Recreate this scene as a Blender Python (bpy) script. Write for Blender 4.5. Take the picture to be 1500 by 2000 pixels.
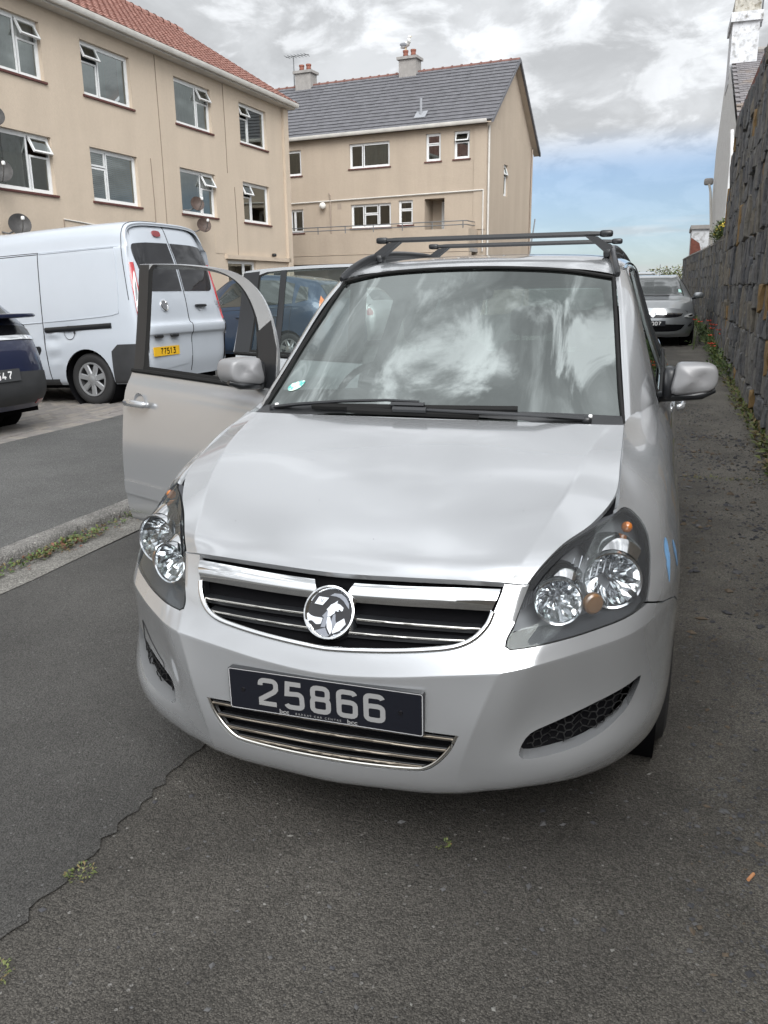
import bpy, bmesh, math, random
import numpy as np
from mathutils import Vector, Matrix
from mathutils.geometry import delaunay_2d_cdt

scene = bpy.context.scene
for o in list(bpy.data.objects): bpy.data.objects.remove(o)
R = math.radians
col = scene.collection

# ---------------------------------------------------------------- camera
cam_data = bpy.data.cameras.new('camera'); cam = bpy.data.objects.new('camera', cam_data); col.objects.link(cam)
_yaw, _pitch, _roll = R(-18.458), R(-14.923), R(-0.758)
_f = Vector((math.sin(_yaw)*math.cos(_pitch), math.cos(_yaw)*math.cos(_pitch), math.sin(_pitch)))
_r = Vector((math.cos(_yaw), -math.sin(_yaw), 0)); _u = _r.cross(_f)
_r2 = _r*math.cos(_roll) + _u*math.sin(_roll); _u2 = _u*math.cos(_roll) - _r*math.sin(_roll)
cam.matrix_world = Matrix(((_r2.x, _u2.x, -_f.x, 0.7508), (_r2.y, _u2.y, -_f.y, -1.8123), (_r2.z, _u2.z, -_f.z, 1.444), (0, 0, 0, 1)))
cam_data.sensor_fit = 'VERTICAL'; cam_data.sensor_height = 36.0; cam_data.lens = 1620/2000*36.0
cam_data.clip_start = 0.05; cam_data.clip_end = 3000
scene.camera = cam

# ---------------------------------------------------------------- sky and sun
SUN_EL, SUN_AZ = R(41), R(152)          # azimuth measured from +Y towards +X: behind the camera, to its right
sun_dir = Vector((math.sin(SUN_AZ)*math.cos(SUN_EL), math.cos(SUN_AZ)*math.cos(SUN_EL), math.sin(SUN_EL)))
world = bpy.data.worlds.new('World'); scene.world = world; world.use_nodes = True
def build_world():
    nt = world.node_tree; N = nt.nodes; L = nt.links; N.clear()
    def nd(t, **k):
        n = N.new(t)
        for a, b in k.items(): setattr(n, a, b)
        return n
    def math_(op, a, b=None, clamp=False):
        n = nd('ShaderNodeMath', operation=op, use_clamp=clamp)
        for i, v in enumerate((a, b)):
            if v is None: continue
            if isinstance(v, (int, float)): n.inputs[i].default_value = v
            else: L.new(v, n.inputs[i])
        return n.outputs[0]
    def ramp(src, lo, hi):
        n = nd('ShaderNodeMapRange', interpolation_type='SMOOTHSTEP')
        L.new(src, n.inputs[0]); n.inputs[1].default_value = lo; n.inputs[2].default_value = hi
        return n.outputs[0]
    def mixc(f, a, b):
        n = nd('ShaderNodeMix', data_type='RGBA')
        if isinstance(f, float): n.inputs[0].default_value = f
        else: L.new(f, n.inputs[0])
        for i, v in ((6, a), (7, b)):
            if isinstance(v, tuple): n.inputs[i].default_value = v
            else: L.new(v, n.inputs[i])
        return n.outputs[2]
    def noise(vec, scale, det, rough, dist=0.0):
        n = nd('ShaderNodeTexNoise'); n.inputs['Scale'].default_value = scale; n.inputs['Detail'].default_value = det
        n.inputs['Roughness'].default_value = rough; n.inputs['Distortion'].default_value = dist
        L.new(vec, n.inputs['Vector']); return n.outputs[0]
    tc = nd('ShaderNodeTexCoord'); sep = nd('ShaderNodeSeparateXYZ'); L.new(tc.outputs['Generated'], sep.inputs[0])
    x, y, z = sep.outputs
    sky = nd('ShaderNodeTexSky', sky_type='NISHITA'); sky.sun_disc = False
    sky.sun_elevation = SUN_EL; sky.sun_rotation = SUN_AZ; sky.air_density = 1.0; sky.dust_density = 0.5; sky.ozone_density = 1.4
    # a cloud layer overhead: directions projected on a flat deck
    zc = math_('ADD', math_('MAXIMUM', z, 0.0), 0.34)
    cx = math_('DIVIDE', x, zc); cy = math_('DIVIDE', y, zc)
    cv = nd('ShaderNodeCombineXYZ'); L.new(cx, cv.inputs[0]); L.new(cy, cv.inputs[1]); cv.inputs[2].default_value = 21.3
    n1 = noise(cv.outputs[0], 1.2, 9, 0.58, 0.3)
    n2 = noise(cv.outputs[0], 3.0, 8, 0.60, 0.4)
    cover = ramp(math_('ADD', n1, math_('MULTIPLY', math_('SUBTRACT', n2, 0.5), 0.35)), 0.12, 0.32)
    # the cloud deck ends some way above the horizon out over the sea (+Y) and closes down to it elsewhere
    high = ramp(math_('SUBTRACT', z, math_('MULTIPLY', math_('POWER', math_('MAXIMUM', y, 0.0), 2.0), 0.13)), -0.01, 0.045)
    # thin streaks and small cumulus along the horizon
    sv = nd('ShaderNodeCombineXYZ'); L.new(math_('MULTIPLY', x, 2.2), sv.inputs[0]); L.new(math_('MULTIPLY', y, 2.2), sv.inputs[1]); L.new(math_('MULTIPLY', z, 26.0), sv.inputs[2])
    st = ramp(noise(sv.outputs[0], 1.1, 5, 0.55, 0.2), 0.50, 0.72)
    low = math_('MULTIPLY', st, 0.75)
    bv = nd('ShaderNodeCombineXYZ'); L.new(math_('MULTIPLY', x, 9.0), bv.inputs[0]); L.new(math_('MULTIPLY', y, 9.0), bv.inputs[1]); L.new(math_('MULTIPLY', z, 20.0), bv.inputs[2])
    bank = math_('MULTIPLY', ramp(noise(bv.outputs[0], 1.4, 6, 0.6), 0.38, 0.50), math_('SUBTRACT', 1.0, ramp(z, 0.008, 0.035)))
    low = math_('MAXIMUM', math_('MAXIMUM', low, bank), 0.22)
    mask = mixc(high, low, cover)
    # light in the clouds: grey bodies, bright rims, brighter towards the sun
    sd = nd('ShaderNodeVectorMath', operation='DOT_PRODUCT'); L.new(tc.outputs['Generated'], sd.inputs[0]); sd.inputs[1].default_value = sun_dir
    ca = math_('MAXIMUM', sd.outputs['Value'], 0.0)
    glow = math_('ADD', math_('MULTIPLY', math_('POWER', ca, 3.0), CLOUD_GLOW), 1.0)
    n3 = noise(cv.outputs[0], 3.4, 9, 0.58, 0.5)
    body = ramp(n3, 0.34, 0.62)
    rim = ramp(noise(cv.outputs[0], 6.5, 9, 0.58, 0.35), 0.47, 0.61)
    shade = math_('ADD', math_('MULTIPLY', math_('SUBTRACT', 1.0, math_('MULTIPLY', body, math_('ADD', math_('MULTIPLY', math_('MAXIMUM', z, 0.0), 0.46), 0.15))), CLOUD_BASE), math_('MULTIPLY', rim, math_('MULTIPLY', math_('ADD', math_('MULTIPLY', math_('MAXIMUM', z, 0.0), 0.75), 0.18), CLOUD_BASE)))
    # an overcast sky is about three times brighter overhead than at the horizon
    cie = math_('ADD', math_('MULTIPLY', math_('MAXIMUM', z, 0.0), 0.28), 0.70)
    thick = math_('MULTIPLY', math_('MULTIPLY', shade, glow), cie)
    cl = nd('ShaderNodeVectorMath', operation='SCALE'); cl.inputs[0].default_value = (0.955, 0.985, 1.02); L.new(thick, cl.inputs['Scale'])
    tint = nd('ShaderNodeVectorMath', operation='MULTIPLY'); L.new(sky.outputs[0], tint.inputs[0]); tint.inputs[1].default_value = (0.76, 0.88, 1.10)
    colr = mixc(mask, tint.outputs[0], cl.outputs[0])
    bg = nd('ShaderNodeBackground'); L.new(colr, bg.inputs[0]); bg.inputs[1].default_value = SKY_STRENGTH
    out = nd('ShaderNodeOutputWorld'); L.new(bg.outputs[0], out.inputs[0])
SKY_STRENGTH, CLOUD_BASE, CLOUD_GLOW = 0.065, 10.4, 2.8
build_world()
sun_data = bpy.data.lights.new('sun', 'SUN'); sun_data.energy = 1.5; sun_data.angle = R(38); sun_data.color = (1.0, 0.975, 0.94)
sun = bpy.data.objects.new('sun', sun_data); col.objects.link(sun)
sun.rotation_euler = sun_dir.to_track_quat('Z', 'Y').to_euler(); sun.location = sun_dir*60

vs = scene.view_settings
vs.view_transform = 'Standard'; vs.look = 'None'; vs.gamma = 1.0; vs.exposure = 0.66; vs.use_curve_mapping = False
scene.cycles.max_bounces = 8; scene.cycles.transparent_max_bounces = 16
scene.cycles.use_denoising = True

# ---------------------------------------------------------------- helpers: materials
MATS = {}
def mat(name, color, rough=0.6, metal=0.0, coat=0.0, spec=0.5, var=0.0, vscale=6.0, bump=0.0, bscale=40.0, bdist=0.01, coat_rough=0.03, emit=None, dirt=None):
    """A principled material; var = value variation, bump = fine relief, dirt = (colour, amount, scale) patches."""
    if name in MATS: return MATS[name]
    m = bpy.data.materials.new(name); m.use_nodes = True; nt = m.node_tree; b = nt.nodes['Principled BSDF']
    b.inputs['Base Color'].default_value = (*color, 1); b.inputs['Roughness'].default_value = rough
    b.inputs['Metallic'].default_value = metal; b.inputs['Coat Weight'].default_value = coat
    b.inputs['Coat Roughness'].default_value = coat_rough; b.inputs['Specular IOR Level'].default_value = spec
    if emit: b.inputs['Emission Color'].default_value = (*emit[0], 1); b.inputs['Emission Strength'].default_value = emit[1]
    L = nt.links; src = None
    if var or bump or dirt:
        g = nt.nodes.new('ShaderNodeNewGeometry'); src = g.outputs['Position']
    cur = None
    if var:
        n = nt.nodes.new('ShaderNodeTexNoise'); n.inputs['Scale'].default_value = vscale; n.inputs['Detail'].default_value = 6; n.inputs['Roughness'].default_value = .62
        L.new(src, n.inputs['Vector'])
        mr = nt.nodes.new('ShaderNodeMapRange'); L.new(n.outputs[0], mr.inputs[0]); mr.inputs[1].default_value = .3; mr.inputs[2].default_value = .7
        mr.inputs[3].default_value = 1-var; mr.inputs[4].default_value = 1+var
        vm = nt.nodes.new('ShaderNodeVectorMath'); vm.operation = 'SCALE'; vm.inputs[0].default_value = color; L.new(mr.outputs[0], vm.inputs['Scale'])
        cur = vm.outputs[0]; L.new(cur, b.inputs['Base Color'])
    if dirt:
        n = nt.nodes.new('ShaderNodeTexNoise'); n.inputs['Scale'].default_value = dirt[2]; n.inputs['Detail'].default_value = 8; n.inputs['Roughness'].default_value = .65
        L.new(src, n.inputs['Vector'])
        mr = nt.nodes.new('ShaderNodeMapRange'); L.new(n.outputs[0], mr.inputs[0]); mr.inputs[1].default_value = .5; mr.inputs[2].default_value = .72
        mr.inputs[3].default_value = 0; mr.inputs[4].default_value = dirt[1]
        mx = nt.nodes.new('ShaderNodeMix'); mx.data_type = 'RGBA'; L.new(mr.outputs[0], mx.inputs[0])
        if cur: L.new(cur, mx.inputs[6])
        else: mx.inputs[6].default_value = (*color, 1)
        mx.inputs[7].default_value = (*dirt[0], 1); L.new(mx.outputs[2], b.inputs['Base Color'])
    if bump:
        n = nt.nodes.new('ShaderNodeTexNoise'); n.inputs['Scale'].default_value = bscale; n.inputs['Detail'].default_value = 5; L.new(src, n.inputs['Vector'])
        bm = nt.nodes.new('ShaderNodeBump'); bm.inputs['Strength'].default_value = bump; bm.inputs['Distance'].default_value = bdist
        L.new(n.outputs[0], bm.inputs['Height']); L.new(bm.outputs[0], b.inputs['Normal'])
    MATS[name] = m; return m

def glass(name, tint=(.8, .9, .87), ior=1.5, rough=0.0, haze=0.0):
    """Thin pane: tinted see-through plus a Fresnel mirror."""
    if name in MATS: return MATS[name]
    m = bpy.data.materials.new(name); m.use_nodes = True; nt = m.node_tree; N = nt.nodes; L = nt.links; N.clear()
    t = N.new('ShaderNodeBsdfTransparent'); t.inputs[0].default_value = (*tint, 1)
    g = N.new('ShaderNodeBsdfGlossy'); g.inputs['Roughness'].default_value = rough; g.inputs[0].default_value = (.93, 1.0, .97, 1)
    f = N.new('ShaderNodeFresnel'); f.inputs[0].default_value = ior
    mx = N.new('ShaderNodeMixShader'); o = N.new('ShaderNodeOutputMaterial')
    L.new(f.outputs[0], mx.inputs[0]); L.new(t.outputs[0], mx.inputs[1]); L.new(g.outputs[0], mx.inputs[2])
    last = mx.outputs[0]
    if haze:      # weathered polycarbonate
        d = N.new('ShaderNodeBsdfDiffuse'); d.inputs[0].default_value = (.55, .57, .60, 1); m2 = N.new('ShaderNodeMixShader'); m2.inputs[0].default_value = haze; L.new(last, m2.inputs[1]); L.new(d.outputs[0], m2.inputs[2]); last = m2.outputs[0]
    L.new(last, o.inputs[0])
    MATS[name] = m; return m

# ---------------------------------------------------------------- helpers: objects
def tag(o, label=None, cat=None, group=None, kind=None):
    if label: o['label'] = label
    if cat: o['category'] = cat
    if group: o['group'] = group
    if kind: o['kind'] = kind
    return o

def thing(name, label, cat, loc=(0, 0, 0), rz=0.0, group=None):
    o = bpy.data.objects.new(name, None); col.objects.link(o); o.empty_display_size = .2
    o.location = loc; o.rotation_euler = (0, 0, rz)
    return tag(o, label, cat, group)

def _basis(o):
    return Matrix.LocRotScale(o.location, o.rotation_euler, o.scale)

def adopt(o, parent, world=False):
    o.parent = parent
    if world:      # the mesh is already written in scene coordinates
        m = Matrix.Identity(4); p = parent
        while p is not None:
            m = _basis(p) @ m if p.parent is None else p.matrix_parent_inverse @ _basis(p) @ m
            p = p.parent
        o.matrix_parent_inverse = m.inverted()

def link_mesh(name, me, parent=None, world=False):
    o = bpy.data.objects.new(name, me); col.objects.link(o)
    if parent is not None: adopt(o, parent, world)
    return o

def raw_mesh(name, verts, faces, mats, smooth=True, angle=None, mi=None, normals=None):
    me = bpy.data.meshes.new(name); me.from_pydata([tuple(map(float, v)) for v in verts], [], [tuple(map(int, f)) for f in faces])
    for m in (mats if isinstance(mats, (list, tuple)) else [mats]): me.materials.append(m)
    if mi is not None: me.polygons.foreach_set('material_index', mi)
    me.polygons.foreach_set('use_smooth', [smooth]*len(me.polygons))
    me.update()
    if smooth and angle is not None: me.set_sharp_from_angle(angle=R(angle))
    if normals is not None: me.normals_split_custom_set_from_vertices([tuple(n) for n in normals])
    return me

class MB:
    """Collects simple solids into one mesh."""
    def __init__(self, M=None): self.v = []; self.f = []; self.M = M
    def add(self, verts, faces, M=None):
        b = len(self.v)
        for p in verts:
            p = Vector(p)
            if M is not None: p = M @ p
            if self.M is not None: p = self.M @ p
            self.v.append(tuple(p))
        self.f += [tuple(i+b for i in f) for f in faces]; return self
    def box(self, c, s, rot=None, taper=None):
        x, y, z = s[0]/2, s[1]/2, s[2]/2; t = taper or (1, 1)
        vs = [(-x, -y, -z), (x, -y, -z), (x, y, -z), (-x, y, -z), (-x*t[0], -y*t[1], z), (x*t[0], -y*t[1], z), (x*t[0], y*t[1], z), (-x*t[0], y*t[1], z)]
        M = Matrix.Translation(c)
        if rot is not None: M = M @ (rot if isinstance(rot, Matrix) else Matrix.Rotation(rot, 4, 'Z'))
        return self.add(vs, [(0, 3, 2, 1), (4, 5, 6, 7), (0, 1, 5, 4), (1, 2, 6, 5), (2, 3, 7, 6), (3, 0, 4, 7)], M)
    def span(self, a, b):
        return self.box([(a[i]+b[i])/2 for i in range(3)], [abs(a[i]-b[i]) for i in range(3)])
    def tube(self, path, rad, n=8, caps=True, squash=None, up=None):
        path = [Vector(p) for p in path]; rings = []
        rad = rad if isinstance(rad, (list, tuple)) else [rad]*len(path)
        for i, p in enumerate(path):
            d = (path[min(i+1, len(path)-1)] - path[max(i-1, 0)]).normalized()
            u = Vector(up) if up else (Vector((0, 0, 1)) if abs(d.z) < .9 else Vector((1, 0, 0)))
            a = d.cross(u).normalized(); b = a.cross(d).normalized(); sx, sy = squash or (1, 1)
            rings.append([p + (a*math.cos(2*math.pi*k/n)*sx + b*math.sin(2*math.pi*k/n)*sy)*rad[i] for k in range(n)])
        vs = [q for r in rings for q in r]; fs = []
        for i in range(len(path)-1):
            for k in range(n): fs.append((i*n+k, i*n+(k+1) % n, (i+1)*n+(k+1) % n, (i+1)*n+k))
        if caps: fs += [tuple(range(n))[::-1], tuple((len(path)-1)*n+k for k in range(n))]
        return self.add(vs, fs)
    def lathe(self, prof, M=None, n=24, a0=0.0, a1=2*math.pi):
        """prof: (radius, height) pairs turned about local Z."""
        full = abs(a1-a0-2*math.pi) < 1e-6; m = n if full else n+1; vs = []; fs = []
        for r, h in prof:
            for k in range(m):
                a = a0+(a1-a0)*k/n; vs.append((r*math.cos(a), r*math.sin(a), h))
        for i in range(len(prof)-1):
            for k in range(n):
                k2 = (k+1) % m if full else k+1
                fs.append((i*m+k, i*m+k2, (i+1)*m+k2, (i+1)*m+k))
        return self.add(vs, fs, M)
    def prism(self, poly, d, M=None):
        """poly: 2-D outline in local XY, extruded d along local Z."""
        n = len(poly); vs = [(p[0], p[1], 0) for p in poly]+[(p[0], p[1], d) for p in poly]
        fs = [tuple(range(n))[::-1], tuple(range(n, 2*n))]+[(i, (i+1) % n, n+(i+1) % n, n+i) for i in range(n)]
        return self.add(vs, fs, M)
    def ribbon(self, pts, w, M=None, closed=False, d=0.0):
        """A flat stroke of width w along 2-D points in local XY, with mitred corners."""
        P = [Vector((p[0], p[1])) for p in pts]; P = [p for i, p in enumerate(P) if i == 0 or (p-P[i-1]).length > 1e-6]; n = len(P); Lq = []; Rq = []
        for i in range(n):
            a = P[i]-P[i-1] if (i > 0 or closed) else P[1]-P[0]
            b = P[(i+1) % n]-P[i] if (i < n-1 or closed) else P[-1]-P[-2]
            a.normalize(); b.normalize(); na = Vector((-a.y, a.x)); nb = Vector((-b.y, b.x)); m = (na+nb)
            m = m.normalized() if m.length > 1e-6 else na
            k = w/2/max(m.dot(na), .4); Lq.append(P[i]+m*k); Rq.append(P[i]-m*k)
        vs = [(p.x, p.y, d) for p in Lq]+[(p.x, p.y, d) for p in Rq]
        return self.add(vs, [(n+i, n+(i+1) % n, (i+1) % n, i) for i in range(n if closed else n-1)], M)
    def build(self, name, m, parent=None, world=False, smooth=None, flip=False):
        f = [t[::-1] for t in self.f] if flip else self.f
        me = raw_mesh(name, self.v, f, m, smooth is not None, smooth)
        return link_mesh(name, me, parent, world)

def text_mesh(s, size, bold=0.0, extrude=0.0, align='CENTER', sx=1.0, shear=0.0):
    cu = bpy.data.curves.new('lettering', 'FONT'); cu.body = s; cu.size = size; cu.offset = bold; cu.extrude = extrude
    cu.align_x = align; cu.align_y = 'CENTER'; cu.shear = shear; cu.resolution_u = 3
    o = bpy.data.objects.new('lettering', cu); col.objects.link(o)
    dg = bpy.context.evaluated_depsgraph_get(); me = bpy.data.meshes.new_from_object(o.evaluated_get(dg))
    bpy.data.objects.remove(o); bpy.data.curves.remove(cu)
    for v in me.vertices: v.co.x *= sx
    return me

def text(name, s, size, m, M, parent, world=False, **k):
    me = text_mesh(s, size, **k); me.transform(M); me.materials.clear(); me.materials.append(m)
    return link_mesh(name, me, parent, world)

def frame_matrix(origin, xdir, ydir):
    x = Vector(xdir).normalized(); y = Vector(ydir); z = x.cross(y).normalized(); y = z.cross(x)
    o = Vector(origin)
    return Matrix(((x.x, y.x, z.x, o.x), (x.y, y.y, z.y, o.y), (x.z, y.z, z.z, o.z), (0, 0, 0, 1)))

def dup_tree(src, parent=None, keep=('label', 'category', 'group')):
    c = src.copy(); col.objects.link(c)
    if parent is not None: c.parent = parent; c.matrix_parent_inverse = src.matrix_parent_inverse.copy()
    for ch in [o for o in bpy.data.objects if o.parent == src]: dup_tree(ch, c)
    return c

# plate digits as strokes on a 0..1 x 0..2 field
def _rr(x0, y0, x1, y1, r=.28):
    pts = []
    for cx, cy, a in ((x1-r, y1-r, 0), (x0+r, y1-r, 90), (x0+r, y0+r, 180), (x1-r, y0+r, 270)):
        for k in range(4): pts.append((cx+r*math.cos(R(a+30*k)), cy+r*math.sin(R(a+30*k))))
    return pts
def _arc(cx, cy, r, a0, a1, n=4): return [(cx+r*math.cos(R(a0+(a1-a0)*k/n)), cy+r*math.sin(R(a0+(a1-a0)*k/n))) for k in range(n+1)]
DIGITS = {
 '0': [(_rr(0, 0, 1, 2), True)],
 '1': [([(.1, 1.6), (.5, 2), (.5, 0)], False)],
 '2': [([(0, 1.55)] + _arc(.28, 1.72, .28, 180, 90) + _arc(.72, 1.72, .28, 90, 0) + [(1, 1.32), (.86, 1.08), (0, .34), (0, 0), (1, 0)], False)],
 '3': [([(0, 2), (1, 2), (1, 1.9), (.5, 1.2)] + _arc(.70, .92, .3, 90, 0) + _arc(.72, .28, .28, 0, -90) + _arc(.28, .28, .28, 270, 190), False)],
 '4': [([(.62, 0), (.62, 1.0)], False), ([(.45, 2), (0, .55), (1.05, .55)], False)],
 '5': [([(.95, 2), (.1, 2), (.05, 1.12)] + _arc(.70, .90, .28, 90, 0) + _arc(.72, .28, .28, 0, -90) + _arc(.28, .28, .28, 270, 190), False)],
 '6': [(_rr(0, 0, 1, 1.15), True), ([(0, .6), (0, 1.72)] + _arc(.28, 1.72, .28, 180, 90) + _arc(.72, 1.72, .28, 90, 10), False)],
 '7': [([(0, 2), (1, 2), (1, 1.8), (.42, .7), (.42, 0)], False)],
 '8': [(_rr(0, 0, 1, 1.06), True), (_rr(.04, 1.06, .96, 2), True)],
}
def digits(mb, s, h, M, w=.5, stroke=.17, gap=.32, d=0.0):
    """Lettering h tall centred on the local origin."""
    k = h/(2+stroke*2); sx = w*2*k; adv = sx+(gap+stroke)*2*k*.62; x = -(len(s)-1)/2*adv
    for ch in s:
        if ch in DIGITS:
            for q, (pts, closed) in enumerate(DIGITS[ch]):
                mb.ribbon([(x+(p[0]-.5)*sx, (p[1]-1)*k) for p in pts], stroke*2*k, M, closed, d+.0004*q)
        x += adv
    return mb

def blob(mb, c, size, e=.35, rot=None, n=16):
    """A rounded box (superellipsoid)."""
    vs = []; fs = []; m = n//2
    pw = lambda a, p: math.copysign(abs(a)**p, a)
    for j in range(m+1):
        ph = -math.pi/2+math.pi*j/m
        for i in range(n):
            th = 2*math.pi*i/n
            vs.append((size[0]/2*pw(math.cos(ph), e)*pw(math.cos(th), e), size[1]/2*pw(math.cos(ph), e)*pw(math.sin(th), e), size[2]/2*pw(math.sin(ph), e)))
    for j in range(m):
        for i in range(n): fs.append((j*n+i, j*n+(i+1) % n, (j+1)*n+(i+1) % n, (j+1)*n+i))
    M = Matrix.Translation(c)
    if rot is not None: M = M @ rot
    return mb.add(vs, fs, M)

def wheel(parent, c, r=.316, w=.205, side=1, world=False, rim_mat='alloy', spokes=7, cap=None):
    """A road wheel: tyre with rounded shoulders, rim dish, spokes, hub. side=+1 faces +X."""
    M = Matrix.Translation(c) @ Matrix.Rotation(R(90)*side, 4, 'Y'); h = w/2; rr = r*.66
    t = MB().lathe([(rr-.01, -h*.8), (rr+.015, -h*.98), (r*.86, -h*1.03), (r*.95, -h*.95), (r, -h*.72), (r*1.003, 0), (r, h*.72), (r*.95, h*.95), (r*.86, h*1.03), (rr+.015, h*.98), (rr-.01, h*.8)], M, 40)
    ty = t.build('tyre', MATS['tyre'], parent, world, 40)
    d = MB().lathe([(rr+.006, h*.86), (rr-.008, h*.96), (rr-.03, h*.85), (rr-.05, h*.35), (.0, h*.25)], M, 40)
    rim = d.build('rim', MATS['rim_dark' if spokes else rim_mat], parent, world, 40)
    s = MB()
    s.lathe([(rr-.002, h*.86), (rr-.004, h*.99), (rr-.024, h*.97), (rr-.026, h*.8)], M, 40)
    for k in range(spokes):
        a = 2*math.pi*k/spokes; Q = M @ Matrix.Rotation(a, 4, 'Z')
        s.add([(.03, -.035, h*.75), (rr-.02, -.040, h*.82), (rr-.02, .040, h*.82), (.03, .035, h*.75), (.03, -.022, h*.98), (rr-.02, -.030, h*.95), (rr-.02, .030, h*.95), (.03, .022, h*.98)],
              [(4, 5, 6, 7), (0, 1, 5, 4), (3, 7, 6, 2), (1, 2, 6, 5), (0, 4, 7, 3)], Q)
    s.lathe([(.075, h*.7), (.072, h*1.0), (.05, h*1.03)], M, 24); s.build('spokes' if spokes else 'wheel_trim', MATS[rim_mat], parent, world, 35)
    MB().lathe([(.05, h*1.0), (.036, h*1.06), (.0, h*1.07)], M, 20).build('hub_cap', MATS[cap or rim_mat], parent, world, 40)
    return ty

# ---------------------------------------------------------------- surfaces: spline skins
def _weights(n, t, sharp=()):
    t = np.clip(np.asarray(t, float), 0, n - 1 - 1e-9)
    i = np.floor(t).astype(int); u = t - i
    W = np.zeros((len(t), n)); k = np.arange(len(t))
    h00 = 2*u**3 - 3*u**2 + 1; h10 = u**3 - 2*u**2 + u; h01 = -2*u**3 + 3*u**2; h11 = u**3 - u**2
    W[k, i] += h00; W[k, i+1] += h01
    sh = np.zeros(n, bool); sh[0] = sh[-1] = True
    for s in sharp: sh[s] = True
    a = sh[i]
    W[k[a], i[a]+1] += h10[a]; W[k[a], i[a]] -= h10[a]
    b = ~a
    W[k[b], i[b]+1] += .5*h10[b]; W[k[b], i[b]-1] -= .5*h10[b]
    a = sh[i+1]
    W[k[a], i[a]+1] += h11[a]; W[k[a], i[a]] -= h11[a]
    b = ~a
    W[k[b], i[b]+2] += .5*h11[b]; W[k[b], i[b]] -= .5*h11[b]
    return W

class Skin:
    """A smooth surface through a net of points P[row][column]; (s,t) run along columns and rows."""
    def __init__(self, P, sharp_rows=(), sharp_cols=(), sym=False):
        self.P = np.array(P, float); self.sr = sharp_rows; self.sc = sharp_cols; self.sym = sym
        self.nr, self.nc = self.P.shape[:2]
        if sym:   # mirror the net across x=0 for the weights, so the middle stays smooth
            self.Q = np.concatenate([self.P[:, :0:-1] * [-1, 1, 1], self.P], 1)
    def at(self, s, t):
        s = np.atleast_1d(s).astype(float); t = np.atleast_1d(t).astype(float)
        if self.sym:
            Ws = _weights(2*self.nc - 1, s + self.nc - 1, [c + self.nc - 1 for c in self.sc]); P = self.Q
        else:
            Ws = _weights(self.nc, s, self.sc); P = self.P
        Wt = _weights(self.nr, t, self.sr)
        return np.einsum('ki,kj,ijd->kd', Wt, Ws, P)
    def nrm(self, s, t):
        s = np.atleast_1d(s).astype(float); t = np.atleast_1d(t).astype(float); e = 2e-3
        lo = -(self.nc-1) if self.sym else 0
        du = self.at(np.minimum(s+e, self.nc-1), t) - self.at(np.maximum(s-e, lo), t)
        dv = self.at(s, np.minimum(t+e, self.nr-1)) - self.at(s, np.maximum(t-e, 0))
        n = np.cross(dv, du); return n / np.maximum(np.linalg.norm(n, axis=1, keepdims=True), 1e-12)

# ---------------------------------------------------------------- panels cut from a skin
def _inside(poly, P):
    P = np.asarray(P); x, y = P[:, 0], P[:, 1]; c = np.zeros(len(P), bool); n = len(poly)
    for i in range(n):
        x0, y0 = poly[i]; x1, y1 = poly[(i+1) % n]
        if y0 == y1: continue
        k = ((y0 > y) != (y1 > y)) & (x < (x1-x0)*(y-y0)/(y1-y0)+x0); c ^= k
    return c

def smooth_line(pts, n=6, closed=False):
    """Rounds a coarse outline (Catmull-Rom)."""
    P = np.array(pts, float); m = len(P); out = []
    for i in range(m if closed else m-1):
        p0 = P[i-1] if (i > 0 or closed) else 2*P[0]-P[1]; p1 = P[i]; p2 = P[(i+1) % m]
        p3 = P[(i+2) % m] if (i+2 < m or closed) else 2*P[-1]-P[-2]
        for k in range(n):
            t = k/n; out.append(.5*((2*p1)+(-p0+p2)*t+(2*p0-5*p1+4*p2-p3)*t*t+(-p0+3*p1-3*p2+p3)*t**3))
    if not closed: out.append(P[-1])
    return [tuple(q) for q in out]

def dense(poly, step):
    out = []; n = len(poly)
    for i in range(n):
        a = np.array(poly[i]); b = np.array(poly[(i+1) % n]); k = max(1, int(np.ceil(np.linalg.norm(b-a)/step)))
        for j in range(k): out.append(tuple(a+(b-a)*j/k))
    return out

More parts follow.
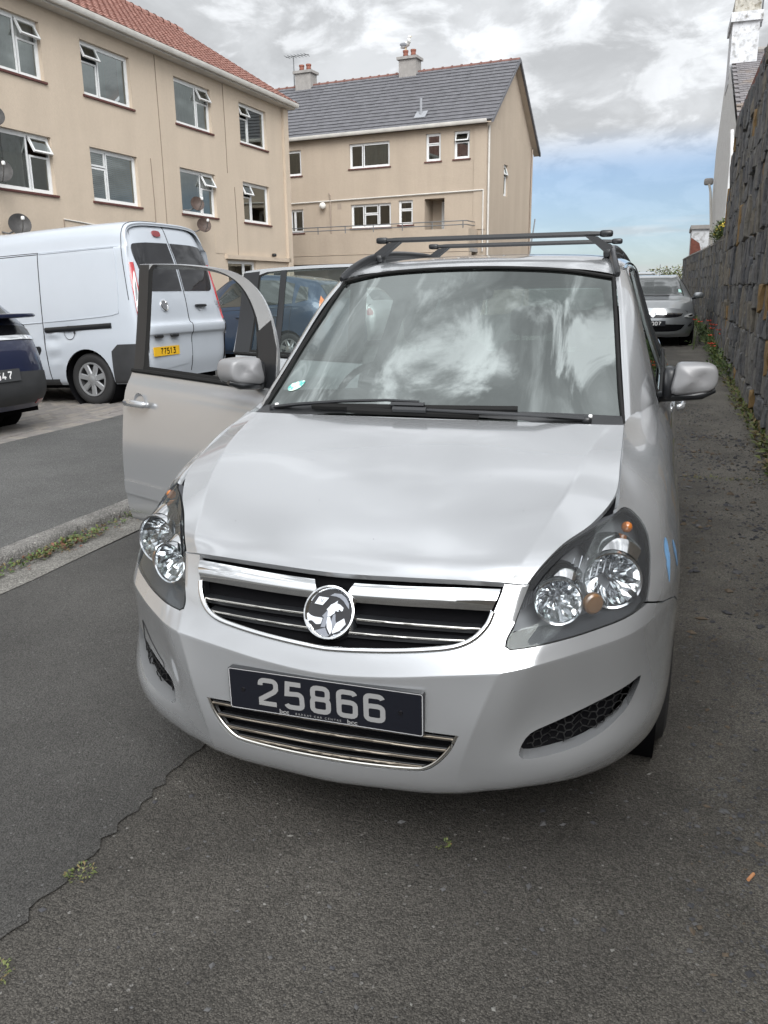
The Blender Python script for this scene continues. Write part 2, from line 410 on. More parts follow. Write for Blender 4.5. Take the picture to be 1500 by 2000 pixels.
def cut_panel(skin, outline, holes=(), step=.12, rim=.012, keep=None, flip=False, rim_dir=None, hole_rim=None, offset=0.0, lines=()):
    """Triangulates an (s,t) outline on the skin; returns verts, faces, normals. rim turns the edges inwards.
    keep(xyz) drops triangles outside a condition (wheel arches)."""
    loops = [dense(outline, step)]+[dense(h, step) for h in holes]
    V = []; E = []
    for lp in loops:
        b = len(V); V += lp; E += [(b+i, b+(i+1) % len(lp)) for i in range(len(lp))]
    A = np.array(loops[0]); x0, y0 = A.min(0); x1, y1 = A.max(0)
    gx, gy = np.meshgrid(np.arange(x0+step*.5, x1, step), np.arange(y0+step*.5, y1, step)); G = np.stack([gx.ravel(), gy.ravel()], 1)
    for ln in lines:          # feature lines that must carry vertices: (axis, value)
        ax, val = ln; q = np.arange((y0 if ax == 0 else x0)+step*.3, (y1 if ax == 0 else x1), step*.8)
        G = G[np.abs(G[:, ax]-val) > step*.45]
        X = np.stack([np.full_like(q, val), q], 1) if ax == 0 else np.stack([q, np.full_like(q, val)], 1)
        G = np.concatenate([G, X])
    m = _inside(loops[0], G)
    for lp in loops[1:]: m &= ~_inside(lp, G)
    G = G[m]
    B = np.array(V)
    d = np.sqrt(((G[:, None]-B[None])**2).sum(2)).min(1) if len(G) else np.zeros(0)
    G = G[d > step*.4]
    V = V+[tuple(g) for g in G]
    res = delaunay_2d_cdt([Vector(v) for v in V], E, [], 0, 1e-7)
    P = np.array([tuple(v) for v in res[0]]); T = np.array([tuple(f) for f in res[2] if len(f) == 3])
    cen = P[T].mean(1); ok = _inside(loops[0], cen)
    for lp in loops[1:]: ok &= ~_inside(lp, cen)
    T = T[ok]
    X = skin.at(P[:, 0], P[:, 1]); Nn = skin.nrm(P[:, 0], P[:, 1])
    if offset: X = X+Nn*offset
    if keep is not None:
        T = T[keep(X[T].mean(1))]
    # orient with the skin normal
    fn = np.cross(X[T[:, 1]]-X[T[:, 0]], X[T[:, 2]]-X[T[:, 0]]); s = (fn*Nn[T].mean(1)).sum(1)
    T[s < 0] = T[s < 0][:, ::-1]
    used = np.unique(T); mp = -np.ones(len(P), int); mp[used] = np.arange(len(used)); X = X[used]; Nn = Nn[used]; T = mp[T]; P = P[used]
    verts = [tuple(p) for p in X]; norms = [tuple(n) for n in Nn]; faces = [tuple(t) for t in T]
    if rim:
        cnt = {}
        for t in T:
            for a, b in ((t[0], t[1]), (t[1], t[2]), (t[2], t[0])): cnt[(a, b)] = cnt.get((a, b), 0)+1
        edges = [e for e in cnt if (e[1], e[0]) not in cnt]
        hl = [np.array(dense(h, step)) for h in holes]
        for a, b in edges:
            dep = rim; dr = None
            if hole_rim:
                for k, hh in enumerate(hl):
                    if np.sqrt(((hh-P[a])**2).sum(1)).min() < 1e-4: dep, dr = hole_rim[k]
            da = -Nn[a] if dr is None else np.array(dr); db = -Nn[b] if dr is None else np.array(dr)
            if rim_dir is not None and dr is None: da = db = np.array(rim_dir)
            k = len(verts); verts += [tuple(X[a]), tuple(X[b]), tuple(X[b]+db*dep), tuple(X[a]+da*dep)]
            e = X[b]-X[a]; nn = np.cross(e, da*1.0); L_ = np.linalg.norm(nn); nn = nn/L_ if L_ > 1e-12 else Nn[a]
            norms += [tuple(nn)]*4
            faces.append((k+1, k, k+3, k+2))
            if np.dot(np.cross(X[a]-X[b], da), nn) < 0: pass
            norms[-4:] = [tuple(-nn)]*4
    return verts, faces, norms

def mirror_x(data):
    v, f, n = data
    return [(-p[0], p[1], p[2]) for p in v], [t[::-1] for t in f], [(-q[0], q[1], q[2]) for q in n]

def xform(data, M):
    v, f, n = data; M3 = M.to_3x3()
    return [tuple(M @ Vector(p)) for p in v], f, [tuple(M3 @ Vector(q)) for q in n]

def panel(name, data, m, parent, world=True):
    v, f, n = data
    return link_mesh(name, raw_mesh(name, v, f, m, True, None, None, n), parent, world)

def grid_faces(nu, nv): return [(j*nu+i, j*nu+i+1, (j+1)*nu+i+1, (j+1)*nu+i) for j in range(nv-1) for i in range(nu-1)]

def patch(skin, s0, s1, t0, t1, ns, nt_, offset=0.0):
    S, T = np.meshgrid(np.linspace(s0, s1, ns), np.linspace(t0, t1, nt_)); S = S.ravel(); T = T.ravel()
    X = skin.at(S, T); N_ = skin.nrm(S, T)
    return [tuple(p) for p in X+N_*offset], [f[::-1] for f in grid_faces(ns, nt_)], [tuple(n) for n in N_]

# ---------------------------------------------------------------- shared materials
mat('silver_paint', (.48, .492, .505), .21, .62, coat=1.0, coat_rough=.035, var=.015, vscale=2.5)
mat('black_plastic', (.022, .023, .025), .45)
mat('satin_black', (.016, .017, .019), .32)
mat('gloss_black', (.008, .008, .010), .12)
mat('black_rubber', (.012, .012, .012), .7, spec=.2)
mat('dark_void', (.005, .005, .006), .9, spec=.08)
mat('chrome', (.86, .87, .88), .05, 1.0)
mat('chrome_slat', (.62, .60, .56), .16, 1.0)
mat('bronze_slat', (.30, .26, .21), .30, .9)
mat('reflector', (.74, .75, .76), .10, 1.0)
mat('lamp_housing', (.19, .195, .205), .42, .3)
mat('amber', (.42, .13, .02), .2, 0, coat=1)
mat('amber_marker', (.22, .12, .055), .28, 0, coat=1)
mat('tyre', (.020, .020, .021), .75, bump=.3, bscale=60, bdist=.004)
mat('alloy', (.55, .56, .57), .32, .9)
mat('rim_dark', (.03, .03, .032), .6)
mat('red_lens', (.38, .012, .018), .12, 0, coat=1)
mat('dark_red_lens', (.20, .008, .012), .15, 0, coat=1)
mat('orange_lens', (.75, .22, .05), .15, 0, coat=1)
mat('clear_lens', (.70, .71, .70), .18, .25, coat=1)
mat('plate_black', (.006, .007, .012), .38)
mat('plate_silver', (.27, .27, .27), .45)
mat('plate_white', (.80, .80, .79), .45)
mat('plate_yellow', (.72, .42, .02), .4)
mat('interior', (.030, .031, .033), .8)
mat('seat_cloth', (.055, .055, .06), .9, bump=.2, bscale=200, bdist=.002)
mat('dash', (.036, .038, .040), .65)
glass('windscreen_glass', (.28, .34, .325), 4.0)
glass('side_glass', (.62, .70, .68), 1.55)
glass('privacy_glass', (.10, .11, .115), 1.5)
glass('lens_glass', (.88, .90, .91), 1.42, haze=.05)

# ================================================================ ground
def gz(y): return .0165*max(0.0, y-6.0)

def px_(x): return -.040*max(0.0, -5.2-x)       # the paved bay falls away from the road

def nodes_mat(name):
    m = bpy.data.materials.new(name); m.use_nodes = True; MATS[name] = m
    return m, m.node_tree.nodes, m.node_tree.links, m.node_tree.nodes['Principled BSDF']

def asphalt(name, base, stone, lo, hi, grain=90.0, rough=.82, relief=.010, patch_=(.78, 1.22), blotch=2.2, lifted_dust=None):
    """Worn bitumen: dark binder, pale and dark chippings of two sizes, patches, relief."""
    m, N, L, b = nodes_mat(name)
    g = N.new('ShaderNodeNewGeometry'); P = g.outputs['Position']
    v = N.new('ShaderNodeTexVoronoi'); v.inputs['Scale'].default_value = grain; v.inputs['Randomness'].default_value = 1; L.new(P, v.inputs['Vector'])
    v2 = N.new('ShaderNodeTexVoronoi'); v2.inputs['Scale'].default_value = grain*.33; L.new(P, v2.inputs['Vector'])
    sp = N.new('ShaderNodeSeparateColor'); L.new(v.outputs['Color'], sp.inputs[0])
    mr = N.new('ShaderNodeMapRange'); L.new(sp.outputs[0], mr.inputs[0]); mr.inputs[1].default_value = 0; mr.inputs[2].default_value = 1; mr.inputs[3].default_value = lo; mr.inputs[4].default_value = hi
    # chipping tops stand out of the binder
    top = N.new('ShaderNodeMapRange'); L.new(v.outputs['Distance'], top.inputs[0]); top.inputs[1].default_value = .2; top.inputs[2].default_value = .75; top.inputs[3].default_value = 1.0; top.inputs[4].default_value = .62
    mul = N.new('ShaderNodeMath'); mul.operation = 'MULTIPLY'; L.new(mr.outputs[0], mul.inputs[0]); L.new(top.outputs[0], mul.inputs[1])
    big = N.new('ShaderNodeTexNoise'); big.inputs['Scale'].default_value = blotch; big.inputs['Detail'].default_value = 7; big.inputs['Roughness'].default_value = .65; L.new(P, big.inputs['Vector'])
    bp = N.new('ShaderNodeMapRange'); L.new(big.outputs[0], bp.inputs[0]); bp.inputs[1].default_value = .3; bp.inputs[2].default_value = .7; bp.inputs[3].default_value = patch_[0]; bp.inputs[4].default_value = patch_[1]
    mul2 = N.new('ShaderNodeMath'); mul2.operation = 'MULTIPLY'; L.new(mul.outputs[0], mul2.inputs[0]); L.new(bp.outputs[0], mul2.inputs[1])
    sp2 = N.new('ShaderNodeSeparateColor'); L.new(v2.outputs['Color'], sp2.inputs[0])
    pale = N.new('ShaderNodeMapRange'); L.new(sp2.outputs[1], pale.inputs[0]); pale.inputs[1].default_value = .955; pale.inputs[2].default_value = .995
    core = N.new('ShaderNodeMapRange'); L.new(v2.outputs['Distance'], core.inputs[0]); core.inputs[1].default_value = .28; core.inputs[2].default_value = .40; core.inputs[3].default_value = 1; core.inputs[4].default_value = 0
    pm = N.new('ShaderNodeMath'); pm.operation = 'MULTIPLY'; L.new(pale.outputs[0], pm.inputs[0]); L.new(core.outputs[0], pm.inputs[1])
    sc = N.new('ShaderNodeVectorMath'); sc.operation = 'SCALE'; sc.inputs[0].default_value = base; L.new(mul2.outputs[0], sc.inputs['Scale'])
    mx = N.new('ShaderNodeMix'); mx.data_type = 'RGBA'; L.new(pm.outputs[0], mx.inputs[0]); L.new(sc.outputs[0], mx.inputs[6]); mx.inputs[7].default_value = (*stone, 1)
    outc = mx.outputs[2]
    st = N.new('ShaderNodeTexNoise'); st.inputs['Scale'].default_value = .55; st.inputs['Detail'].default_value = 5; st.inputs['Roughness'].default_value = .7; L.new(P, st.inputs['Vector'])
    sr = N.new('ShaderNodeMapRange'); L.new(st.outputs[0], sr.inputs[0]); sr.inputs[1].default_value = .36; sr.inputs[2].default_value = .66; sr.inputs[3].default_value = .80; sr.inputs[4].default_value = 1.14
    sv_ = N.new('ShaderNodeVectorMath'); sv_.operation = 'SCALE'; L.new(outc, sv_.inputs[0]); L.new(sr.outputs[0], sv_.inputs['Scale']); outc = sv_.outputs[0]
    if lifted_dust:      # grit and dust on the wall side, made paler to offset the wall's shade
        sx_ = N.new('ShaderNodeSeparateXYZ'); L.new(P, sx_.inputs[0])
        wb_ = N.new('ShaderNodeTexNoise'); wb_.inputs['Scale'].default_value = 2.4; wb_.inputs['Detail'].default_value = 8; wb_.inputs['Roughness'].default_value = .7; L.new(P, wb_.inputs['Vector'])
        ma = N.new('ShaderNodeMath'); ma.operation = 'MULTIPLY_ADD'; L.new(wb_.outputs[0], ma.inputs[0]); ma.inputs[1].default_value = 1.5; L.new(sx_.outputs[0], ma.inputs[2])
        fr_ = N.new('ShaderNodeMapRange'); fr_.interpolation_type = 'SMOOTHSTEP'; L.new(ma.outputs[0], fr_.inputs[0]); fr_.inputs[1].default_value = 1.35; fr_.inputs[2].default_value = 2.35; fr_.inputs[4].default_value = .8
        dm = N.new('ShaderNodeVectorMath'); dm.operation = 'SCALE'; dm.inputs[0].default_value = lifted_dust; L.new(mul2.outputs[0], dm.inputs['Scale'])
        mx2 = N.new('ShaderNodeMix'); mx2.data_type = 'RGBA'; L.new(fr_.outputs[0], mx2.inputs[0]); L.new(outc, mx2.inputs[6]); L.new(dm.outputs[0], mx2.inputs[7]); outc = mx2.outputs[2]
    L.new(outc, b.inputs['Base Color']); b.inputs['Roughness'].default_value = rough; b.inputs['Specular IOR Level'].default_value = .35
    fine = N.new('ShaderNodeTexNoise'); fine.inputs['Scale'].default_value = grain*.9; fine.inputs['Detail'].default_value = 3; L.new(P, fine.inputs['Vector'])
    h = N.new('ShaderNodeMath'); h.operation = 'SUBTRACT'; L.new(fine.outputs[0], h.inputs[0]); L.new(v.outputs['Distance'], h.inputs[1])
    h2 = N.new('ShaderNodeMath'); h2.operation = 'SUBTRACT'; L.new(h.outputs[0], h2.inputs[0]); L.new(v2.outputs['Distance'], h2.inputs[1])
    bm = N.new('ShaderNodeBump'); bm.inputs['Strength'].default_value = .9; bm.inputs['Distance'].default_value = relief; L.new(h2.outputs[0], bm.inputs['Height']); L.new(bm.outputs[0], b.inputs['Normal'])
    return m
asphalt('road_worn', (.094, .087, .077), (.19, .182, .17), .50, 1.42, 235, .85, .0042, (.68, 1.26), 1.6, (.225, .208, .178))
asphalt('road_new', (.088, .085, .080), (.15, .148, .145), .50, 1.40, 290, .82, .0034, (.78, 1.18), 1.3)
asphalt('forecourt_asphalt', (.125, .124, .120), (.22, .22, .21), .55, 1.35, 210, .85, .004, (.86, 1.12), .9)
asphalt('concrete_gutter', (.24, .23, .21), (.34, .33, .30), .6, 1.3, 130, .9, .005, (.75, 1.2), 3.0)
asphalt('kerb_granite', (.25, .24, .225), (.36, .34, .31), .6, 1.3, 150, .9, .005, (.65, 1.2), 6.0)
mat('far_ground', (.115, .115, .11), .95, var=.2, vscale=.2)

def sheet(name, xs, ys, z0, m, label_kind='structure', ragged=0.0, seed=1, sag=0.0, parent=None):
    """A ground sheet following the gentle rise of the street; xs, ys are breakpoints."""
    rnd = random.Random(seed); V = []; nx = len(xs)
    for y in ys:
        for i, x in enumerate(xs):
            xx = x+(rnd.uniform(-ragged, ragged) if ragged and i == nx-1 else 0)
            V.append((xx, y, gz(y)+z0+(rnd.uniform(-sag, sag) if sag else 0)))
    me = raw_mesh(name, V, grid_faces(nx, len(ys)) if xs[-1] > xs[0] else [f[::-1] for f in grid_faces(nx, len(ys))], MATS[m], True)
    o = link_mesh(name, me, parent)
    if parent is None: o['kind'] = label_kind
    return o
ylong = [-60, -20, -8, 0, 4, 6, 8, 12, 20, 30, 45, 60]
fg = MB().add([(-900, -900, -.95), (900, -900, -.95), (900, 60, -.95), (-900, 60, -.95), (900, 70, .55), (-900, 70, .55), (900, 900, .6), (-900, 900, .6)], [(0, 1, 2, 3), (3, 2, 4, 5), (5, 4, 6, 7)]).build('ground', MATS['far_ground']); fg['kind'] = 'structure'
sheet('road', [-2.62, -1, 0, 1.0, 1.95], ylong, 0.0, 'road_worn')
yn = [-8+i*.035 for i in range(int(9/.035))]+[1.1, 6, 20, 30, 60]
sheet('road_relaid_strip', [-2.30, -1.5, -.605], yn, .006, 'road_new', ragged=.016, seed=4)
sheet('forecourt', [-5.22, -4, -2.66], ylong, .078, 'forecourt_asphalt')
sheet('gutter', [-2.57, -2.30], [-8+.5*i for i in range(40)]+[20, 45], .010, 'concrete_gutter', ragged=.012, seed=8)
ks = MB(); kb = None; kerb = thing('kerb', 'low worn granite kerb with weeds along its foot', 'kerb', (-2.6, 2, 0))
rnd = random.Random(3)
for k in range(26):
    y0 = -4+k*.92; q = MB(); zt = .082+rnd.uniform(-.006, .006)+gz(y0); xo = rnd.uniform(-.008, .008); n = 6; V = []
    for i in range(n+1):
        y = y0+.006+(.908)*i/n; w = rnd.uniform(-.006, .006)
        V += [(-2.555+xo+w, y, gz(y0)-.06), (-2.560+xo+w, y, zt-.022), (-2.578+xo+w, y, zt), (-2.672+xo, y, zt+.003), (-2.69+xo, y, gz(y0)-.06)]
    q.add(V, [f[::-1] for f in grid_faces(5, n+1)]+[(0, 1, 2, 3, 4), tuple(n*5+j for j in range(5))[::-1]])
    q.build('kerb_stone', MATS['kerb_granite'], kerb, True, 50)

# ---- block paving where the vans stand
PAV = MB().add([(-5.2, -3, .072), (-5.2, 6, .072), (-5.2, 32, gz(32)+.072), (-14.6, -3, .072+px_(-14.6)), (-14.6, 6, .072+px_(-14.6)), (-14.6, 32, gz(32)+.072+px_(-14.6))], [(0, 1, 4, 3), (1, 2, 5, 4)]).build('block_paving', mat('joint_sand', (.045, .043, .04), .95)); PAV['kind'] = 'structure'
bricks = []
def brick_data(name):
    m = MB(); x, y, z = .0985, .0475, .012; c = .006
    V = [(-x, -y, -z), (x, -y, -z), (x, y, -z), (-x, y, -z), (-x, -y, z-c), (x, -y, z-c), (x, y, z-c), (-x, y, z-c), (-x+c, -y+c, z), (x-c, -y+c, z), (x-c, y-c, z), (-x+c, y-c, z)]
    return V, [(8, 9, 10, 11), (0, 1, 5, 4), (1, 2, 6, 5), (2, 3, 7, 6), (3, 0, 4, 7), (4, 5, 9, 8), (5, 6, 10, 9), (6, 7, 11, 10), (7, 4, 8, 11)]
bv, bf = brick_data('brick'); BK = []
for i, c in enumerate([(.195, .180, .163), (.165, .155, .145), (.215, .195, .172), (.18, .165, .155)]):
    BK.append(raw_mesh('paving_brick', bv, bf, mat('paver_%d' % i, c, .9, var=.16, vscale=14, bump=.3, bscale=120, bdist=.004), False))
spots = []
for i in range(46):           # edge course, bricks end-on to the asphalt
    spots.append((-5.30, 2.2+.1*i, 0.0))
for r in range(64):
    for c in range(46):
        x = -5.455-.1*r; y = 1.2+.2*c+(.1 if r % 2 else 0); spots.append((x-.05, y, math.pi/2))
def seen(p):
    d = Vector((p[0], p[1], .06))-cam.location; q = cam.matrix_world.to_3x3().inverted() @ d
    if q.z > -.5: return None
    u = 750+1620*q.x/-q.z; v = 1000-1620*q.y/-q.z
    return (u, v, -q.z)
vis = []
rest = MB()
for s in spots:
    q = seen(s)
    if q is None or not (-40 < q[0] < 300 and 700 < q[1] < 910): continue
    vis.append((q[2], s))
vis.sort()
for k, (d, s) in enumerate(vis):
    rz = s[2]+rnd.uniform(-.012, .012); zz = gz(s[1])+px_(s[0])+.0735+rnd.uniform(-.002, .002)
    if k < 300:
        o = bpy.data.objects.new('paving_brick', rnd.choice(BK)); col.objects.link(o); o.location = (s[0], s[1], zz); o.rotation_euler = (rnd.uniform(-.012, .012), rnd.uniform(-.012, .012), rz); o.parent = PAV
    else: rest.add(bv, bf, Matrix.Translation((s[0], s[1], zz)) @ Matrix.Rotation(rz, 4, 'Z'))
if rest.v:
    o = rest.build('far_paving_bricks', MATS['paver_0'], PAV); o['kind'] = 'stuff'

# ================================================================ the silver people carrier
hero = thing('silver_people_carrier', 'silver people carrier with black roof bars and plate 25866, two doors open', 'car', (0, 2.2, 0))
SP = MATS['silver_paint']
FRONT = [
 [(0, 0.045, 0.752), (0.16, 0.05, 0.755), (0.32, 0.066, 0.757), (0.478, 0.112, 0.745), (0.505, 0.153, 0.782), (0.55, 0.227, 0.821), (0.615, 0.325, 0.853), (0.664, 0.4, 0.88), (0.663, 0.53, 0.932), (0.66, 0.68, 0.986), (0.656, 0.925, 1.036), (0.716, 1.15, 1.052), (0.745, 1.305, 1.05)],
 [(0, 0.022, 0.7), (0.158, 0.027, 0.7), (0.316, 0.042, 0.7), (0.462, 0.078, 0.69), (0.5, 0.115, 0.712), (0.545, 0.165, 0.735), (0.635, 0.25, 0.77), (0.715, 0.34, 0.79), (0.755, 0.47, 0.83), (0.77, 0.62, 0.88), (0.766, 0.86, 0.945), (0.786, 1.11, 0.96), (0.798, 1.31, 0.955)],
 [(0, -0.008, 0.645), (0.156, -0.003, 0.645), (0.312, 0.012, 0.645), (0.45, 0.045, 0.64), (0.492, 0.073, 0.652), (0.535, 0.11, 0.67), (0.637, 0.185, 0.695), (0.73, 0.285, 0.71), (0.79, 0.42, 0.74), (0.812, 0.57, 0.78), (0.82, 0.8, 0.83), (0.82, 1.08, 0.85), (0.824, 1.32, 0.86)],
 [(0, -0.04, 0.582), (0.155, -0.034, 0.587), (0.31, -0.018, 0.595), (0.444, 0.012, 0.6), (0.487, 0.033, 0.609), (0.53, 0.06, 0.62), (0.632, 0.14, 0.635), (0.732, 0.24, 0.65), (0.8, 0.385, 0.68), (0.832, 0.54, 0.7), (0.838, 0.79, 0.73), (0.836, 1.08, 0.74), (0.836, 1.32, 0.75)],
 [(0, -0.062, 0.52), (0.155, -0.056, 0.53), (0.31, -0.04, 0.549), (0.439, -0.018, 0.563), (0.482, 0, 0.57), (0.525, 0.025, 0.578), (0.628, 0.105, 0.595), (0.73, 0.21, 0.61), (0.8, 0.36, 0.625), (0.836, 0.515, 0.63), (0.846, 0.78, 0.64), (0.844, 1.08, 0.64), (0.842, 1.32, 0.64)],
 [(0, -0.06, 0.42), (0.15, -0.058, 0.42), (0.29, -0.052, 0.42), (0.385, -0.046, 0.42), (0.445, -0.012, 0.42), (0.51, 0.04, 0.42), (0.63, 0.122, 0.43), (0.735, 0.222, 0.44), (0.805, 0.35, 0.46), (0.834, 0.5, 0.46), (0.84, 0.78, 0.46), (0.838, 1.08, 0.46), (0.838, 1.32, 0.46)],
 [(0, -0.064, 0.29), (0.14, -0.062, 0.293), (0.265, -0.057, 0.296), (0.35, -0.045, 0.299), (0.418, -0.02, 0.305), (0.49, 0.012, 0.312), (0.63, 0.082, 0.319), (0.735, 0.19, 0.336), (0.805, 0.33, 0.353), (0.83, 0.49, 0.35), (0.834, 0.78, 0.35), (0.832, 1.08, 0.35), (0.83, 1.32, 0.35)],
 [(0, -0.04, 0.205), (0.14, -0.038, 0.211), (0.26, -0.033, 0.217), (0.345, -0.022, 0.225), (0.41, 0, 0.232), (0.48, 0.025, 0.239), (0.61, 0.09, 0.253), (0.715, 0.19, 0.267), (0.79, 0.33, 0.281), (0.815, 0.49, 0.285), (0.83, 0.78, 0.28), (0.818, 1.08, 0.28), (0.815, 1.32, 0.29)],
 [(0, 0.03, 0.185), (0.14, 0.03, 0.191), (0.255, 0.032, 0.199), (0.335, 0.04, 0.205), (0.4, 0.055, 0.21), (0.465, 0.075, 0.214), (0.59, 0.125, 0.218), (0.69, 0.22, 0.222), (0.76, 0.35, 0.226), (0.79, 0.5, 0.23), (0.8, 0.78, 0.23), (0.8, 1.08, 0.23), (0.81, 1.32, 0.24)]
]

F = Skin(FRONT, sharp_rows=(4,), sharp_cols=(3, -3), sym=True)
LAMP = smooth_line([(6.877, .05), (7.20, .13), (7.50, .36), (7.640, .66), (7.64, 1.0), (7.55, 1.35), (7.40, 2.05), (7.31, 2.75)], 4) + \
       smooth_line([(7.10, 2.895), (6.488, 2.996), (5.839, 3.060), (5.10, 3.045), (3.92, 2.903), (3.18, 2.80)], 3) + \
       smooth_line([(2.965, 2.60), (2.955, 2.22), (3.02, 1.42), (3.065, .50), (3.16, .16), (3.45, .05)], 3) + [(4.5, .045), (5.28, .045), (5.95, .045), (6.5, .045)]
GRILLE_EDGE = smooth_line([(2.650, .10), (2.645, .46), (2.612, 1.19), (2.566, 1.75), (2.397, 2.31), (2.103, 2.68), (1.622, 2.851), (1.064, 2.951), (.475, 3.005), (0, 3.04)], 4)
LOWER_EDGE = smooth_line([(2.619, 5.15), (2.535, 5.465), (2.314, 5.768), (2.024, 5.998), (1.734, 6.076), (.907, 6.125), (0, 6.117)], 4)
FOG = smooth_line([(7.243, 4.776), (7.103, 5.014), (6.913, 5.239), (6.664, 5.408), (6.361, 5.554), (6.003, 5.671), (5.633, 5.774), (5.277, 5.856), (5.014, 5.849), (4.864, 5.688), (4.878, 5.458), (5.013, 5.259), (5.354, 5.144), (5.838, 5.006), (6.494, 4.875), (7.001, 4.794)], 2, True)
mir = lambda pts: [(-p[0], p[1]) for p in pts][::-1]
def on_yz(skin, y, z, g):
    v = np.array(g, float)
    for _ in range(40):
        f = lambda v: skin.at(v[0], v[1])[0][1:]-np.array([y, z])
        r = f(v); J = np.array([(f(v+[1e-4, 0])-r)/1e-4, (f(v+[0, 1e-4])-r)/1e-4]).T
        v = v+np.clip(np.linalg.lstsq(J, -r, rcond=None)[0], -.4, .4); v = np.clip(v, [0, 0], [skin.nc-1, skin.nr-1])
    return tuple(v)
WY, WZ, AR = .865, .318, .365
ARCH = [on_yz(F, WY+AR*math.cos(R(a)), WZ+AR*math.sin(R(a)), (8.7+3*(193-a)/193, 6-3*math.sin(R(a)))) for a in range(193, -14, -7)]
SEAM_END = (8.66, 4.05)
ka = min(range(len(ARCH)), key=lambda k: (ARCH[k][0]-SEAM_END[0])**2+(ARCH[k][1]-SEAM_END[1])**2 if k < 15 else 99)
lamp_low = LAMP[7*4:]                       # lower edge of the lamp, outer corner to inner tip
i_out = 29; i_in = i_out+15
low_right = [(7.32, 2.90)] + LAMP[29:]      # outer corner, along the bottom, up the inner side
low_right = [p for p in LAMP[29:]]
n_low = next(i for i, p in enumerate(low_right) if p[1] < .3)
edge = low_right[:n_low]+[(3.10, .035), (2.66, .035)]
edge = [(p[0]-.012 if p[0] < 3.3 else p[0], p[1]+.035 if p[1] > 2.5 else p[1]) for p in edge]
right = [SEAM_END, (7.90, 3.64), (7.34, 2.93)] + edge + GRILLE_EDGE[:-1]     # from the arch to the middle
arch_front = ARCH[:ka+1]                    # bumper's share of the wheel arch, from below up
half = right[::-1]+arch_front[::-1]+[(arch_front[0][0]-.05, 7.9)]
half = [(0, 3.04)]+GRILLE_EDGE[:-1][::-1]+edge[::-1]+[(7.34, 2.93), (7.90, 3.64)]+arch_front[::-1]+[(8.6, 7.95), (4, 7.95)]
outline = half+mir(half[1:])
lower = LOWER_EDGE[:-1]+mir(LOWER_EDGE)+[(-2.619, 5.15), (0, 5.15)]
bump = cut_panel(F, outline, [lower, FOG, mir(FOG)], .11, .014, hole_rim=[(.030, (0, 1, 0)), (.046, (-.15, .985, .05)), (.046, (.15, .985, .05))], lines=[(1, 4.0)])
panel('front_bumper', bump, SP, hero)
# wings
fend = [(6.98, .0), (9, .0), (11, .0), (11.97, .0), (11.97, 7.2)]+ARCH[::-1][:len(ARCH)-ka]+[(7.93, 3.58), (7.345, 2.86)]+[(p[0]+.02, p[1]) for p in LAMP[:29]][::-1]
fend_d = cut_panel(F, fend, [], .11, .014, lines=[(1, 4.0)])
for sgn, nm in ((1, 'front_wing'), (-1, 'front_wing')):
    d = fend_d if sgn > 0 else mirror_x(fend_d)
    wing = panel(nm, d, SP, hero)
    # blue touch-up paint on the wing beside the headlamp
    if sgn > 0:
        B = smooth_line([(8.22, 1.66), (8.34, 1.62), (8.42, 1.80), (8.38, 2.05), (8.40, 2.15), (8.28, 2.55), (8.20, 3.05), (8.14, 2.62), (8.10, 2.25), (8.14, 2.15), (8.14, 1.85)], 3, True)
        panel('blue_paint_patch', cut_panel(F, B, [], .06, 0, offset=.0012), mat('blue_touch_up', (.16, .33, .56), .35, 0, coat=.6, var=.12, vscale=40), wing)
        B2 = smooth_line([(8.75, 2.2), (8.85, 2.1), (8.92, 2.5), (8.88, 3.0), (8.80, 2.8)], 3, True)
        panel('blue_paint_patch', cut_panel(F, B2, [], .06, 0, offset=.0012), MATS['blue_touch_up'], wing)
# bonnet
HOOD = [
 [(0, .045, .752), (.19, .052, .756), (.34, .070, .757), (.43, .094, .752), (.478, .112, .745)],
 [(0, .105, .795), (.19, .110, .797), (.35, .125, .794), (.458, .135, .789), (.505, .153, .782)],
 [(0, .22, .855), (.19, .222, .854), (.36, .232, .848), (.490, .238, .842), (.55, .227, .821)],
 [(0, .36, .914), (.20, .361, .912), (.38, .363, .904), (.525, .352, .895), (.615, .325, .853)],
 [(0, .50, .962), (.20, .50, .960), (.39, .49, .953), (.553, .475, .944), (.663, .45, .903)],
 [(0, .64, 1.003), (.21, .64, 1.001), (.40, .635, .994), (.577, .625, .987), (.662, .62, .963)],
 [(0, .79, 1.040), (.21, .795, 1.039), (.42, .81, 1.036), (.600, .835, 1.033), (.655, .858, 1.031)],
][::-1]
HS = Skin(HOOD, sym=True, sharp_cols=(3, -3))
hd = [(-3.93, 0), (3.93, 0), (3.93, 4.2), (3.92, 5.0), (3.91, 5.6), (3.9, 5.92), (3.75, 5.99), (-3.75, 5.99), (-3.9, 5.92), (-3.91, 5.6), (-3.92, 5), (-3.93, 4.2)]
panel('bonnet', cut_panel(HS, hd, [], .10, .016, rim_dir=(0, .45, -.9)), SP, hero)
for (s, t) in ((-.7, 3.6), (.35, 4.6), (1.6, 2.4), (-2.0, 4.4), (2.4, 3.4), (-1.2, 2.2)):      # stone chips
    p = HS.at(s, t)[0]; n = HS.nrm(s, t)[0]
    MB().lathe([(.0014, .0006), (0, .0008)], frame_matrix(p, np.cross(n, (0, 1, 0)), np.cross(n, np.cross((0, 1, 0), n))*-1), 8).build('stone_chip', MATS['black_plastic'], hero, True)
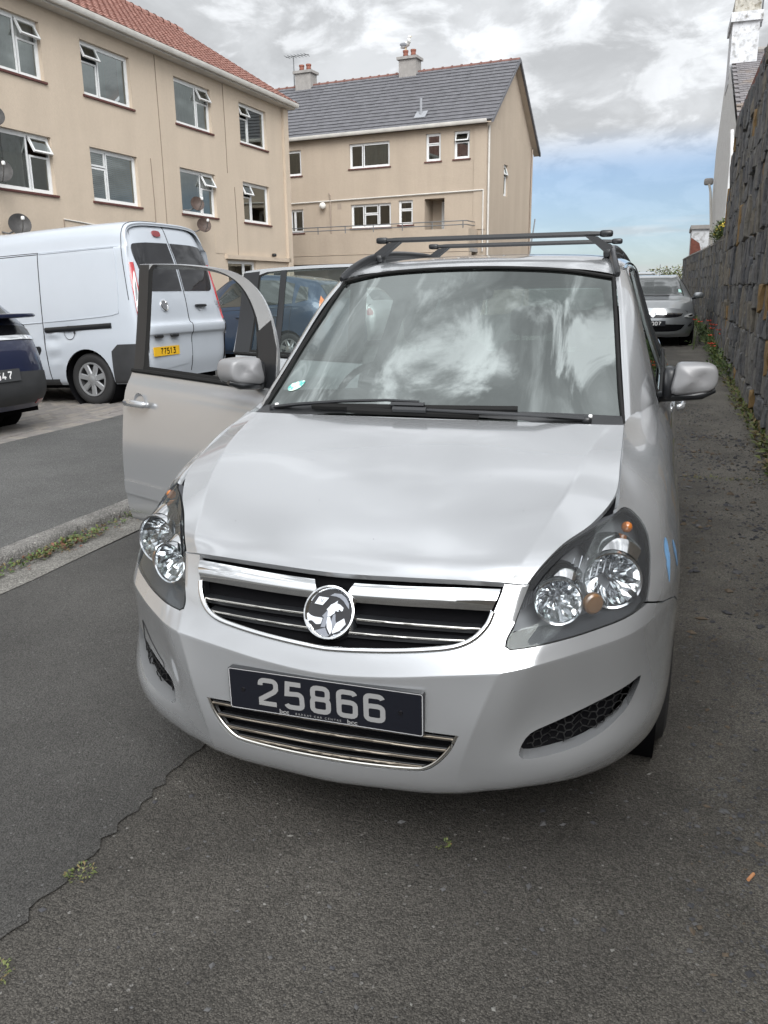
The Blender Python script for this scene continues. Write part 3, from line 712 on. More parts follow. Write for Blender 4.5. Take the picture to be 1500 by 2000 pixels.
for sg in (1, -1):      # dark channel under the shut line between bonnet and wing
    e = HS.at(np.full(40, 4.0), np.linspace(0, 5.95, 40))*[sg, 1, 1]; a = e+np.array([-.035*sg, 0, -.006]); c = e+np.array([-.012*sg, 0, -.022]); d = e+np.array([.012*sg, 0, -.016])
    MB().add(np.concatenate([a+[0, 0, -.012], c, d]), grid_faces(40, 3)).build('shut_line_channel', MATS['dark_void'], hero, True)
# engine bay floor under the bonnet so nothing shows through the gaps
MB().span((-.42, .20, .55), (.42, .85, .72)).build('engine_cover', MATS['dark_void'], hero, True)
MB().span((-.40, .10, .20), (.40, .18, .70)).build('radiator', MATS['dark_void'], hero, True)
MB().span((-.56, .30, .20), (.56, .85, .54)).build('engine_tray', MATS['dark_void'], hero, True)
MB().span((-.60, .5, .18), (.60, 4.1, .24)).build('underbody', MATS['dark_void'], hero, True)

# ---- headlamps
lamp_c = np.array(LAMP).mean(0)
shrink = lambda poly, k: [tuple(lamp_c+(np.array(p)-lamp_c)*k) for p in poly]
def inset(poly, d, sx=1.0, sy=1.0):
    P = np.array(poly); out = []; n = len(P)
    for i in range(n):
        a = P[i]-P[i-1]; b = P[(i+1) % n]-P[i]; a = a/max(np.linalg.norm(a), 1e-9); b = b/max(np.linalg.norm(b), 1e-9)
        m = np.array([-(a[1]+b[1]), a[0]+b[0]]); m = m/max(np.linalg.norm(m), 1e-9); out.append(tuple(P[i]+m*d*np.array([sx, sy])))
    return out
def lamp_side(sgn):
    fl = (lambda d: d) if sgn > 0 else mirror_x
    lens = panel('headlamp', fl(cut_panel(F, shrink(LAMP, .993), [], .10, .0)), MATS['lens_glass'], hero)
    lens['label'] = 'clear headlamp with two round reflectors and amber marker'
    # black edge seal
    ring_out = shrink(LAMP, .996); ring_in = shrink(LAMP, .965)
    panel('lamp_seal', fl(cut_panel(F, ring_out, [ring_in], .07, .01, offset=-.003)), MATS['black_rubber'], lens)
    sh = np.array([-.030, .100, .0])
    hv, hf, hn = cut_panel(F, shrink(LAMP, .99), [], .10, 0); hv = [tuple(np.array(p)+sh) for p in hv]
    panel('lamp_housing', fl((hv, hf, hn)), MATS['lamp_housing'], lens)
    lo = dense(shrink(LAMP, .985), .12); A_ = np.array([F.at(*q)[0]-F.nrm(*q)[0]*.004 for q in lo]); k_ = len(lo); wv_ = np.concatenate([A_, A_+sh]); wf = [(i, (i+1) % k_, k_+(i+1) % k_, k_+i) for i in range(k_)]
    wm = MB(); wm.add([(q[0]*sgn, q[1], q[2]) for q in wv_], wf if sgn > 0 else [f[::-1] for f in wf]); wm.build('housing_wall', mat('lamp_wall', (.07, .072, .078), .8, spec=.15), lens, True, 50)
    X = lambda p: (p[0]*sgn, p[1], p[2])
    for c, rad, dep in (((.668, .268, .724), .069, .07), ((.548, .145, .698), .055, .055)):
        M = frame_matrix(X((c[0], c[1], c[2])), (sgn*math.cos(R(12)), math.sin(R(12)), 0), (0, .06, 1)) @ Matrix.Rotation(R(0), 4, 'X')
        # local +Z points forward out of the lamp
        if (M.to_3x3() @ Vector((0, 0, 1))).y > 0: M = M @ Matrix.Rotation(math.pi, 4, 'Y')
        b = MB()
        jr = random.Random(int(rad*1000)); nseg = 26; prof = [(.14, 1.0), (.36, .86), (.62, .58), (.82, .30), (1.0, 0)]
        V_ = [(rad*r_*math.cos(2*math.pi*k/nseg), rad*r_*math.sin(2*math.pi*k/nseg), -dep*h_+(jr.uniform(-.006, .006) if 0 < q_ < 4 else 0)) for q_, (r_, h_) in enumerate(prof) for k in range(nseg)]
        b.add(V_, [(q_*nseg+k, q_*nseg+(k+1) % nseg, (q_+1)*nseg+(k+1) % nseg, (q_+1)*nseg+k) for q_ in range(4) for k in range(nseg)], M)
        b.build('reflector_bowl', MATS['reflector'], lens, True)
        MB().lathe([(rad*.99, -.004), (rad*1.0, .008), (rad*1.07, .010), (rad*1.10, -.01), (rad*1.12, -.05)], M, 36).build('bowl_ring', mat('ring_chrome', (.75, .76, .78), .12, 1.0), lens, True, 40)
        MB().lathe([(0, -dep*.2), (rad*.14, -dep*.24), (rad*.16, -dep*.4), (rad*.16, -dep)], M, 20).build('bulb_shield', mat('bulb_shield', (.35, .36, .38), .2, .9), lens, True, 40)
    # bright curved surfaces above the bowls
    for c, rad in (((.668, .268, .724), .069), ((.548, .145, .698), .055)):
        M = frame_matrix(X(c), (sgn*math.cos(R(12)), math.sin(R(12)), 0), (0, .06, 1))
        if (M.to_3x3() @ Vector((0, 0, 1))).y > 0: M = M @ Matrix.Rotation(math.pi, 4, 'Y')
        MB().lathe([(rad*1.12, -.012), (rad*1.25, -.030), (rad*1.42, -.052), (rad*1.55, -.085)], M, 14, R(38), R(138)).build('reflector_hood', mat('reflector_soft', (.8, .81, .82), .12, 1.0), lens, True, 40)
    # amber side marker and indicator bulb
    p = F.at(6.02, 2.10)[0]; n = F.nrm(6.02, 2.10)[0]; p = p-n*.012
    MB().lathe([(.0, .003), (.022, .002), (.027, -.002), (.028, -.012)], frame_matrix(X(p), np.cross((0, 0, 1), np.array(X(n))), (0, 0, 1)), 28).build('amber_marker', MATS['amber_marker'], lens, True, 30)
    b = MB(); blob(b, X((.692, .392, .832)), (.030, .03, .030), .9); b.build('indicator_bulb', MATS['amber'], lens, True, 60)
    r = MB()
    for k in range(16):     # fluted inner bezel at the top
        s = 3.8+k*.19; q0 = F.at(s, .25+.03*k)[0]-F.nrm(s, .25+.03*k)[0]*.028; q1 = F.at(s-.12, 1.2)[0]-F.nrm(s-.12, 1.2)[0]*.05
        r.tube([X(q0), X(q1)], .0022, 5)
    r.build('bezel_flutes', mat('flute', (.30, .31, .33), .25, .6), lens, True, 40)
lamp_side(1); lamp_side(-1)

# ---- upper grille
back = GRILLE_EDGE[:-1]+mir(GRILLE_EDGE)+[(-2.65, .0), (0, .0), (2.65, .0)]
panel('grille_recess', cut_panel(F, back, [], .15, .03, offset=-.035), MATS['dark_void'], hero)
bar = smooth_line([(.27, .38), (1.4, .33), (2.3, .28), (2.615, .24)], 3)+smooth_line([(2.60, .62), (2.57, 1.12), (2.2, 1.14), (1.3, 1.18), (.40, 1.22)], 3)+[(.33, 1.05), (.25, .8), (.24, .55)]
nt_, ns_ = 13, 40; CB = []
for a in np.linspace(0, 1, nt_):
    s0 = .24+.10*abs(a-.5)*2+.06*a; s1 = 2.615-.05*a; ss = np.linspace(s0, s1, ns_); tt = (.38-.14*(ss/2.6)**2)+a*((1.22-.10*(ss/2.6))-(.38-.14*(ss/2.6)**2))
    CB.append(F.at(ss, tt)+F.nrm(ss, tt)*(.002+.0105*math.sin(math.pi*(a*.92+.04))))
CB = np.concatenate(CB)
for sg in (1, -1):
    m = MB(); m.add([(p[0]*sg, p[1], p[2]) for p in CB], [f[::-1] if sg > 0 else f for f in grid_faces(ns_, nt_)]); m.build('chrome_bar', MATS['chrome'], hero, True, 80)
for t, s1 in ((1.78, 2.52), (2.30, 2.36)):
    for a, b in ((-s1, s1),):
        n = 60; S = np.linspace(a, b, n); m = MB(); lo = F.at(S, np.full(n, t+.10))-F.nrm(S, np.full(n, t))*.006; hi = F.at(S, np.full(n, t))-F.nrm(S, np.full(n, t))*.010
        bk = hi+np.array([0, .03, -.002]); bl = lo+np.array([0, .03, -.006]); V = np.concatenate([hi, lo, bl, bk])
        fs = []
        for k in range(4):
            for i in range(n-1): fs.append((k*n+i, k*n+i+1, ((k+1) % 4)*n+i+1, ((k+1) % 4)*n+i))
        m.add(V, [f[::-1] for f in fs]); m.build('grille_slat', MATS['satin_black'], hero, True, 40); MB().tube([tuple(q) for q in (lo+hi)/2+np.array([0, -.002, 0])], .0034, 6).build('slat_chrome_edge', MATS['chrome_slat'], hero, True, 60)
        m = MB(); lo2 = lo+np.array([0, .008, -.002]); lo3 = lo2+np.array([0, -.001, -.011]); V = np.concatenate([lo2, lo3, lo3+[0, .03, 0], lo2+[0, .03, 0]])
        m.add(V, [f[::-1] for f in fs]); m.build('grille_fin', MATS['satin_black'], hero, True, 40)
GE = [p for p in GRILLE_EDGE if p[1] > 1.15]; GE = GE+mir(GE[:-1])
tr = [F.at(s*.992, t-.03)[0]+F.nrm(s*.992, t-.03)[0]*.001 for s, t in GE]
MB().tube(tr, .0075, 8).build('grille_chrome_trim', MATS['chrome'], hero, True, 50)
# ---- badge
E0 = Vector((0, -.004, .664)); EU = Vector((0, .46, .888)); EM = frame_matrix(E0, (1, 0, 0), EU)    # local z faces the front
er = .068
bd = MB().lathe([(er*1.05, -.03), (er*1.04, .002), (er*.99, .009), (er*.93, .010), (er*.86, .005), (er*.83, .002)], EM, 48).build('badge', MATS['chrome'], hero, True, 40)
bd['label'] = 'round chrome badge with a griffin and flag'
MB().lathe([(er*.84, .003), (0, .003)], EM, 40).build('badge_disc', mat('badge_black', (.010, .010, .013), .5), bd, True)
def emb(poly, m, h):
    q = [((x-738)/520*er*.94, -(y-742)/545*er*.94) for x, y in poly]
    MB().prism(q[::-1] if sum(q[i-1][0]*q[i][1]-q[i][0]*q[i-1][1] for i in range(len(q))) < 0 else q, h, EM @ Matrix.Translation((0, 0, .003))).build('griffin', m, bd, True)
gl, gd = mat('badge_silver', (.72, .74, .77), .2, .95), mat('badge_grey', (.26, .27, .30), .25, .9)
emb([(900, 480), (890, 540), (960, 560), (1040, 620), (1030, 690), (1000, 700), (970, 670), (920, 672), (958, 700), (930, 715), (880, 700), (860, 760), (830, 780), (780, 830), (720, 840), (715, 720), (680, 690), (730, 630), (760, 580), (830, 540)], gl, .004)
emb([(720, 842), (780, 850), (830, 1000), (850, 1150), (830, 1215), (790, 1160), (740, 1080), (715, 960)], gl, .0036)
emb([(712, 690), (600, 840), (640, 860), (600, 1080), (700, 1070), (718, 960), (714, 840)], gd, .003)
emb([(290, 805), (360, 850), (430, 870), (620, 880), (600, 1000), (560, 1020), (490, 1025), (400, 960), (330, 960), (290, 900)], gl, .0034)
emb([(920, 960), (1080, 840), (1130, 960), (1020, 1110), (870, 1190), (855, 1145)], gl, .0026)
emb([(480, 430), (700, 440), (580, 610), (400, 590)], gl, .0042)
emb([(710, 390), (800, 330), (950, 330), (1060, 400), (1140, 520), (1160, 640), (1085, 560), (1020, 480), (930, 420), (850, 395)], gd, .0026)
emb([(480, 1165), (700, 1078), (770, 1200), (820, 1240), (700, 1250), (560, 1215)], gd, .0024)
emb([(830, 800), (880, 760), (900, 900), (920, 950), (850, 1130), (800, 980)], gd, .0022)
text('flag_letter', 'V', .015, gd, EM @ Matrix.Translation((-.0228, .0265, .0076)), bd, True, shear=.15)
for k, ch in enumerate('VAUXHALL'):
    a = R(128-76*k/7); text('badge_lettering', ch, .0090, gd, EM @ Matrix.Translation((er*.905*math.cos(a), er*.905*math.sin(a), .0102)) @ Matrix.Rotation(a-math.pi/2, 4, 'Z'), bd, True)

# ---- number plate
PM = frame_matrix((-.001, -.064, .450), (1, 0, 0), (0, -.029, 1))
pl = MB().prism(_rr(-.263, -.0585, .263, .0585, .006), .016, PM @ Matrix.Translation((0, 0, -.013))).build('number_plate', MATS['satin_black'], hero, True, 30)
pl['label'] = 'black number plate with silver digits 25866'
MB().prism(_rr(-.258, -.0535, .258, .0535, .004), .0008, PM @ Matrix.Translation((0, 0, .003))).build('plate_face', MATS['plate_black'], pl, True)
MB().ribbon(_rr(-.2605, -.056, .2605, .056, .005), .0022, PM @ Matrix.Translation((0, 0, .0034)), True).build('plate_border', mat('border_grey', (.42, .42, .43), .4), pl, True)
digits(MB(), '25866', .079, PM @ Matrix.Translation((-.006, .002, .0044)), .66, .205, .50).build('plate_digits', MATS['plate_silver'], pl, True)
for x, s in ((-.108, 'bcc'), (.078, 'bcc')): text('plate_mark', s, .0165, MATS['plate_silver'], PM @ Matrix.Translation((x, -.0478, .0044)), pl, True, bold=.0004, sx=1.2)
text('plate_lettering', 'B A R R A S   C A R   C E N T R E', .0088, MATS['plate_silver'], PM @ Matrix.Translation((-.014, -.0485, .0044)), pl, True)
for x in (-.222, .205): MB().lathe([(.0065, 0), (.0055, .0025), (0, .003)], PM @ Matrix.Translation((x, 0, .0036)), 14).build('plate_screw', MATS['gloss_black'], pl, True, 40)

# ---- lower grille
panel('lower_grille_recess', cut_panel(F, lower, [], .15, .0, offset=-.045), MATS['dark_void'], hero)
for t, s1 in ((5.28, 2.50), (5.52, 2.40), (5.76, 2.22), (5.97, 1.98)):
    n = 48; S = np.linspace(-s1, s1, n); a = F.at(S, np.full(n, t)); hi = a+[0, .014, .004]; lo = a+[0, .008, -.004]
    V = np.concatenate([hi, lo, lo+[0, .03, -.010], hi+[0, .03, -.010]]); fs = [(k*n+i, k*n+i+1, ((k+1) % 4)*n+i+1, ((k+1) % 4)*n+i) for k in range(4) for i in range(n-1)]
    sl_ = MB().add(V, [f[::-1] for f in fs]).build('lower_grille_slat', MATS['black_plastic'], hero, True, 40)
    MB().tube([tuple(q) for q in (hi+lo)/2+np.array([0, -.003, .001])], .0036, 6).build('slat_edge', MATS['bronze_slat'], sl_, True, 60)
LE = LOWER_EDGE+mir(LOWER_EDGE[:-1])
MB().tube([F.at(s*.985, t-.06)[0]+np.array([0, .006, 0]) for s, t in LE], .005, 8).build('lower_grille_trim', MATS['chrome_slat'], hero, True, 50)
# ---- fog lamp recesses with honeycomb mesh
def fog_side(sgn):
    fl = (lambda d: d) if sgn > 0 else mirror_x
    FI = np.array(FOG); c = FI.mean(0); fo = [tuple(c+(p-c)*1.04) for p in FI]
    panel('fog_recess', fl(cut_panel(F, fo, [], .10, 0, offset=-.042)), MATS['dark_void'], hero)
    hm = MB(); st = .021; a0 = np.array([F.at(s, t)[0] for s, t in FOG]); x0, x1 = a0[:, 0].min(), a0[:, 0].max(); z0, z1 = a0[:, 2].min(), a0[:, 2].max()
    cxz = (a0[:, 0].mean(), a0[:, 2].mean()); pxz = [(cxz[0]+(p[0]-cxz[0])*.95, cxz[1]+(p[2]-cxz[1])*.95+.004) for p in a0]; xs = np.arange(x0, x1, st*.866); seg = []
    for i, x in enumerate(xs):
        for z in np.arange(z0+(st/2 if i % 2 else 0), z1, st):
            hexp = [(x+st*.52*math.cos(R(60*k)), z+st*.52*math.sin(R(60*k))) for k in range(6)]
            for k in (0, 1, 2): seg.append((hexp[k], hexp[k+1]))
    for (p, q) in seg:
        if _inside(pxz, [p])[0] and _inside(pxz, [q])[0]:
            yy = lambda u: np.interp(u[0], sorted(a0[:, 0]), np.array(a0[:, 1])[np.argsort(a0[:, 0])])+.034
            hm.tube([(p[0]*sgn, yy(p), p[1]), (q[0]*sgn, yy(q), q[1])], .0018, 4, False)
    hm.build('fog_mesh', MATS['black_rubber'], hero, True)
fog_side(1); fog_side(-1)

# towing-eye cover in the bumper beside the far fog recess
TC = [(-6.35, 4.55), (-5.35, 5.02), (-5.35, 5.22), (-6.35, 4.92)]
lp = dense(TC, .1); MB().tube([tuple(F.at(*q)[0]+F.nrm(*q)[0]*.0006) for q in lp+[lp[0]]], .0014, 5, False).build('towing_eye_cover', MATS['black_rubber'], hero, True)

# ---- windscreen
WS = [
 [(0, 1.520, 1.524), (.20, 1.528, 1.520), (.38, 1.555, 1.508), (.547, 1.606, 1.481)],
 [(0, 1.335, 1.408), (.205, 1.343, 1.405), (.395, 1.372, 1.394), (.572, 1.430, 1.362)],
 [(0, 1.130, 1.272), (.212, 1.139, 1.270), (.41, 1.170, 1.260), (.598, 1.238, 1.228)],
 [(0, .945, 1.143), (.220, .955, 1.142), (.425, .985, 1.134), (.622, 1.075, 1.103)],
 [(0, .790, 1.030), (.225, .802, 1.029), (.44, .838, 1.026), (.645, .955, 1.012)],
]
W = Skin(WS, sym=True)
wo = [(-2.99, .02), (2.99, .02), (3, 3.98), (-3, 3.98)]
ws = panel('windscreen', cut_panel(W, wo, [], .11, 0), MATS['windscreen_glass'], hero)
fi = smooth_line([(-2.78, .42), (-2.5, .17), (-1.5, .13), (0, .12), (1.5, .13), (2.5, .17), (2.78, .42)], 4)+smooth_line([(2.86, 2), (2.88, 2.95), (2.7, 3.18), (1.5, 3.24), (0, 3.26), (-1.5, 3.24), (-2.7, 3.18), (-2.88, 2.95), (-2.86, 2)], 4)
panel('screen_border', cut_panel(W, wo, [fi], .11, 0, offset=-.003), mat('frit', (.018, .019, .021), .35), ws)
MB().tube([tuple(W.at(s, 0)[0]+np.array([0, -.004, .004])) for s in np.linspace(-3, 3, 40)], .007, 6).build('screen_seal', MATS['black_rubber'], ws, True, 40)
for sg in (1, -1): MB().tube([tuple((W.at(3, t)[0]+np.array([.004, 0, .003]))*[sg, 1, 1]) for t in np.linspace(0, 4, 24)], .0075, 6).build('screen_seal', MATS['black_rubber'], ws, True, 40)
# scuttle panel below the glass
sc = MB(); n = 30; S = np.linspace(-3.02, 3.02, n); a = W.at(S, np.full(n, 3.72))+[0, -.004, .004]; b = HS.at(np.linspace(-4, 4, n), np.full(n, .0))+[0, .006, -.02]; c2 = b+[0, -.02, -.05]
sc.add(np.concatenate([a, b, c2]), [f[::-1] for f in grid_faces(n, 3)][::1]); sc.build('scuttle', MATS['black_plastic'], hero, True, 30, flip=True)
# wipers
def wp(s, t, h): p = W.at(s, t)[0]+W.nrm(s, t)[0]*h; return tuple(p)
def wiper(path, blade, piv):
    arm = MB().tube([wp(*p) for p in path], [.013, .012, .010, .008, .007][:len(path)], 6, squash=(1, .6)).build('wiper', MATS['satin_black'], hero, True, 40)
    n = 14; B = [wp(blade[0][0]+(blade[1][0]-blade[0][0])*k/n, blade[0][1]+(blade[1][1]-blade[0][1])*k/n, .022) for k in range(n+1)]
    MB().tube(B, .010, 6, squash=(.8, 1.2)).build('wiper_blade', MATS['black_rubber'], arm, True, 40)
    m = (blade[0][0]+blade[1][0])/2; q0 = np.array(wp(m-.25, (blade[0][1]+blade[1][1])/2, .036)); q1 = np.array(wp(m+.25, (blade[0][1]+blade[1][1])/2, .036))
    MB().tube([q0, q1], .010, 6).build('blade_bracket', MATS['satin_black'], arm, True, 40)
    b = MB(); blob(b, wp(*piv), (.035, .04, .03), .7); b.build('wiper_pivot', MATS['satin_black'], arm, True, 40)
    b = MB(); blob(b, tuple(np.array(wp(*piv))+[.012, -.004, .014]), (.013, .016, .012), .6); b.build('worn_patch', MATS['plate_white'], arm, True, 40)
wiper([(-2.62, 3.90, .02), (-2.0, 3.85, .03), (-1.2, 3.76, .036), (-.5, 3.70, .036), (.0, 3.70, .034)], ((-1.75, 3.84), (1.45, 3.76)), (-2.62, 3.90, .015))
wiper([(2.42, 4.0, .03), (1.7, 3.97, .036), (.9, 3.93, .036), (.2, 3.90, .034), (-.3, 3.88, .03)], ((-1.1, 3.90), (.9, 3.93)), (2.42, 4.0, .024))
# parking disc sticker behind the glass
st = smooth_line([(-2.66, 3.02), (-2.50, 2.98), (-2.33, 2.98), (-2.33, 3.12), (-2.42, 3.22), (-2.60, 3.25), (-2.70, 3.14)], 3, True)
sm = bpy.data.materials.new('sticker'); sm.use_nodes = True; _nt = sm.node_tree; _b = _nt.nodes['Principled BSDF']; _b.inputs['Roughness'].default_value = .5
_n = _nt.nodes.new('ShaderNodeTexNoise'); _n.inputs['Scale'].default_value = 55; _g = _nt.nodes.new('ShaderNodeNewGeometry'); _nt.links.new(_g.outputs['Position'], _n.inputs['Vector'])
_c = _nt.nodes.new('ShaderNodeValToRGB'); _nt.links.new(_n.outputs[0], _c.inputs[0]); _nt.links.new(_c.outputs[0], _b.inputs['Base Color'])
_c.color_ramp.elements[0].position = .42; _c.color_ramp.elements[0].color = (.10, .50, .45, 1); _c.color_ramp.elements[1].position = .56; _c.color_ramp.elements[1].color = (.75, .82, .74, 1)
panel('windscreen_sticker', cut_panel(W, st, [], .05, 0, offset=.002), sm, ws)

# ---- roof
ry = [(1.522, 1.526), (1.75, 1.570), (2.1, 1.597), (2.6, 1.607), (3.2, 1.598), (3.75, 1.565), (4.16, 1.50)]
ROOF = []
for k, (y, z) in enumerate(ry):
    d = (0, .002, .009, .018, .030, .047)
    row = [(x, y+ (0, .008, .038, .062, .086, .15)[i]*(1 if k == 0 else .2 if k == 1 else 0), z-d[i]) for i, x in enumerate((0, .2, .4, .485, .545, .578))]
    ROOF.append(row)
RS = Skin(ROOF[::-1], sym=True)
panel('roof', patch(RS, -5, 5, 0, 6, 81, 61), SP, hero)
RAIL = [(.566, 1.605, 1.492), (.552, 1.68, 1.530), (.537, 1.78, 1.563), (.524, 1.92, 1.590), (.514, 2.15, 1.610), (.510, 2.6, 1.620), (.512, 3.1, 1.612), (.520, 3.55, 1.585), (.53, 3.9, 1.54)]
RAILS = smooth_line(RAIL, 5)
for sg in (1, -1):
    MB().tube([(p[0]*sg, p[1], p[2]) for p in RAILS], [.010]+[.0145]*(len(RAILS)-2)+[.010], 10, squash=(.9, 1.2)).build('roof_rail', MATS['satin_black'], hero, True, 50)
    MB().tube([(p[0]*sg*1.0, p[1], p[2]-.02) for p in RAILS[6:-4]], .014, 6).build('roof_rail_base', MATS['black_plastic'], hero, True, 50)
for y, z, e in ((1.945, 1.664, .505), (2.83, 1.676, .50)):
    m = MB(); n = 13
    sec = [(-.015, -.010), (.015, -.010), (.018, -.002), (.015, .011), (-.015, .011), (-.018, -.002)]
    xs = np.linspace(-e, e, n); V = [(x, y+a*(.75 if i in (0, n-1) else 1), z+b*(.6 if i in (0, n-1) else 1)) for i, x in enumerate(xs) for a, b in sec]; k = len(sec)
    m.add(V, [(i*k+j, i*k+(j+1) % k, (i+1)*k+(j+1) % k, (i+1)*k+j) for i in range(n-1) for j in range(k)]+[tuple(range(k))[::-1], tuple((n-1)*k+j for j in range(k))])
    cb = m.build('roof_bar', MATS['black_plastic'], hero, True, 30, flip=True)
    for sg in (1, -1):
        b = MB(); blob(b, (sg*(e-.012), y, z), (.055, .044, .028), .5); b.build('bar_end_cap', MATS['satin_black'], cb, True, 50)
        f = MB(); P = [(sg*(e-.10), z-.008), (sg*(e-.045), z-.012), (sg*(e+.018), z-.055), (sg*(e+.020), z-.088), (sg*(e-.010), z-.080), (sg*(e-.05), z-.045)]
        if sg < 0: P = P[::-1]
        f.prism(P, .055, Matrix(((1, 0, 0, 0), (0, 0, -1, y+.0275), (0, 1, 0, 0), (0, 0, 0, 1)))); f.build('bar_foot', MATS['black_plastic'], cb, True, 25)
        b = MB(); blob(b, (sg*(e+.004), y, z-.078), (.05, .06, .04), .5); b.build('rail_clamp', MATS['satin_black'], cb, True, 50)
# ---- A pillars
def apillar(sgn):
    I = [(.652, .950, 1.022), (.617, 1.195, 1.205), (.588, 1.415, 1.368), (.557, 1.622, 1.492)]
    O = [(.745, 1.305, 1.050), (.692, 1.475, 1.235), (.643, 1.640, 1.392), (.594, 1.800, 1.505)]
    bl = np.array((.6, -.36, .72)); I_, O_ = np.array(I), np.array(O); Mq = I_+.16*(O_-I_)+bl*.013; Q = I_+.6*(O_-I_)+bl*.020
    P_ = Skin(np.array([I, Mq, Q, O]).transpose(1, 0, 2)[::-1])
    d = patch(P_, 0, 3, 0, 3, 25, 30)
    panel('windscreen_pillar', d if sgn > 0 else mirror_x(d), SP, hero)
apillar(1); apillar(-1)

# ---- body sides
SY = [1.33, 1.75, 2.2, 2.7, 3.2, 3.7, 4.1, 4.32]
rows = [((.590, .578, .574, .574, .572, .565, .545, .52), (1.47, 1.523, 1.548, 1.556, 1.548, 1.518, 1.470, 1.42)),
        ((.610, .598, .592, .590, .588, .580, .560, .530), (1.44, 1.485, 1.513, 1.520, 1.508, 1.475, 1.425, 1.37)),
        ((.680, .674, .667, .662, .656, .648, .630, .58), (1.24, 1.265, 1.28, 1.29, 1.29, 1.28, 1.25, 1.20)),
        ((.748, .750, .750, .748, .744, .736, .712, .64), (1.040, 1.050, 1.060, 1.070, 1.085, 1.10, 1.09, 1.05)),
        ((.802, .806, .808, .808, .806, .798, .765, .68), (.93, .94, .945, .95, .955, .96, .955, .93)),
        ((.834, .838, .840, .842, .842, .836, .795, .70), (.75, .75, .75, .75, .76, .76, .76, .75)),
        ((.842, .848, .852, .855, .856, .850, .81, .71), (.60,)*8), ((.838, .845, .850, .853, .853, .846, .805, .70), (.42,)*8),
        ((.818, .828, .834, .836, .836, .828, .785, .68), (.30,)*8), ((.79, .79, .79, .79, .79, .78, .745, .64), (.235,)*8)]
SIDE = Skin([[(rx[i], SY[i]+(.06*0), rz[i]) for i in range(8)] for rx, rz in rows])
sy = lambda y: float(np.interp(y, SY, range(8)))
def poly_y(pts): return [(sy(y), t) for y, t in pts]
DOOR_F = poly_y([(1.335, 3.05), (2.50, 3.05), (2.50, 8.3), (1.40, 8.3), (1.335, 7.8)])
DOOR_R = poly_y([(2.515, 3.05), (3.40, 3.05), (3.40, 4.5), (3.28, 6.0), (3.14, 7.2), (3.12, 8.3), (2.515, 8.3)])
# window frames: outer outline and opening
FR_F = smooth_line(poly_y([(1.335, 3.0), (1.42, 2.55), (1.55, 1.85), (1.70, 1.18), (1.88, .72), (2.10, .52), (2.49, .46)]), 4)+poly_y([(2.49, 3.0)])
FR_O = smooth_line(poly_y([(1.338, 3.0), (1.350, 2.2), (1.43, 1.55), (1.58, 1.05), (1.80, .68), (2.08, .50), (2.49, .46)]), 4)+poly_y([(2.49, 3.0)])
OP_O = smooth_line(poly_y([(1.47, 2.98), (1.472, 2.25), (1.505, 1.72), (1.635, 1.20), (1.85, .84), (2.10, .69), (2.36, .65)]), 4)+poly_y([(2.40, 1.0), (2.40, 2.98)])
OP_F = smooth_line(poly_y([(1.52, 2.98), (1.56, 2.55), (1.64, 1.95), (1.76, 1.42), (1.92, 1.05), (2.12, .88), (2.36, .84)]), 4)+poly_y([(2.40, 1.0), (2.40, 2.98)])
FR_R = poly_y([(2.525, 3.0), (2.525, .46), (2.95, .46), (3.26, .50)])+poly_y([(3.36, .62), (3.42, 3.0)])
OP_R = poly_y([(2.60, 2.98), (2.60, .86), (2.95, .86), (3.20, .88), (3.26, 1.0), (3.31, 2.98)])
door_f = cut_panel(SIDE, DOOR_F, [], .13, .03); door_r = cut_panel(SIDE, DOOR_R, [], .13, .03)
fr_f = cut_panel(SIDE, FR_F, [OP_F], .10, .03); fr_r = cut_panel(SIDE, FR_R, [OP_R], .10, .03)
gl_f = cut_panel(SIDE, OP_F, [], .25, 0, offset=-.006); gl_r = cut_panel(SIDE, OP_R, [], .25, 0, offset=-.006)
fr_o = cut_panel(SIDE, FR_O, [OP_O], .10, .03)
sail_o = cut_panel(SIDE, poly_y([(1.341, 3.0), (1.353, 2.2), (1.405, 1.72), (1.50, 1.98), (1.475, 2.3), (1.475, 3.0)]), [], .15, .0, offset=.003)
seal_o = cut_panel(SIDE, OP_O, [[tuple(np.array(OP_O).mean(0)+(np.array(p)-np.array(OP_O).mean(0))*.94) for p in OP_O]], .10, 0, offset=.002)
divider = cut_panel(SIDE, poly_y([(3.06, .86), (3.10, .86), (3.13, 3.0), (3.09, 3.0)]), [], .2, .01, offset=.004)
blk_f = cut_panel(SIDE, poly_y([(2.40, .66), (2.49, .66), (2.49, 3.0), (2.40, 3.0)]), [], .2, 0, offset=.003)
blk_r = cut_panel(SIDE, poly_y([(2.525, .80), (2.60, .80), (2.60, 3.0), (2.525, 3.0)]), [], .2, 0, offset=.003)
blk_rr = cut_panel(SIDE, poly_y([(3.255, .80), (3.37, .82), (3.415, 3.0), (3.305, 3.0)]), [], .2, 0, offset=.003)
seal_f = cut_panel(SIDE, OP_F, [inset(OP_F, -.07) if False else [tuple(np.array(OP_F).mean(0)+(np.array(p)-np.array(OP_F).mean(0))*.945) for p in OP_F]], .10, 0, offset=.002)
seal_r = cut_panel(SIDE, OP_R, [[tuple(np.array(OP_R).mean(0)+(np.array(p)-np.array(OP_R).mean(0))*.945) for p in OP_R]], .10, 0, offset=.002)
sail_f = cut_panel(SIDE, poly_y([(1.345, 3.0), (1.40, 2.62), (1.50, 2.05), (1.575, 2.05), (1.56, 2.6), (1.545, 3.0)]), [], .15, 0, offset=.003)
belt_f = [tuple(SIDE.at(sy(y), 3.02)[0]+np.array([.004, 0, 0])) for y in np.linspace(1.50, 2.495, 12)]
belt_r = [tuple(SIDE.at(sy(y), 3.02)[0]+np.array([.004, 0, 0])) for y in np.linspace(2.52, 3.41, 12)]
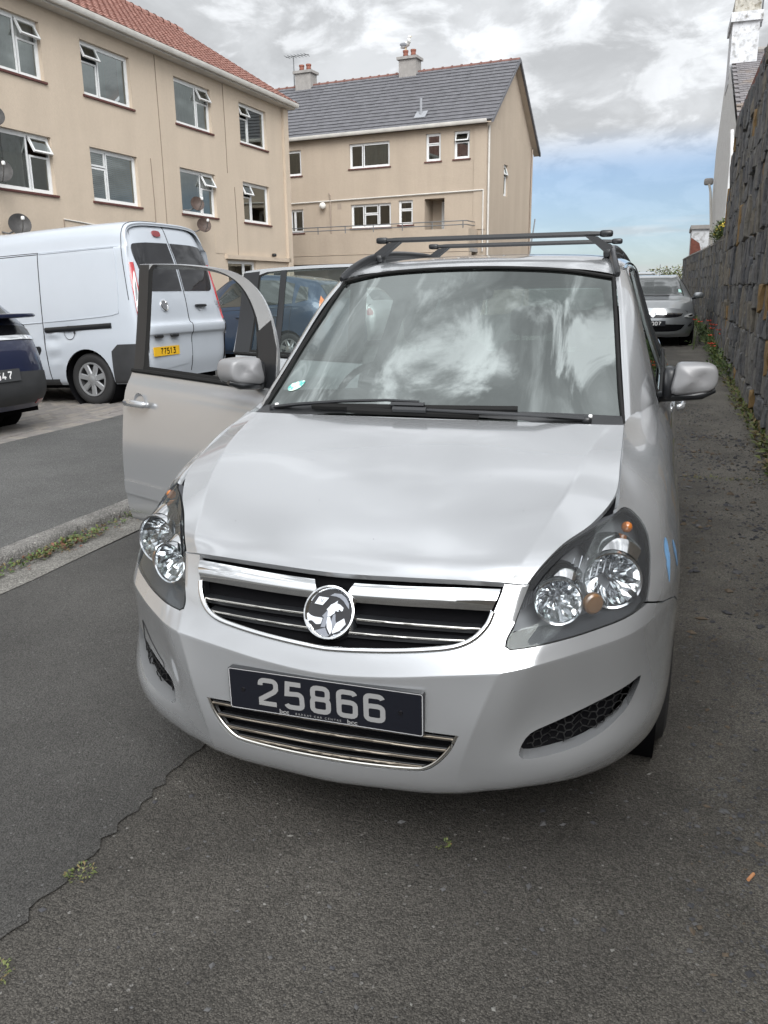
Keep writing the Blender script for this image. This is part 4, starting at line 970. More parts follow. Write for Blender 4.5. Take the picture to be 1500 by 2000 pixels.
bot_f = cut_panel(SIDE, poly_y([(1.36, 6.55), (2.49, 6.55), (2.49, 6.95), (1.36, 6.95)]), [], .15, .006, offset=.010)
bot_r = cut_panel(SIDE, poly_y([(2.52, 6.55), (3.20, 6.55), (3.17, 6.95), (2.52, 6.95)]), [], .15, .006, offset=.010)
card_f = cut_panel(SIDE, poly_y([(1.38, 3.05), (2.40, 3.05), (2.40, 8.1), (1.42, 8.1)]), [], .3, 0, offset=-.055)
card_r = cut_panel(SIDE, poly_y([(2.50, 3.05), (3.26, 3.05), (3.2, 6.0), (3.12, 8.1), (2.50, 8.1)]), [], .3, 0, offset=-.055)

def solid(mb):
    m_ = raw_mesh('t', mb.v, mb.f, [], True); m_.update(); n = [tuple(v.normal) for v in m_.vertices]; d = (mb.v, mb.f, n); bpy.data.meshes.remove(m_); return d
def handle_data(y, z):
    s, t = on_yz(SIDE, y, z, (sy(y), 4.3)); p = SIDE.at(s, t)[0]
    cup = MB(); M = frame_matrix(p+np.array([.001, 0, 0]), (0, 1, 0), (0, 0, 1))
    cup.lathe([(.055, .002), (.05, -.002), (.03, -.016), (0, -.02)], M, 24)
    h = MB(); h.tube([(p[0]+.012, y-.10, z+.004), (p[0]+.034, y-.085, z+.004), (p[0]+.042, y, z+.006), (p[0]+.036, y+.085, z+.004), (p[0]+.012, y+.105, z+.004)], [.012, .017, .018, .017, .013], 10, squash=(.75, 1.0))
    return solid(cup), solid(h)
def mirror_data():
    """Door mirror on the x>0 side."""
    out = smooth_line([(.790, 1.082), (.860, 1.080), (.920, 1.090), (.943, 1.112), (.946, 1.145), (.936, 1.176), (.905, 1.187), (.850, 1.190), (.806, 1.186), (.796, 1.150)], 3, True)
    cx, cz = .872, 1.136; v = []; n = len(out)
    rings = [(.93, .050), (.985, .048), (1.0, .030), (1.0, -.018), (.99, -.034), (.965, -.044), (.92, -.050), (.8, -.055), (.5, -.059), (.2, -.060)]
    for k, y_ in rings: v += [(cx+(x-cx)*k, 1.405+y_+(x-.79)*.16, cz+(z-cz)*k-.010) for x, z in out]
    f = [(i*n+k, (i+1)*n+k, (i+1)*n+(k+1) % n, i*n+(k+1) % n) for i in range(len(rings)-1) for k in range(n)]+[tuple((len(rings)-1)*n+k for k in range(n))[::-1], tuple(range(n))]
    m = MB(); m.add(v, [q[::-1] for q in f])
    base = MB(); base.tube([(.735, 1.47, 1.045), (.785, 1.43, 1.056), (.83, 1.40, 1.064), (.89, 1.405, 1.069), (.935, 1.42, 1.082)], [.032, .034, .036, .034, .018], 12, squash=(1.1, .6))
    blob(base, (.782, 1.43, 1.105), (.05, .11, .12), .5)
    return m, base
mh, mb_ = mirror_data()
door_parts = {'f': (door_f, fr_f, gl_f), 'r': (door_r, fr_r, gl_r)}
def mbdata(mb, sgn, M):
    v = [((p[0]*sgn), p[1], p[2]) for p in mb.v]; f = mb.f if sgn > 0 else [t[::-1] for t in mb.f]
    if M is not None: v = [tuple(M @ Vector(p)) for p in v]
    o = MB(); o.v = v; o.f = f; return o
def make_door(which, sgn, M=None, label=None):
    T = lambda d: (lambda q: q if M is None else xform(q, M))(d if sgn > 0 else mirror_x(d))
    d0, d1, d2 = door_parts[which]; opn = M is not None
    if opn:      # the open doors stand a little high on their worn, tilted hinges
        T0 = T; lift = lambda p: (p[0], p[1], p[2]+max(0., p[2]-1.05)*.085); upright = lambda d: ([(p[0]+(.50*(.748-p[0]) if p[2] > 1.05 and p[0] < .748 else 0), p[1], p[2]) for p in d[0]], d[1], d[2]); T = lambda d: (lambda q: ([lift(p) for p in q[0]], q[1], q[2]))(T0(upright(d)))
        if which == 'f': d1 = fr_o
    door = panel('front_door' if which == 'f' else 'rear_door', T(d0), SP, hero)
    if label: door['label'] = label
    panel('window_frame', T(d1), SP, door); 
    if not (which == 'f' and sgn < 0): panel('door_window', T(d2), MATS['side_glass'], door)      # the open front door has its window wound down
    for d in ([blk_f, sail_o if opn else sail_f] if which == 'f' else [blk_r, blk_rr, divider]): panel('pillar_trim', T(d), MATS['satin_black'], door)
    panel('window_seal', T((seal_o if opn else seal_f) if which == 'f' else seal_r), MATS['black_rubber'], door)
    panel('rubbing_strip', T(bot_f if which == 'f' else bot_r), SP, door)
    panel('door_card', T(card_f if which == 'f' else card_r), MATS['interior'], door)
    b = MB().tube(belt_f if which == 'f' else belt_r, .011, 6); mbdata(b, sgn, M).build('belt_strip', MATS['black_rubber'], door, True, 50)
    cup, h = handle_data(2.34 if which == 'f' else 3.20, .905)
    panel('handle_cup', T(cup), SP, door); panel('door_handle', T(h), SP, door)
    if which == 'f':
        mbdata(mh, sgn, M).build('mirror_housing', mat('mirror_grey', (.24, .24, .245), .48, .2, coat=.25, coat_rough=.15), door, True, 50); mbdata(mb_, sgn, M).build('mirror_base', MATS['satin_black'], door, True, 50)
        g = MB().prism(_rr(-.062, -.05, .062, .05, .02), .004, frame_matrix((.872, 1.468, 1.126), (-1, -.16, 0), (0, 0, 1))); mbdata(g, sgn, M).build('mirror_glass', MATS['chrome'], door, True)
    return door
make_door('f', 1); make_door('r', 1)
hinge = lambda x, y, a, tilt=0: Matrix.Translation((x, y, 0)) @ Matrix.Rotation(R(tilt), 4, 'X') @ Matrix.Rotation(R(a), 4, 'Z') @ Matrix.Translation((-x, -y, 0))
make_door('f', -1, hinge(-.865, 1.335, 65), 'silver front door standing open towards the kerb')
make_door('r', -1, hinge(-.870, 2.515, 80), 'silver rear door standing open behind the front door')
# rear quarters, sills, door posts, rear end
RY = 3.568
arch_r = [on_yz(SIDE, RY+AR*math.cos(R(a)), WZ+AR*math.sin(R(a)), (sy(RY+AR*math.cos(R(a))), 8-3*math.sin(R(a)))) for a in range(-10, 191, 10)]
qtr = poly_y([(3.42, .0), (4.1, .0), (4.32, .0), (4.32, 8.6)])+arch_r+poly_y([(3.16, 8.3), (3.18, 7.2), (3.28, 6.0), (3.41, 4.5), (3.43, 3.0)])
q_open = poly_y([(3.49, .95), (3.9, 1.0), (4.08, 1.2), (4.16, 2.8), (3.53, 2.9)])
qd = cut_panel(SIDE, qtr, [q_open], .14, .02); qg = cut_panel(SIDE, q_open, [], .3, 0, offset=-.006)
sill = cut_panel(SIDE, poly_y([(1.28 if False else 1.33, 8.35), (3.14, 8.35), (3.14, 8.98), (1.33, 8.98)]), [], .2, .02)
bp = cut_panel(SIDE, poly_y([(2.46, .0), (2.56, .0), (2.56, 8.4), (2.46, 8.4)]), [], .2, .05, offset=-.02)
cant = cut_panel(SIDE, poly_y([(1.78, .0), (2.5, .0), (3.4, .0), (3.4, .42), (2.5, .40), (2.1, .46), (1.86, .62)]), [], .15, .02)
for d, sg in ((lambda q: q, 1), (mirror_x, -1)):
    q = panel('rear_quarter', d(qd), SP, hero); panel('quarter_window', d(qg), MATS['privacy_glass'], q)
    panel('sill', d(sill), SP, hero); panel('door_post', d(bp), MATS['satin_black'], hero); panel('roof_edge', d(cant), SP, hero)
HT = [[(0, 4.30, .24), (.35, 4.29, .24), (.58, 4.26, .24), (.64, 4.32, .24)], [(0, 4.42, .45), (.4, 4.41, .45), (.62, 4.37, .45), (.70, 4.32, .45)], [(0, 4.43, .70), (.4, 4.42, .70), (.63, 4.38, .72), (.71, 4.32, .75)],
      [(0, 4.40, .98), (.4, 4.39, .98), (.62, 4.36, 1.0), (.68, 4.32, 1.05)], [(0, 4.30, 1.28), (.38, 4.29, 1.28), (.54, 4.27, 1.27), (.62, 4.32, 1.20)], [(0, 4.16, 1.50), (.34, 4.16, 1.495), (.50, 4.17, 1.47), (.53, 4.32, 1.42)]]
TS = Skin(HT, sym=True); ro = [(-2.2, 3.1), (2.2, 3.1), (2.0, 4.8), (-2.0, 4.8)]
tg = panel('tailgate', cut_panel(TS, [(-3, 0), (3, 0), (3, 5), (-3, 5)], [ro], .15, .02), SP, hero); panel('rear_window', cut_panel(TS, ro, [], .3, 0, offset=-.004), MATS['side_glass'], tg)
for x in (.735, -.735):
    sg = 1 if x > 0 else -1
    for y in (WY, RY):
        wheel(hero, (x, y, WZ), WZ, .205, sg, True)
        MB().lathe([(AR+.004, -.16), (AR+.006, .072)], Matrix.Translation((x, y, WZ)) @ Matrix.Rotation(R(90)*sg, 4, 'Y'), 40).build('wheel_arch_liner', MATS['dark_void'], hero, True, 60)
# ---- cabin
MB().span((-.74, 1.0, .24), (.74, 4.2, .30)).build('cabin_floor', MATS['interior'], hero, True)
ds = MB(); dn = 13; V = []
for x in np.linspace(-.68, .68, dn): V += [(x, 1.00+.13*abs(x)**1.5, 1.0), (x, 1.10+.1*abs(x)**1.5, 1.015), (x, 1.32, .995), (x, 1.40, .96), (x, 1.43, .80), (x, 1.36, .45)]
ds.add(V, [f for f in grid_faces(6, dn)]); ds.build('dashboard', MATS['dash'], hero, True, 40)
b = MB(); blob(b, (-.37, 1.33, 1.02), (.34, .20, .09), .6); b.build('instrument_hood', MATS['dash'], hero, True, 50)
SM = frame_matrix((-.37, 1.47, .98), (1, 0, 0), (0, .42, .9))
sw = MB().tube([tuple(SM @ Vector((.185*math.cos(a), .185*math.sin(a), 0))) for a in np.linspace(0, 2*math.pi, 29)], .014, 8, False); blob(sw, tuple(SM @ Vector((0, 0, 0))), (.14, .05, .12), .6); sw.box(tuple(SM @ Vector((0, 0, 0))), (.34, .02, .03)); sw.build('steering_wheel', MATS['interior'], hero, True, 50)
def seat(x, y, w=.48, name='front_seat'):
    b = MB(); blob(b, (x, y, .56), (w, .50, .16), .45); blob(b, (x, y+.30, .86), (w*.96, .15, .60), .45, Matrix.Rotation(R(-14), 4, 'X'))
    o = b.build(name, MATS['seat_cloth'], hero, True, 60)
    h = MB(); blob(h, (x, y+.40, 1.26), (.26, .10, .17), .55, Matrix.Rotation(R(-12), 4, 'X')); h.tube([(x-.06, y+.385, 1.1), (x-.06, y+.395, 1.25)], .007, 6); h.tube([(x+.06, y+.385, 1.1), (x+.06, y+.395, 1.25)], .007, 6)
    h.build('headrest', MATS['seat_cloth'], o, True, 60)
seat(-.37, 1.90); seat(.37, 1.90)
for x in (-.45, 0, .45): seat(x, 2.85, .44, 'rear_seat')
b = MB(); blob(b, (0, 1.47, 1.435), (.23, .03, .065), .5); b.tube([(0, 1.50, 1.49), (0, 1.47, 1.45)], .01, 6); b.build('rear_view_mirror', MATS['satin_black'], hero, True, 50)
MB().span((-.55, 1.62, 1.46), (.55, 4.0, 1.475)).build('headlining', mat('headlining', (.32, .32, .31), .9), hero, True)

# ================================================================ rendered apartment blocks
def render_mat(name, c, streak=.07):
    m, N, L, b = nodes_mat(name); g = N.new('ShaderNodeTexCoord'); P = g.outputs['Object']
    mp = N.new('ShaderNodeMapping'); mp.inputs['Scale'].default_value = (1.1, 1.1, .16); L.new(P, mp.inputs[0])
    n = N.new('ShaderNodeTexNoise'); n.inputs['Scale'].default_value = 1.3; n.inputs['Detail'].default_value = 7; n.inputs['Roughness'].default_value = .6; L.new(mp.outputs[0], n.inputs['Vector'])
    n2 = N.new('ShaderNodeTexNoise'); n2.inputs['Scale'].default_value = 14; n2.inputs['Detail'].default_value = 5; L.new(P, n2.inputs['Vector'])
    a = N.new('ShaderNodeMapRange'); L.new(n.outputs[0], a.inputs[0]); a.inputs[1].default_value = .3; a.inputs[2].default_value = .72; a.inputs[3].default_value = 1+streak*.5; a.inputs[4].default_value = 1-streak
    a2 = N.new('ShaderNodeMapRange'); L.new(n2.outputs[0], a2.inputs[0]); a2.inputs[3].default_value = .94; a2.inputs[4].default_value = 1.06
    mu = N.new('ShaderNodeMath'); mu.operation = 'MULTIPLY'; L.new(a.outputs[0], mu.inputs[0]); L.new(a2.outputs[0], mu.inputs[1])
    s = N.new('ShaderNodeVectorMath'); s.operation = 'SCALE'; s.inputs[0].default_value = c; L.new(mu.outputs[0], s.inputs['Scale']); L.new(s.outputs[0], b.inputs['Base Color'])
    b.inputs['Roughness'].default_value = .92; b.inputs['Specular IOR Level'].default_value = .2
    n3 = N.new('ShaderNodeTexNoise'); n3.inputs['Scale'].default_value = 30; n3.inputs['Detail'].default_value = 4; L.new(P, n3.inputs['Vector'])
    n4 = N.new('ShaderNodeTexNoise'); n4.inputs['Scale'].default_value = 1.6; n4.inputs['Detail'].default_value = 3; L.new(P, n4.inputs['Vector'])
    ad = N.new('ShaderNodeMath'); ad.operation = 'MULTIPLY_ADD'; L.new(n4.outputs[0], ad.inputs[0]); ad.inputs[1].default_value = 3.0; L.new(n3.outputs[0], ad.inputs[2])
    bm = N.new('ShaderNodeBump'); bm.inputs['Strength'].default_value = .35; bm.inputs['Distance'].default_value = .02; L.new(ad.outputs[0], bm.inputs['Height']); L.new(bm.outputs[0], b.inputs['Normal'])
    return m
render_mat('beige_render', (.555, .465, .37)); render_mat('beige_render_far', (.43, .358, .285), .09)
mat('white_upvc', (.74, .75, .75), .35, var=.04, vscale=8)
mat('sill_red', (.105, .038, .032), .7, var=.2, vscale=9)
mat('curtain', (.62, .62, .60), .9, var=.06, vscale=10)
mat('blind', (.30, .31, .31), .8)
mat('room_dark', (.035, .036, .038), .9)
mat('room_grey', (.10, .105, .105), .9, var=.4, vscale=3)
mat('gutter_white', (.58, .56, .52), .5, var=.12, vscale=3)
mat('red_tile', (.30, .155, .125), .85, var=.22, vscale=5, bump=.2, bscale=60)
mat('dark_ridge', (.05, .045, .045), .9, var=.3, vscale=8)
mat('slate_tile', (.115, .115, .125), .55, var=.22, vscale=3.5, bump=.15, bscale=60)
mat('terracotta', (.25, .095, .065), .8, var=.2, vscale=10)
mat('cement', (.30, .285, .27), .9, var=.15, vscale=5)
mat('rail_grey', (.16, .165, .17), .5, .4)
mat('dish_grey', (.045, .043, .042), .55, var=.3, vscale=9)
mat('dish_rust', (.075, .050, .040), .6, var=.3, vscale=9)
mat('cable', (.25, .20, .16), .8)
mat('lead_pipe', (.33, .27, .22), .7)
glass('house_glass', (.68, .71, .71), 2.7); mat('reflected_sky', (.30, .32, .33), .9, var=.25, vscale=2)  # pale backing colour stands in for sky reflected in some panes

def facade(name, x0, x1, z0, z1, openings, parent, m, depth=.16, y=0.0):
    """A wall sheet in local XZ with rectangular openings and their reveals."""
    xs = sorted({x0, x1, *[o[0] for o in openings], *[o[1] for o in openings]}); zs = sorted({z0, z1, *[o[2] for o in openings], *[o[3] for o in openings]})
    b = MB()
    for i in range(len(xs)-1):
        for j in range(len(zs)-1):
            cx, cz = (xs[i]+xs[i+1])/2, (zs[j]+zs[j+1])/2
            if any(o[0] < cx < o[1] and o[2] < cz < o[3] for o in openings): continue
            b.add([(xs[i], y, zs[j]), (xs[i+1], y, zs[j]), (xs[i+1], y, zs[j+1]), (xs[i], y, zs[j+1])], [(0, 1, 2, 3)])
    for a, c, d, e in openings:
        D = y+depth
        b.add([(a, y, d), (c, y, d), (c, y, e), (a, y, e), (a, D, d), (c, D, d), (c, D, e), (a, D, e)], [(4, 5, 1, 0), (1, 5, 6, 2), (2, 6, 7, 3), (3, 7, 4, 0)])
    return b.build(name, m, parent)

def house_window(parent, x0, x1, z0, z1, layout, y=.10, inside='room_grey', curtain=None, sill=True, fw=.055, opened=None, blind=False):
    """layout: list of sashes (x0,x1,z0,z1) as fractions; opened = {index: angle} top-hung vents."""
    w = x1-x0; h = z1-z0
    f = MB()
    for a, b_ in (((x0, y, z0), (x0+fw, y+.06, z1)), ((x1-fw, y, z0), (x1, y+.06, z1))): f.span(a, b_)
    for a, b_ in (((x0+fw, y, z0), (x1-fw, y+.06, z0+fw)), ((x0+fw, y, z1-fw), (x1-fw, y+.06, z1))): f.span(a, b_)
    win = f.build('window', MATS['white_upvc'], parent)
    for i, (a, b_, c, d) in enumerate(layout):
        X0, X1, Z0, Z1 = x0+fw+(w-2*fw)*a, x0+fw+(w-2*fw)*b_, z0+fw+(h-2*fw)*c, z0+fw+(h-2*fw)*d
        ang = (opened or {}).get(i, 0); s = MB(); sw = .045
        M = Matrix.Translation((0, y-.002, Z1)) @ Matrix.Rotation(R(-ang), 4, 'X') @ Matrix.Translation((0, 0, -Z1)) if ang else Matrix.Translation((0, y+.008, 0))
        s.M = M
        s.span((X0, 0, Z0), (X0+sw, .045, Z1)); s.span((X1-sw, 0, Z0), (X1, .045, Z1)); s.span((X0+sw, 0, Z0), (X1-sw, .045, Z0+sw)); s.span((X0+sw, 0, Z1-sw), (X1-sw, .045, Z1))
        s.build('sash', MATS['white_upvc'], win)
        g = MB(M); g.add([(X0+sw, .02, Z0+sw), (X1-sw, .02, Z0+sw), (X1-sw, .02, Z1-sw), (X0+sw, .02, Z1-sw)], [(0, 1, 2, 3)]); g.build('pane', MATS['house_glass'], win)
    if sill: MB().span((x0-.06, -.045, z0-.055), (x1+.06, y, z0-.004)).build('sill', MATS['sill_red'], win)
    MB().add([(x0, y+.75, z0-.3), (x1, y+.75, z0-.3), (x1, y+.75, z1+.2), (x0, y+.75, z1+.2)], [(0, 1, 2, 3)]).build('room_back', MATS[inside], win)
    if curtain:
        for (a, b_) in curtain:
            n = max(6, int((b_-a)*w/.05)); V = []
            for k in range(n+1):
                x = x0+w*(a+(b_-a)*k/n); yy = y+.14+.025*math.sin(k*1.7)
                V += [(x, yy, z0+.03), (x, yy, z1-.03)]
            MB().add(V, [(2*k, 2*k+2, 2*k+3, 2*k+1) for k in range(n)]).build('curtain', MATS['curtain'], win, False, 60)
    if blind:
        b = MB(); nb = int(h/.05)
        for k in range(nb): b.box(((x0+x1)/2, y+.12, z0+.04+k*.05), (w-.14, .035, .004), Matrix.Rotation(R(35), 4, 'X'))
        o = b.build('blind', MATS['blind'], win)
    return win

def tile_roof(parent, x0, x1, eave_y, eave_z, ridge_y, ridge_z, courses, m, wave, tile_w, name='roof'):
    """Courses of interlocking tiles in local coordinates, each course one piece; the data is shared."""
    L_ = math.hypot(ridge_y-eave_y, ridge_z-eave_z); a = math.atan2(ridge_z-eave_z, abs(ridge_y-eave_y)); sgn = 1 if ridge_y > eave_y else -1
    step = L_/courses; n = int((x1-x0)/tile_w); tw = (x1-x0)/n; rnd2 = random.Random(5)
    deck = MB().add([(x0, eave_y, eave_z-.02), (x1, eave_y, eave_z-.02), (x1, ridge_y, ridge_z-.02), (x0, ridge_y, ridge_z-.02)], [(0, 1, 2, 3) if sgn > 0 else (3, 2, 1, 0)]).build(name, m, parent)
    prof = wave; b = MB(); V = []; k = len(prof)
    pts = [(x0+tw*(i+p[0]), p[1]) for i in range(n) for p in prof]+[(x1, prof[0][1])]
    jit = [rnd2.uniform(-.004, .004) for _ in range(n+1)]
    for (x, h), q in zip(pts, range(len(pts))):
        j = jit[q//k]; V += [(x, -.015, h-.020+j), (x, -.015, h+.045+j), (x, step+.02, h+.008+j), ]
    F_ = []
    for i in range(len(pts)-1): F_ += [(3*i, 3*i+3, 3*i+4, 3*i+1), (3*i+1, 3*i+4, 3*i+5, 3*i+2)]
    if sgn < 0: F_ = [f[::-1] for f in F_]
    me = raw_mesh('tile_course', V, F_, m, True, 35)
    for c in range(courses):
        o = link_mesh('tile_course', me, deck); t = c/courses
        o.location = (rnd2.uniform(-.01, .01), eave_y+(ridge_y-eave_y)*t, eave_z+(ridge_z-eave_z)*t); o.rotation_euler = (a if sgn > 0 else 0, 0, 0)
        if sgn < 0: o.rotation_euler = (-a, 0, 0); o.scale = (1, -1, 1)
    return deck, step, a

def dish(name, label, M, r=.36, m='dish_grey', group='satellite dishes on the beige blocks'):
    """A dish whose bowl opens towards local +Z; the arm reaches back to the wall."""
    root = thing(name, label, 'satellite dish', M.to_translation(), 0, group)
    b = MB().lathe([(0, -.085), (r*.35, -.075), (r*.7, -.042), (r*.93, -.008), (r, 0), (r, .012), (r*.93, .004), (r*.7, -.030), (r*.35, -.063), (0, -.073)], M @ Matrix.Scale(1, 4), 36)
    b.build('bowl', MATS[m], root, True, 40)
    MB().tube([tuple(M @ Vector((0, -r*.95, -.02))), tuple(M @ Vector((0, -r*.75, .25))), tuple(M @ Vector((0, -r*.15, .42)))], .012, 6).build('feed_arm', MATS['rail_grey'], root, True, 40)
    h = MB(); blob(h, tuple(M @ Vector((0, -r*.05, .42))), (.07, .07, .09), .6); h.build('feed_horn', MATS['white_upvc'], root, True, 40)
    return root, M

# ---- left block, three storeys, red tiled roof
B1 = thing('apartment_block', 'long beige three storey block with red tiled roof and white windows', 'building', (-14.0, 10.0, 0), R(90-2.3))
V0, V1 = -16.0, 19.1
TOP = {'z': (6.38, 7.66)}; MID = {'z': (3.83, 5.15)}; GRD = {'z': (1.25, 2.52)}
cols = [(-12.0, -10.0), (-8.1, -6.1), (-4.2, -2.2), (-.2, 1.8), (4.45, 6.40), (7.80, 9.78), (11.86, 13.86), (15.64, 17.54)]
op1 = [(a, b_, z[0], z[1]) for a, b_ in cols for z in (TOP['z'], MID['z'])]+[(14.35, 16.30, 1.30, 2.52), (17.6, 18.6, .06, 2.25), (7.8, 9.8, 1.25, 2.5), (4.45, 6.4, 1.25, 2.5)]
facade('facade_wall', V0, V1, 0, 8.06, op1, B1, MATS['beige_render']); MB().span((V0, -.02, -1.2), (V1, .3, -.002)).build('plinth', MATS['cement'], B1)
w1 = MB(); w1.add([(V1, 0, 0), (V1, 8.7, 0), (V1, 8.7, 8.06), (V1, 4.35, 11.0), (V1, 0, 8.06)], [(0, 1, 2, 3, 4)]); w1.add([(V0, 0, 0), (V0, 8.7, 0), (V0, 8.7, 8.06), (V0, 4.35, 11.0), (V0, 0, 8.06)], [(4, 3, 2, 1, 0)]); w1.add([(V0, 8.7, 0), (V1, 8.7, 0), (V1, 8.7, 8.06), (V0, 8.7, 8.06)], [(3, 2, 1, 0)])
w1.build('end_walls', MATS['beige_render'], B1)
LA = [(0, .64, 0, 1), (.66, 1, 0, .66), (.66, 1, .68, 1)]; LB = [(0, .34, 0, .66), (0, .34, .68, 1), (.36, 1, 0, 1)]
for i, (a, b_) in enumerate(cols):
    for lv, z in ((0, TOP['z']), (1, MID['z'])):
        if i < 4:
            house_window(B1, a, b_, z[0], z[1], LA); continue
        lay = LA if i in (4, 6) else LB
        op = {2: 28} if i in (4, 6) else {1: 26}
        if (i, lv) == (5, 1): op = {}
        cu = {(6, 0): [(0, 1)], (5, 0): [(.88, 1)], (4, 0): [(0, 1)], (4, 1): [(.3, .62)], (6, 1): [(.64, 1)], (7, 1): [(0, .2)]}.get((i, lv))  # top-left seen window: its full curtain stands in for reflected sky
        house_window(B1, a, b_, z[0], z[1], lay, opened=op, curtain=cu, blind=(i, lv) == (5, 1), inside='room_dark' if (i, lv) in ((7, 0), (7, 1)) else 'reflected_sky' if (i, lv) in ((5, 0), (6, 1), (4, 0)) else 'room_grey')  # pale backs paint the sky's reflection behind these panes
house_window(B1, 14.35, 16.30, 1.30, 2.52, [(0, .62, 0, 1), (.64, 1, 0, .64), (.64, 1, .66, 1)], inside='room_dark', sill=False)
house_window(B1, 7.8, 9.8, 1.25, 2.5, LB); house_window(B1, 4.45, 6.4, 1.25, 2.5, LA)
MB().span((17.6, .12, .06), (18.6, .16, 2.25)).build('entrance_door', MATS['room_dark'], B1)
MB().span((14.2, -.10, 2.56), (18.9, -.002, 2.70)).build('entrance_canopy', MATS['beige_render'], B1)
MB().span((V1-.35, -.10, 0), (V1+.003, -.002, 8.0)).build('corner_pilaster', MATS['beige_render'], B1)
b = MB(); b.span((V0-.2, -.34, 8.02), (V1+.16, .0, 8.06)); b.build('soffit', MATS['gutter_white'], B1)
gprof = [(-.47, 8.20), (-.475, 8.11), (-.44, 8.06), (-.37, 8.055), (-.33, 8.09), (-.33, 8.20)]
g = MB(); g.add([(x, p[0], p[1]) for x in (V0-.2, V1+.2) for p in gprof], [(i, i+1, 6+i+1, 6+i) for i in range(5)]+[(0, 1, 2, 3, 4, 5), (11, 10, 9, 8, 7, 6)]); g.build('gutter', MATS['gutter_white'], B1, False, 40)
MB().span((V0-.2, -.33, 8.06), (V1+.18, -.30, 8.24)).build('fascia_board', MATS['gutter_white'], B1)
wv = [(0, 0), (.12, .012), (.30, .014), (.45, .004), (.6, -.003), (.85, -.003)]
rf1, st1, an1 = tile_roof(B1, V0-.2, V1+.22, -.42, 8.20, 4.35, 11.12, 19, MATS['red_tile'], wv, .30)
MB().add([(V0-.2, 4.35, 11.1), (V1+.22, 4.35, 11.1), (V1+.22, 9.1, 8.2), (V0-.2, 9.1, 8.2)], [(0, 1, 2, 3)]).build('rear_roof_slope', MATS['red_tile'], B1)
for k in range(40):
    x = V1+.1-.44*k; t = MB().lathe([(.13, 0), (.13, .40), (.155, .40), (.155, .44)], Matrix.Translation((x, 4.35, 11.12)) @ Matrix.Rotation(R(-90), 4, 'Y'), 10, R(-100), R(100)); t.build('ridge_tile', MATS['dark_ridge' if k > 9 else 'red_tile'], rf1, False, 40)
for x, z0, z1 in ((10.95, 3.2, 8.0), (14.62, 5.3, 8.0), (15.05, 2.7, 4.9), (10.4, 2.9, 5.2)):      # cables and cracks down the wall
    MB().tube([(x, -.012, z1), (x+.03, -.012, (z1+z0)/2), (x+.02, -.012, z0)], .011, 5).build('wall_cable', MATS['cable'], B1)
MB().tube([(6.55, -.012, 3.28), (8.2, -.012, 3.2), (8.25, -.012, 2.7)], .02, 5).build('wall_pipe', MATS['gutter_white'], B1)
MB().tube([(6.55, -.012, 3.28), (6.55, -.012, 2.6)], .014, 5).build('wall_pipe', MATS['cable'], B1)
b = MB(); b.span((13.62, -.012, 2.72), (14.20, -.003, 3.35)); b.build('meter_box', MATS['beige_render'], B1)
M1 = Matrix.LocRotScale(B1.location, B1.rotation_euler, B1.scale)
bw = MB(); blob(bw, (17.55, -.09, 2.78), (.16, .14, .12), .5); bw.build('wall_lamp', MATS['satin_black'], B1, False, 50)
for nm, lab, (v, z), rr, mm, face in (
    ('satellite_dish', 'rusty brown satellite dish on a bracket beside a window above the van', (12.05, 4.10), .215, 'dish_rust', (.75, -.6, .28)),
    ('satellite_dish', 'brown satellite dish half hidden behind the van roof', (12.35, 3.50), .225, 'dish_rust', (.7, -.65, .28)),
    ('satellite_dish', 'dark grey satellite dish just above the van at the picture edge', (4.60, 3.02), .25, 'dish_grey', (.75, -.6, .28)),
    ('satellite_dish', 'dark satellite dish cut by the picture edge below the lowest window sill', (4.22, 4.12), .25, 'dish_grey', (.75, -.6, .28)),
    ('satellite_dish', 'dark satellite dish cut by the picture edge beside the uppermost window', (4.22, 5.24), .22, 'dish_grey', (.75, -.6, .28))):
    c = M1 @ Vector((v, -.42, z)); fz = Vector(face).normalized()      # the bowl opens towards the road and the sky
    Mx = frame_matrix(c, Vector((0, 0, 1)).cross(fz), fz.cross(Vector((0, 0, 1)).cross(fz)))
    rt, _ = dish(nm, lab, Mx, rr, mm)
    wallp = M1 @ Vector((v-.12, 0.0, z-.16))
    MB().tube([tuple(Mx @ Vector((0, 0, -.08))), tuple(Vector(Mx @ Vector((0, -.05, -.14)))), tuple(M1 @ Vector((v-.12, -.18, z-.20))), tuple(wallp)], .022, 6).build('wall_bracket', MATS['rail_grey'], rt, True, 40)

# ---- far block with slate-grey roof and balcony
B2 = thing('gabled_block', 'beige two storey block with grey tiled gable roof and balcony', 'building', (-6.65, 34.29, 0), R(-6.2))
U = lambda u: -u
op2 = [(-6.30, -4.36, 6.65, 7.66), (-2.69, -2.02, 6.70, 7.78), (-1.43, -.75, 6.71, 7.78), (-9.55, -8.74, 6.54, 7.61),
       (-9.45, -8.72, 4.08, 5.10), (-6.28, -4.33, 4.17, 5.16), (-3.97, -3.29, 4.22, 5.22), (-2.75, -1.84, 3.25, 5.22), (-13.5, -11.8, 6.6, 7.6)]
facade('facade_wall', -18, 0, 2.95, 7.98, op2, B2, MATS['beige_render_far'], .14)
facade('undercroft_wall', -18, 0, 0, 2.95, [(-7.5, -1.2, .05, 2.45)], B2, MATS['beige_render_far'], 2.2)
MB().add([(-7.5, 2.1, .05), (-1.2, 2.1, .05), (-1.2, 2.1, 2.45), (-7.5, 2.1, 2.45)], [(0, 1, 2, 3)]).build('undercroft_back', MATS['room_dark'], B2)
GD = 7.0
ge = facade('gable_wall', 0, GD, 0, 7.98, [(2.45, 3.05, 5.42, 6.72)], B2, MATS['beige_render_far'], .14); ge.rotation_euler = (0, 0, R(90))
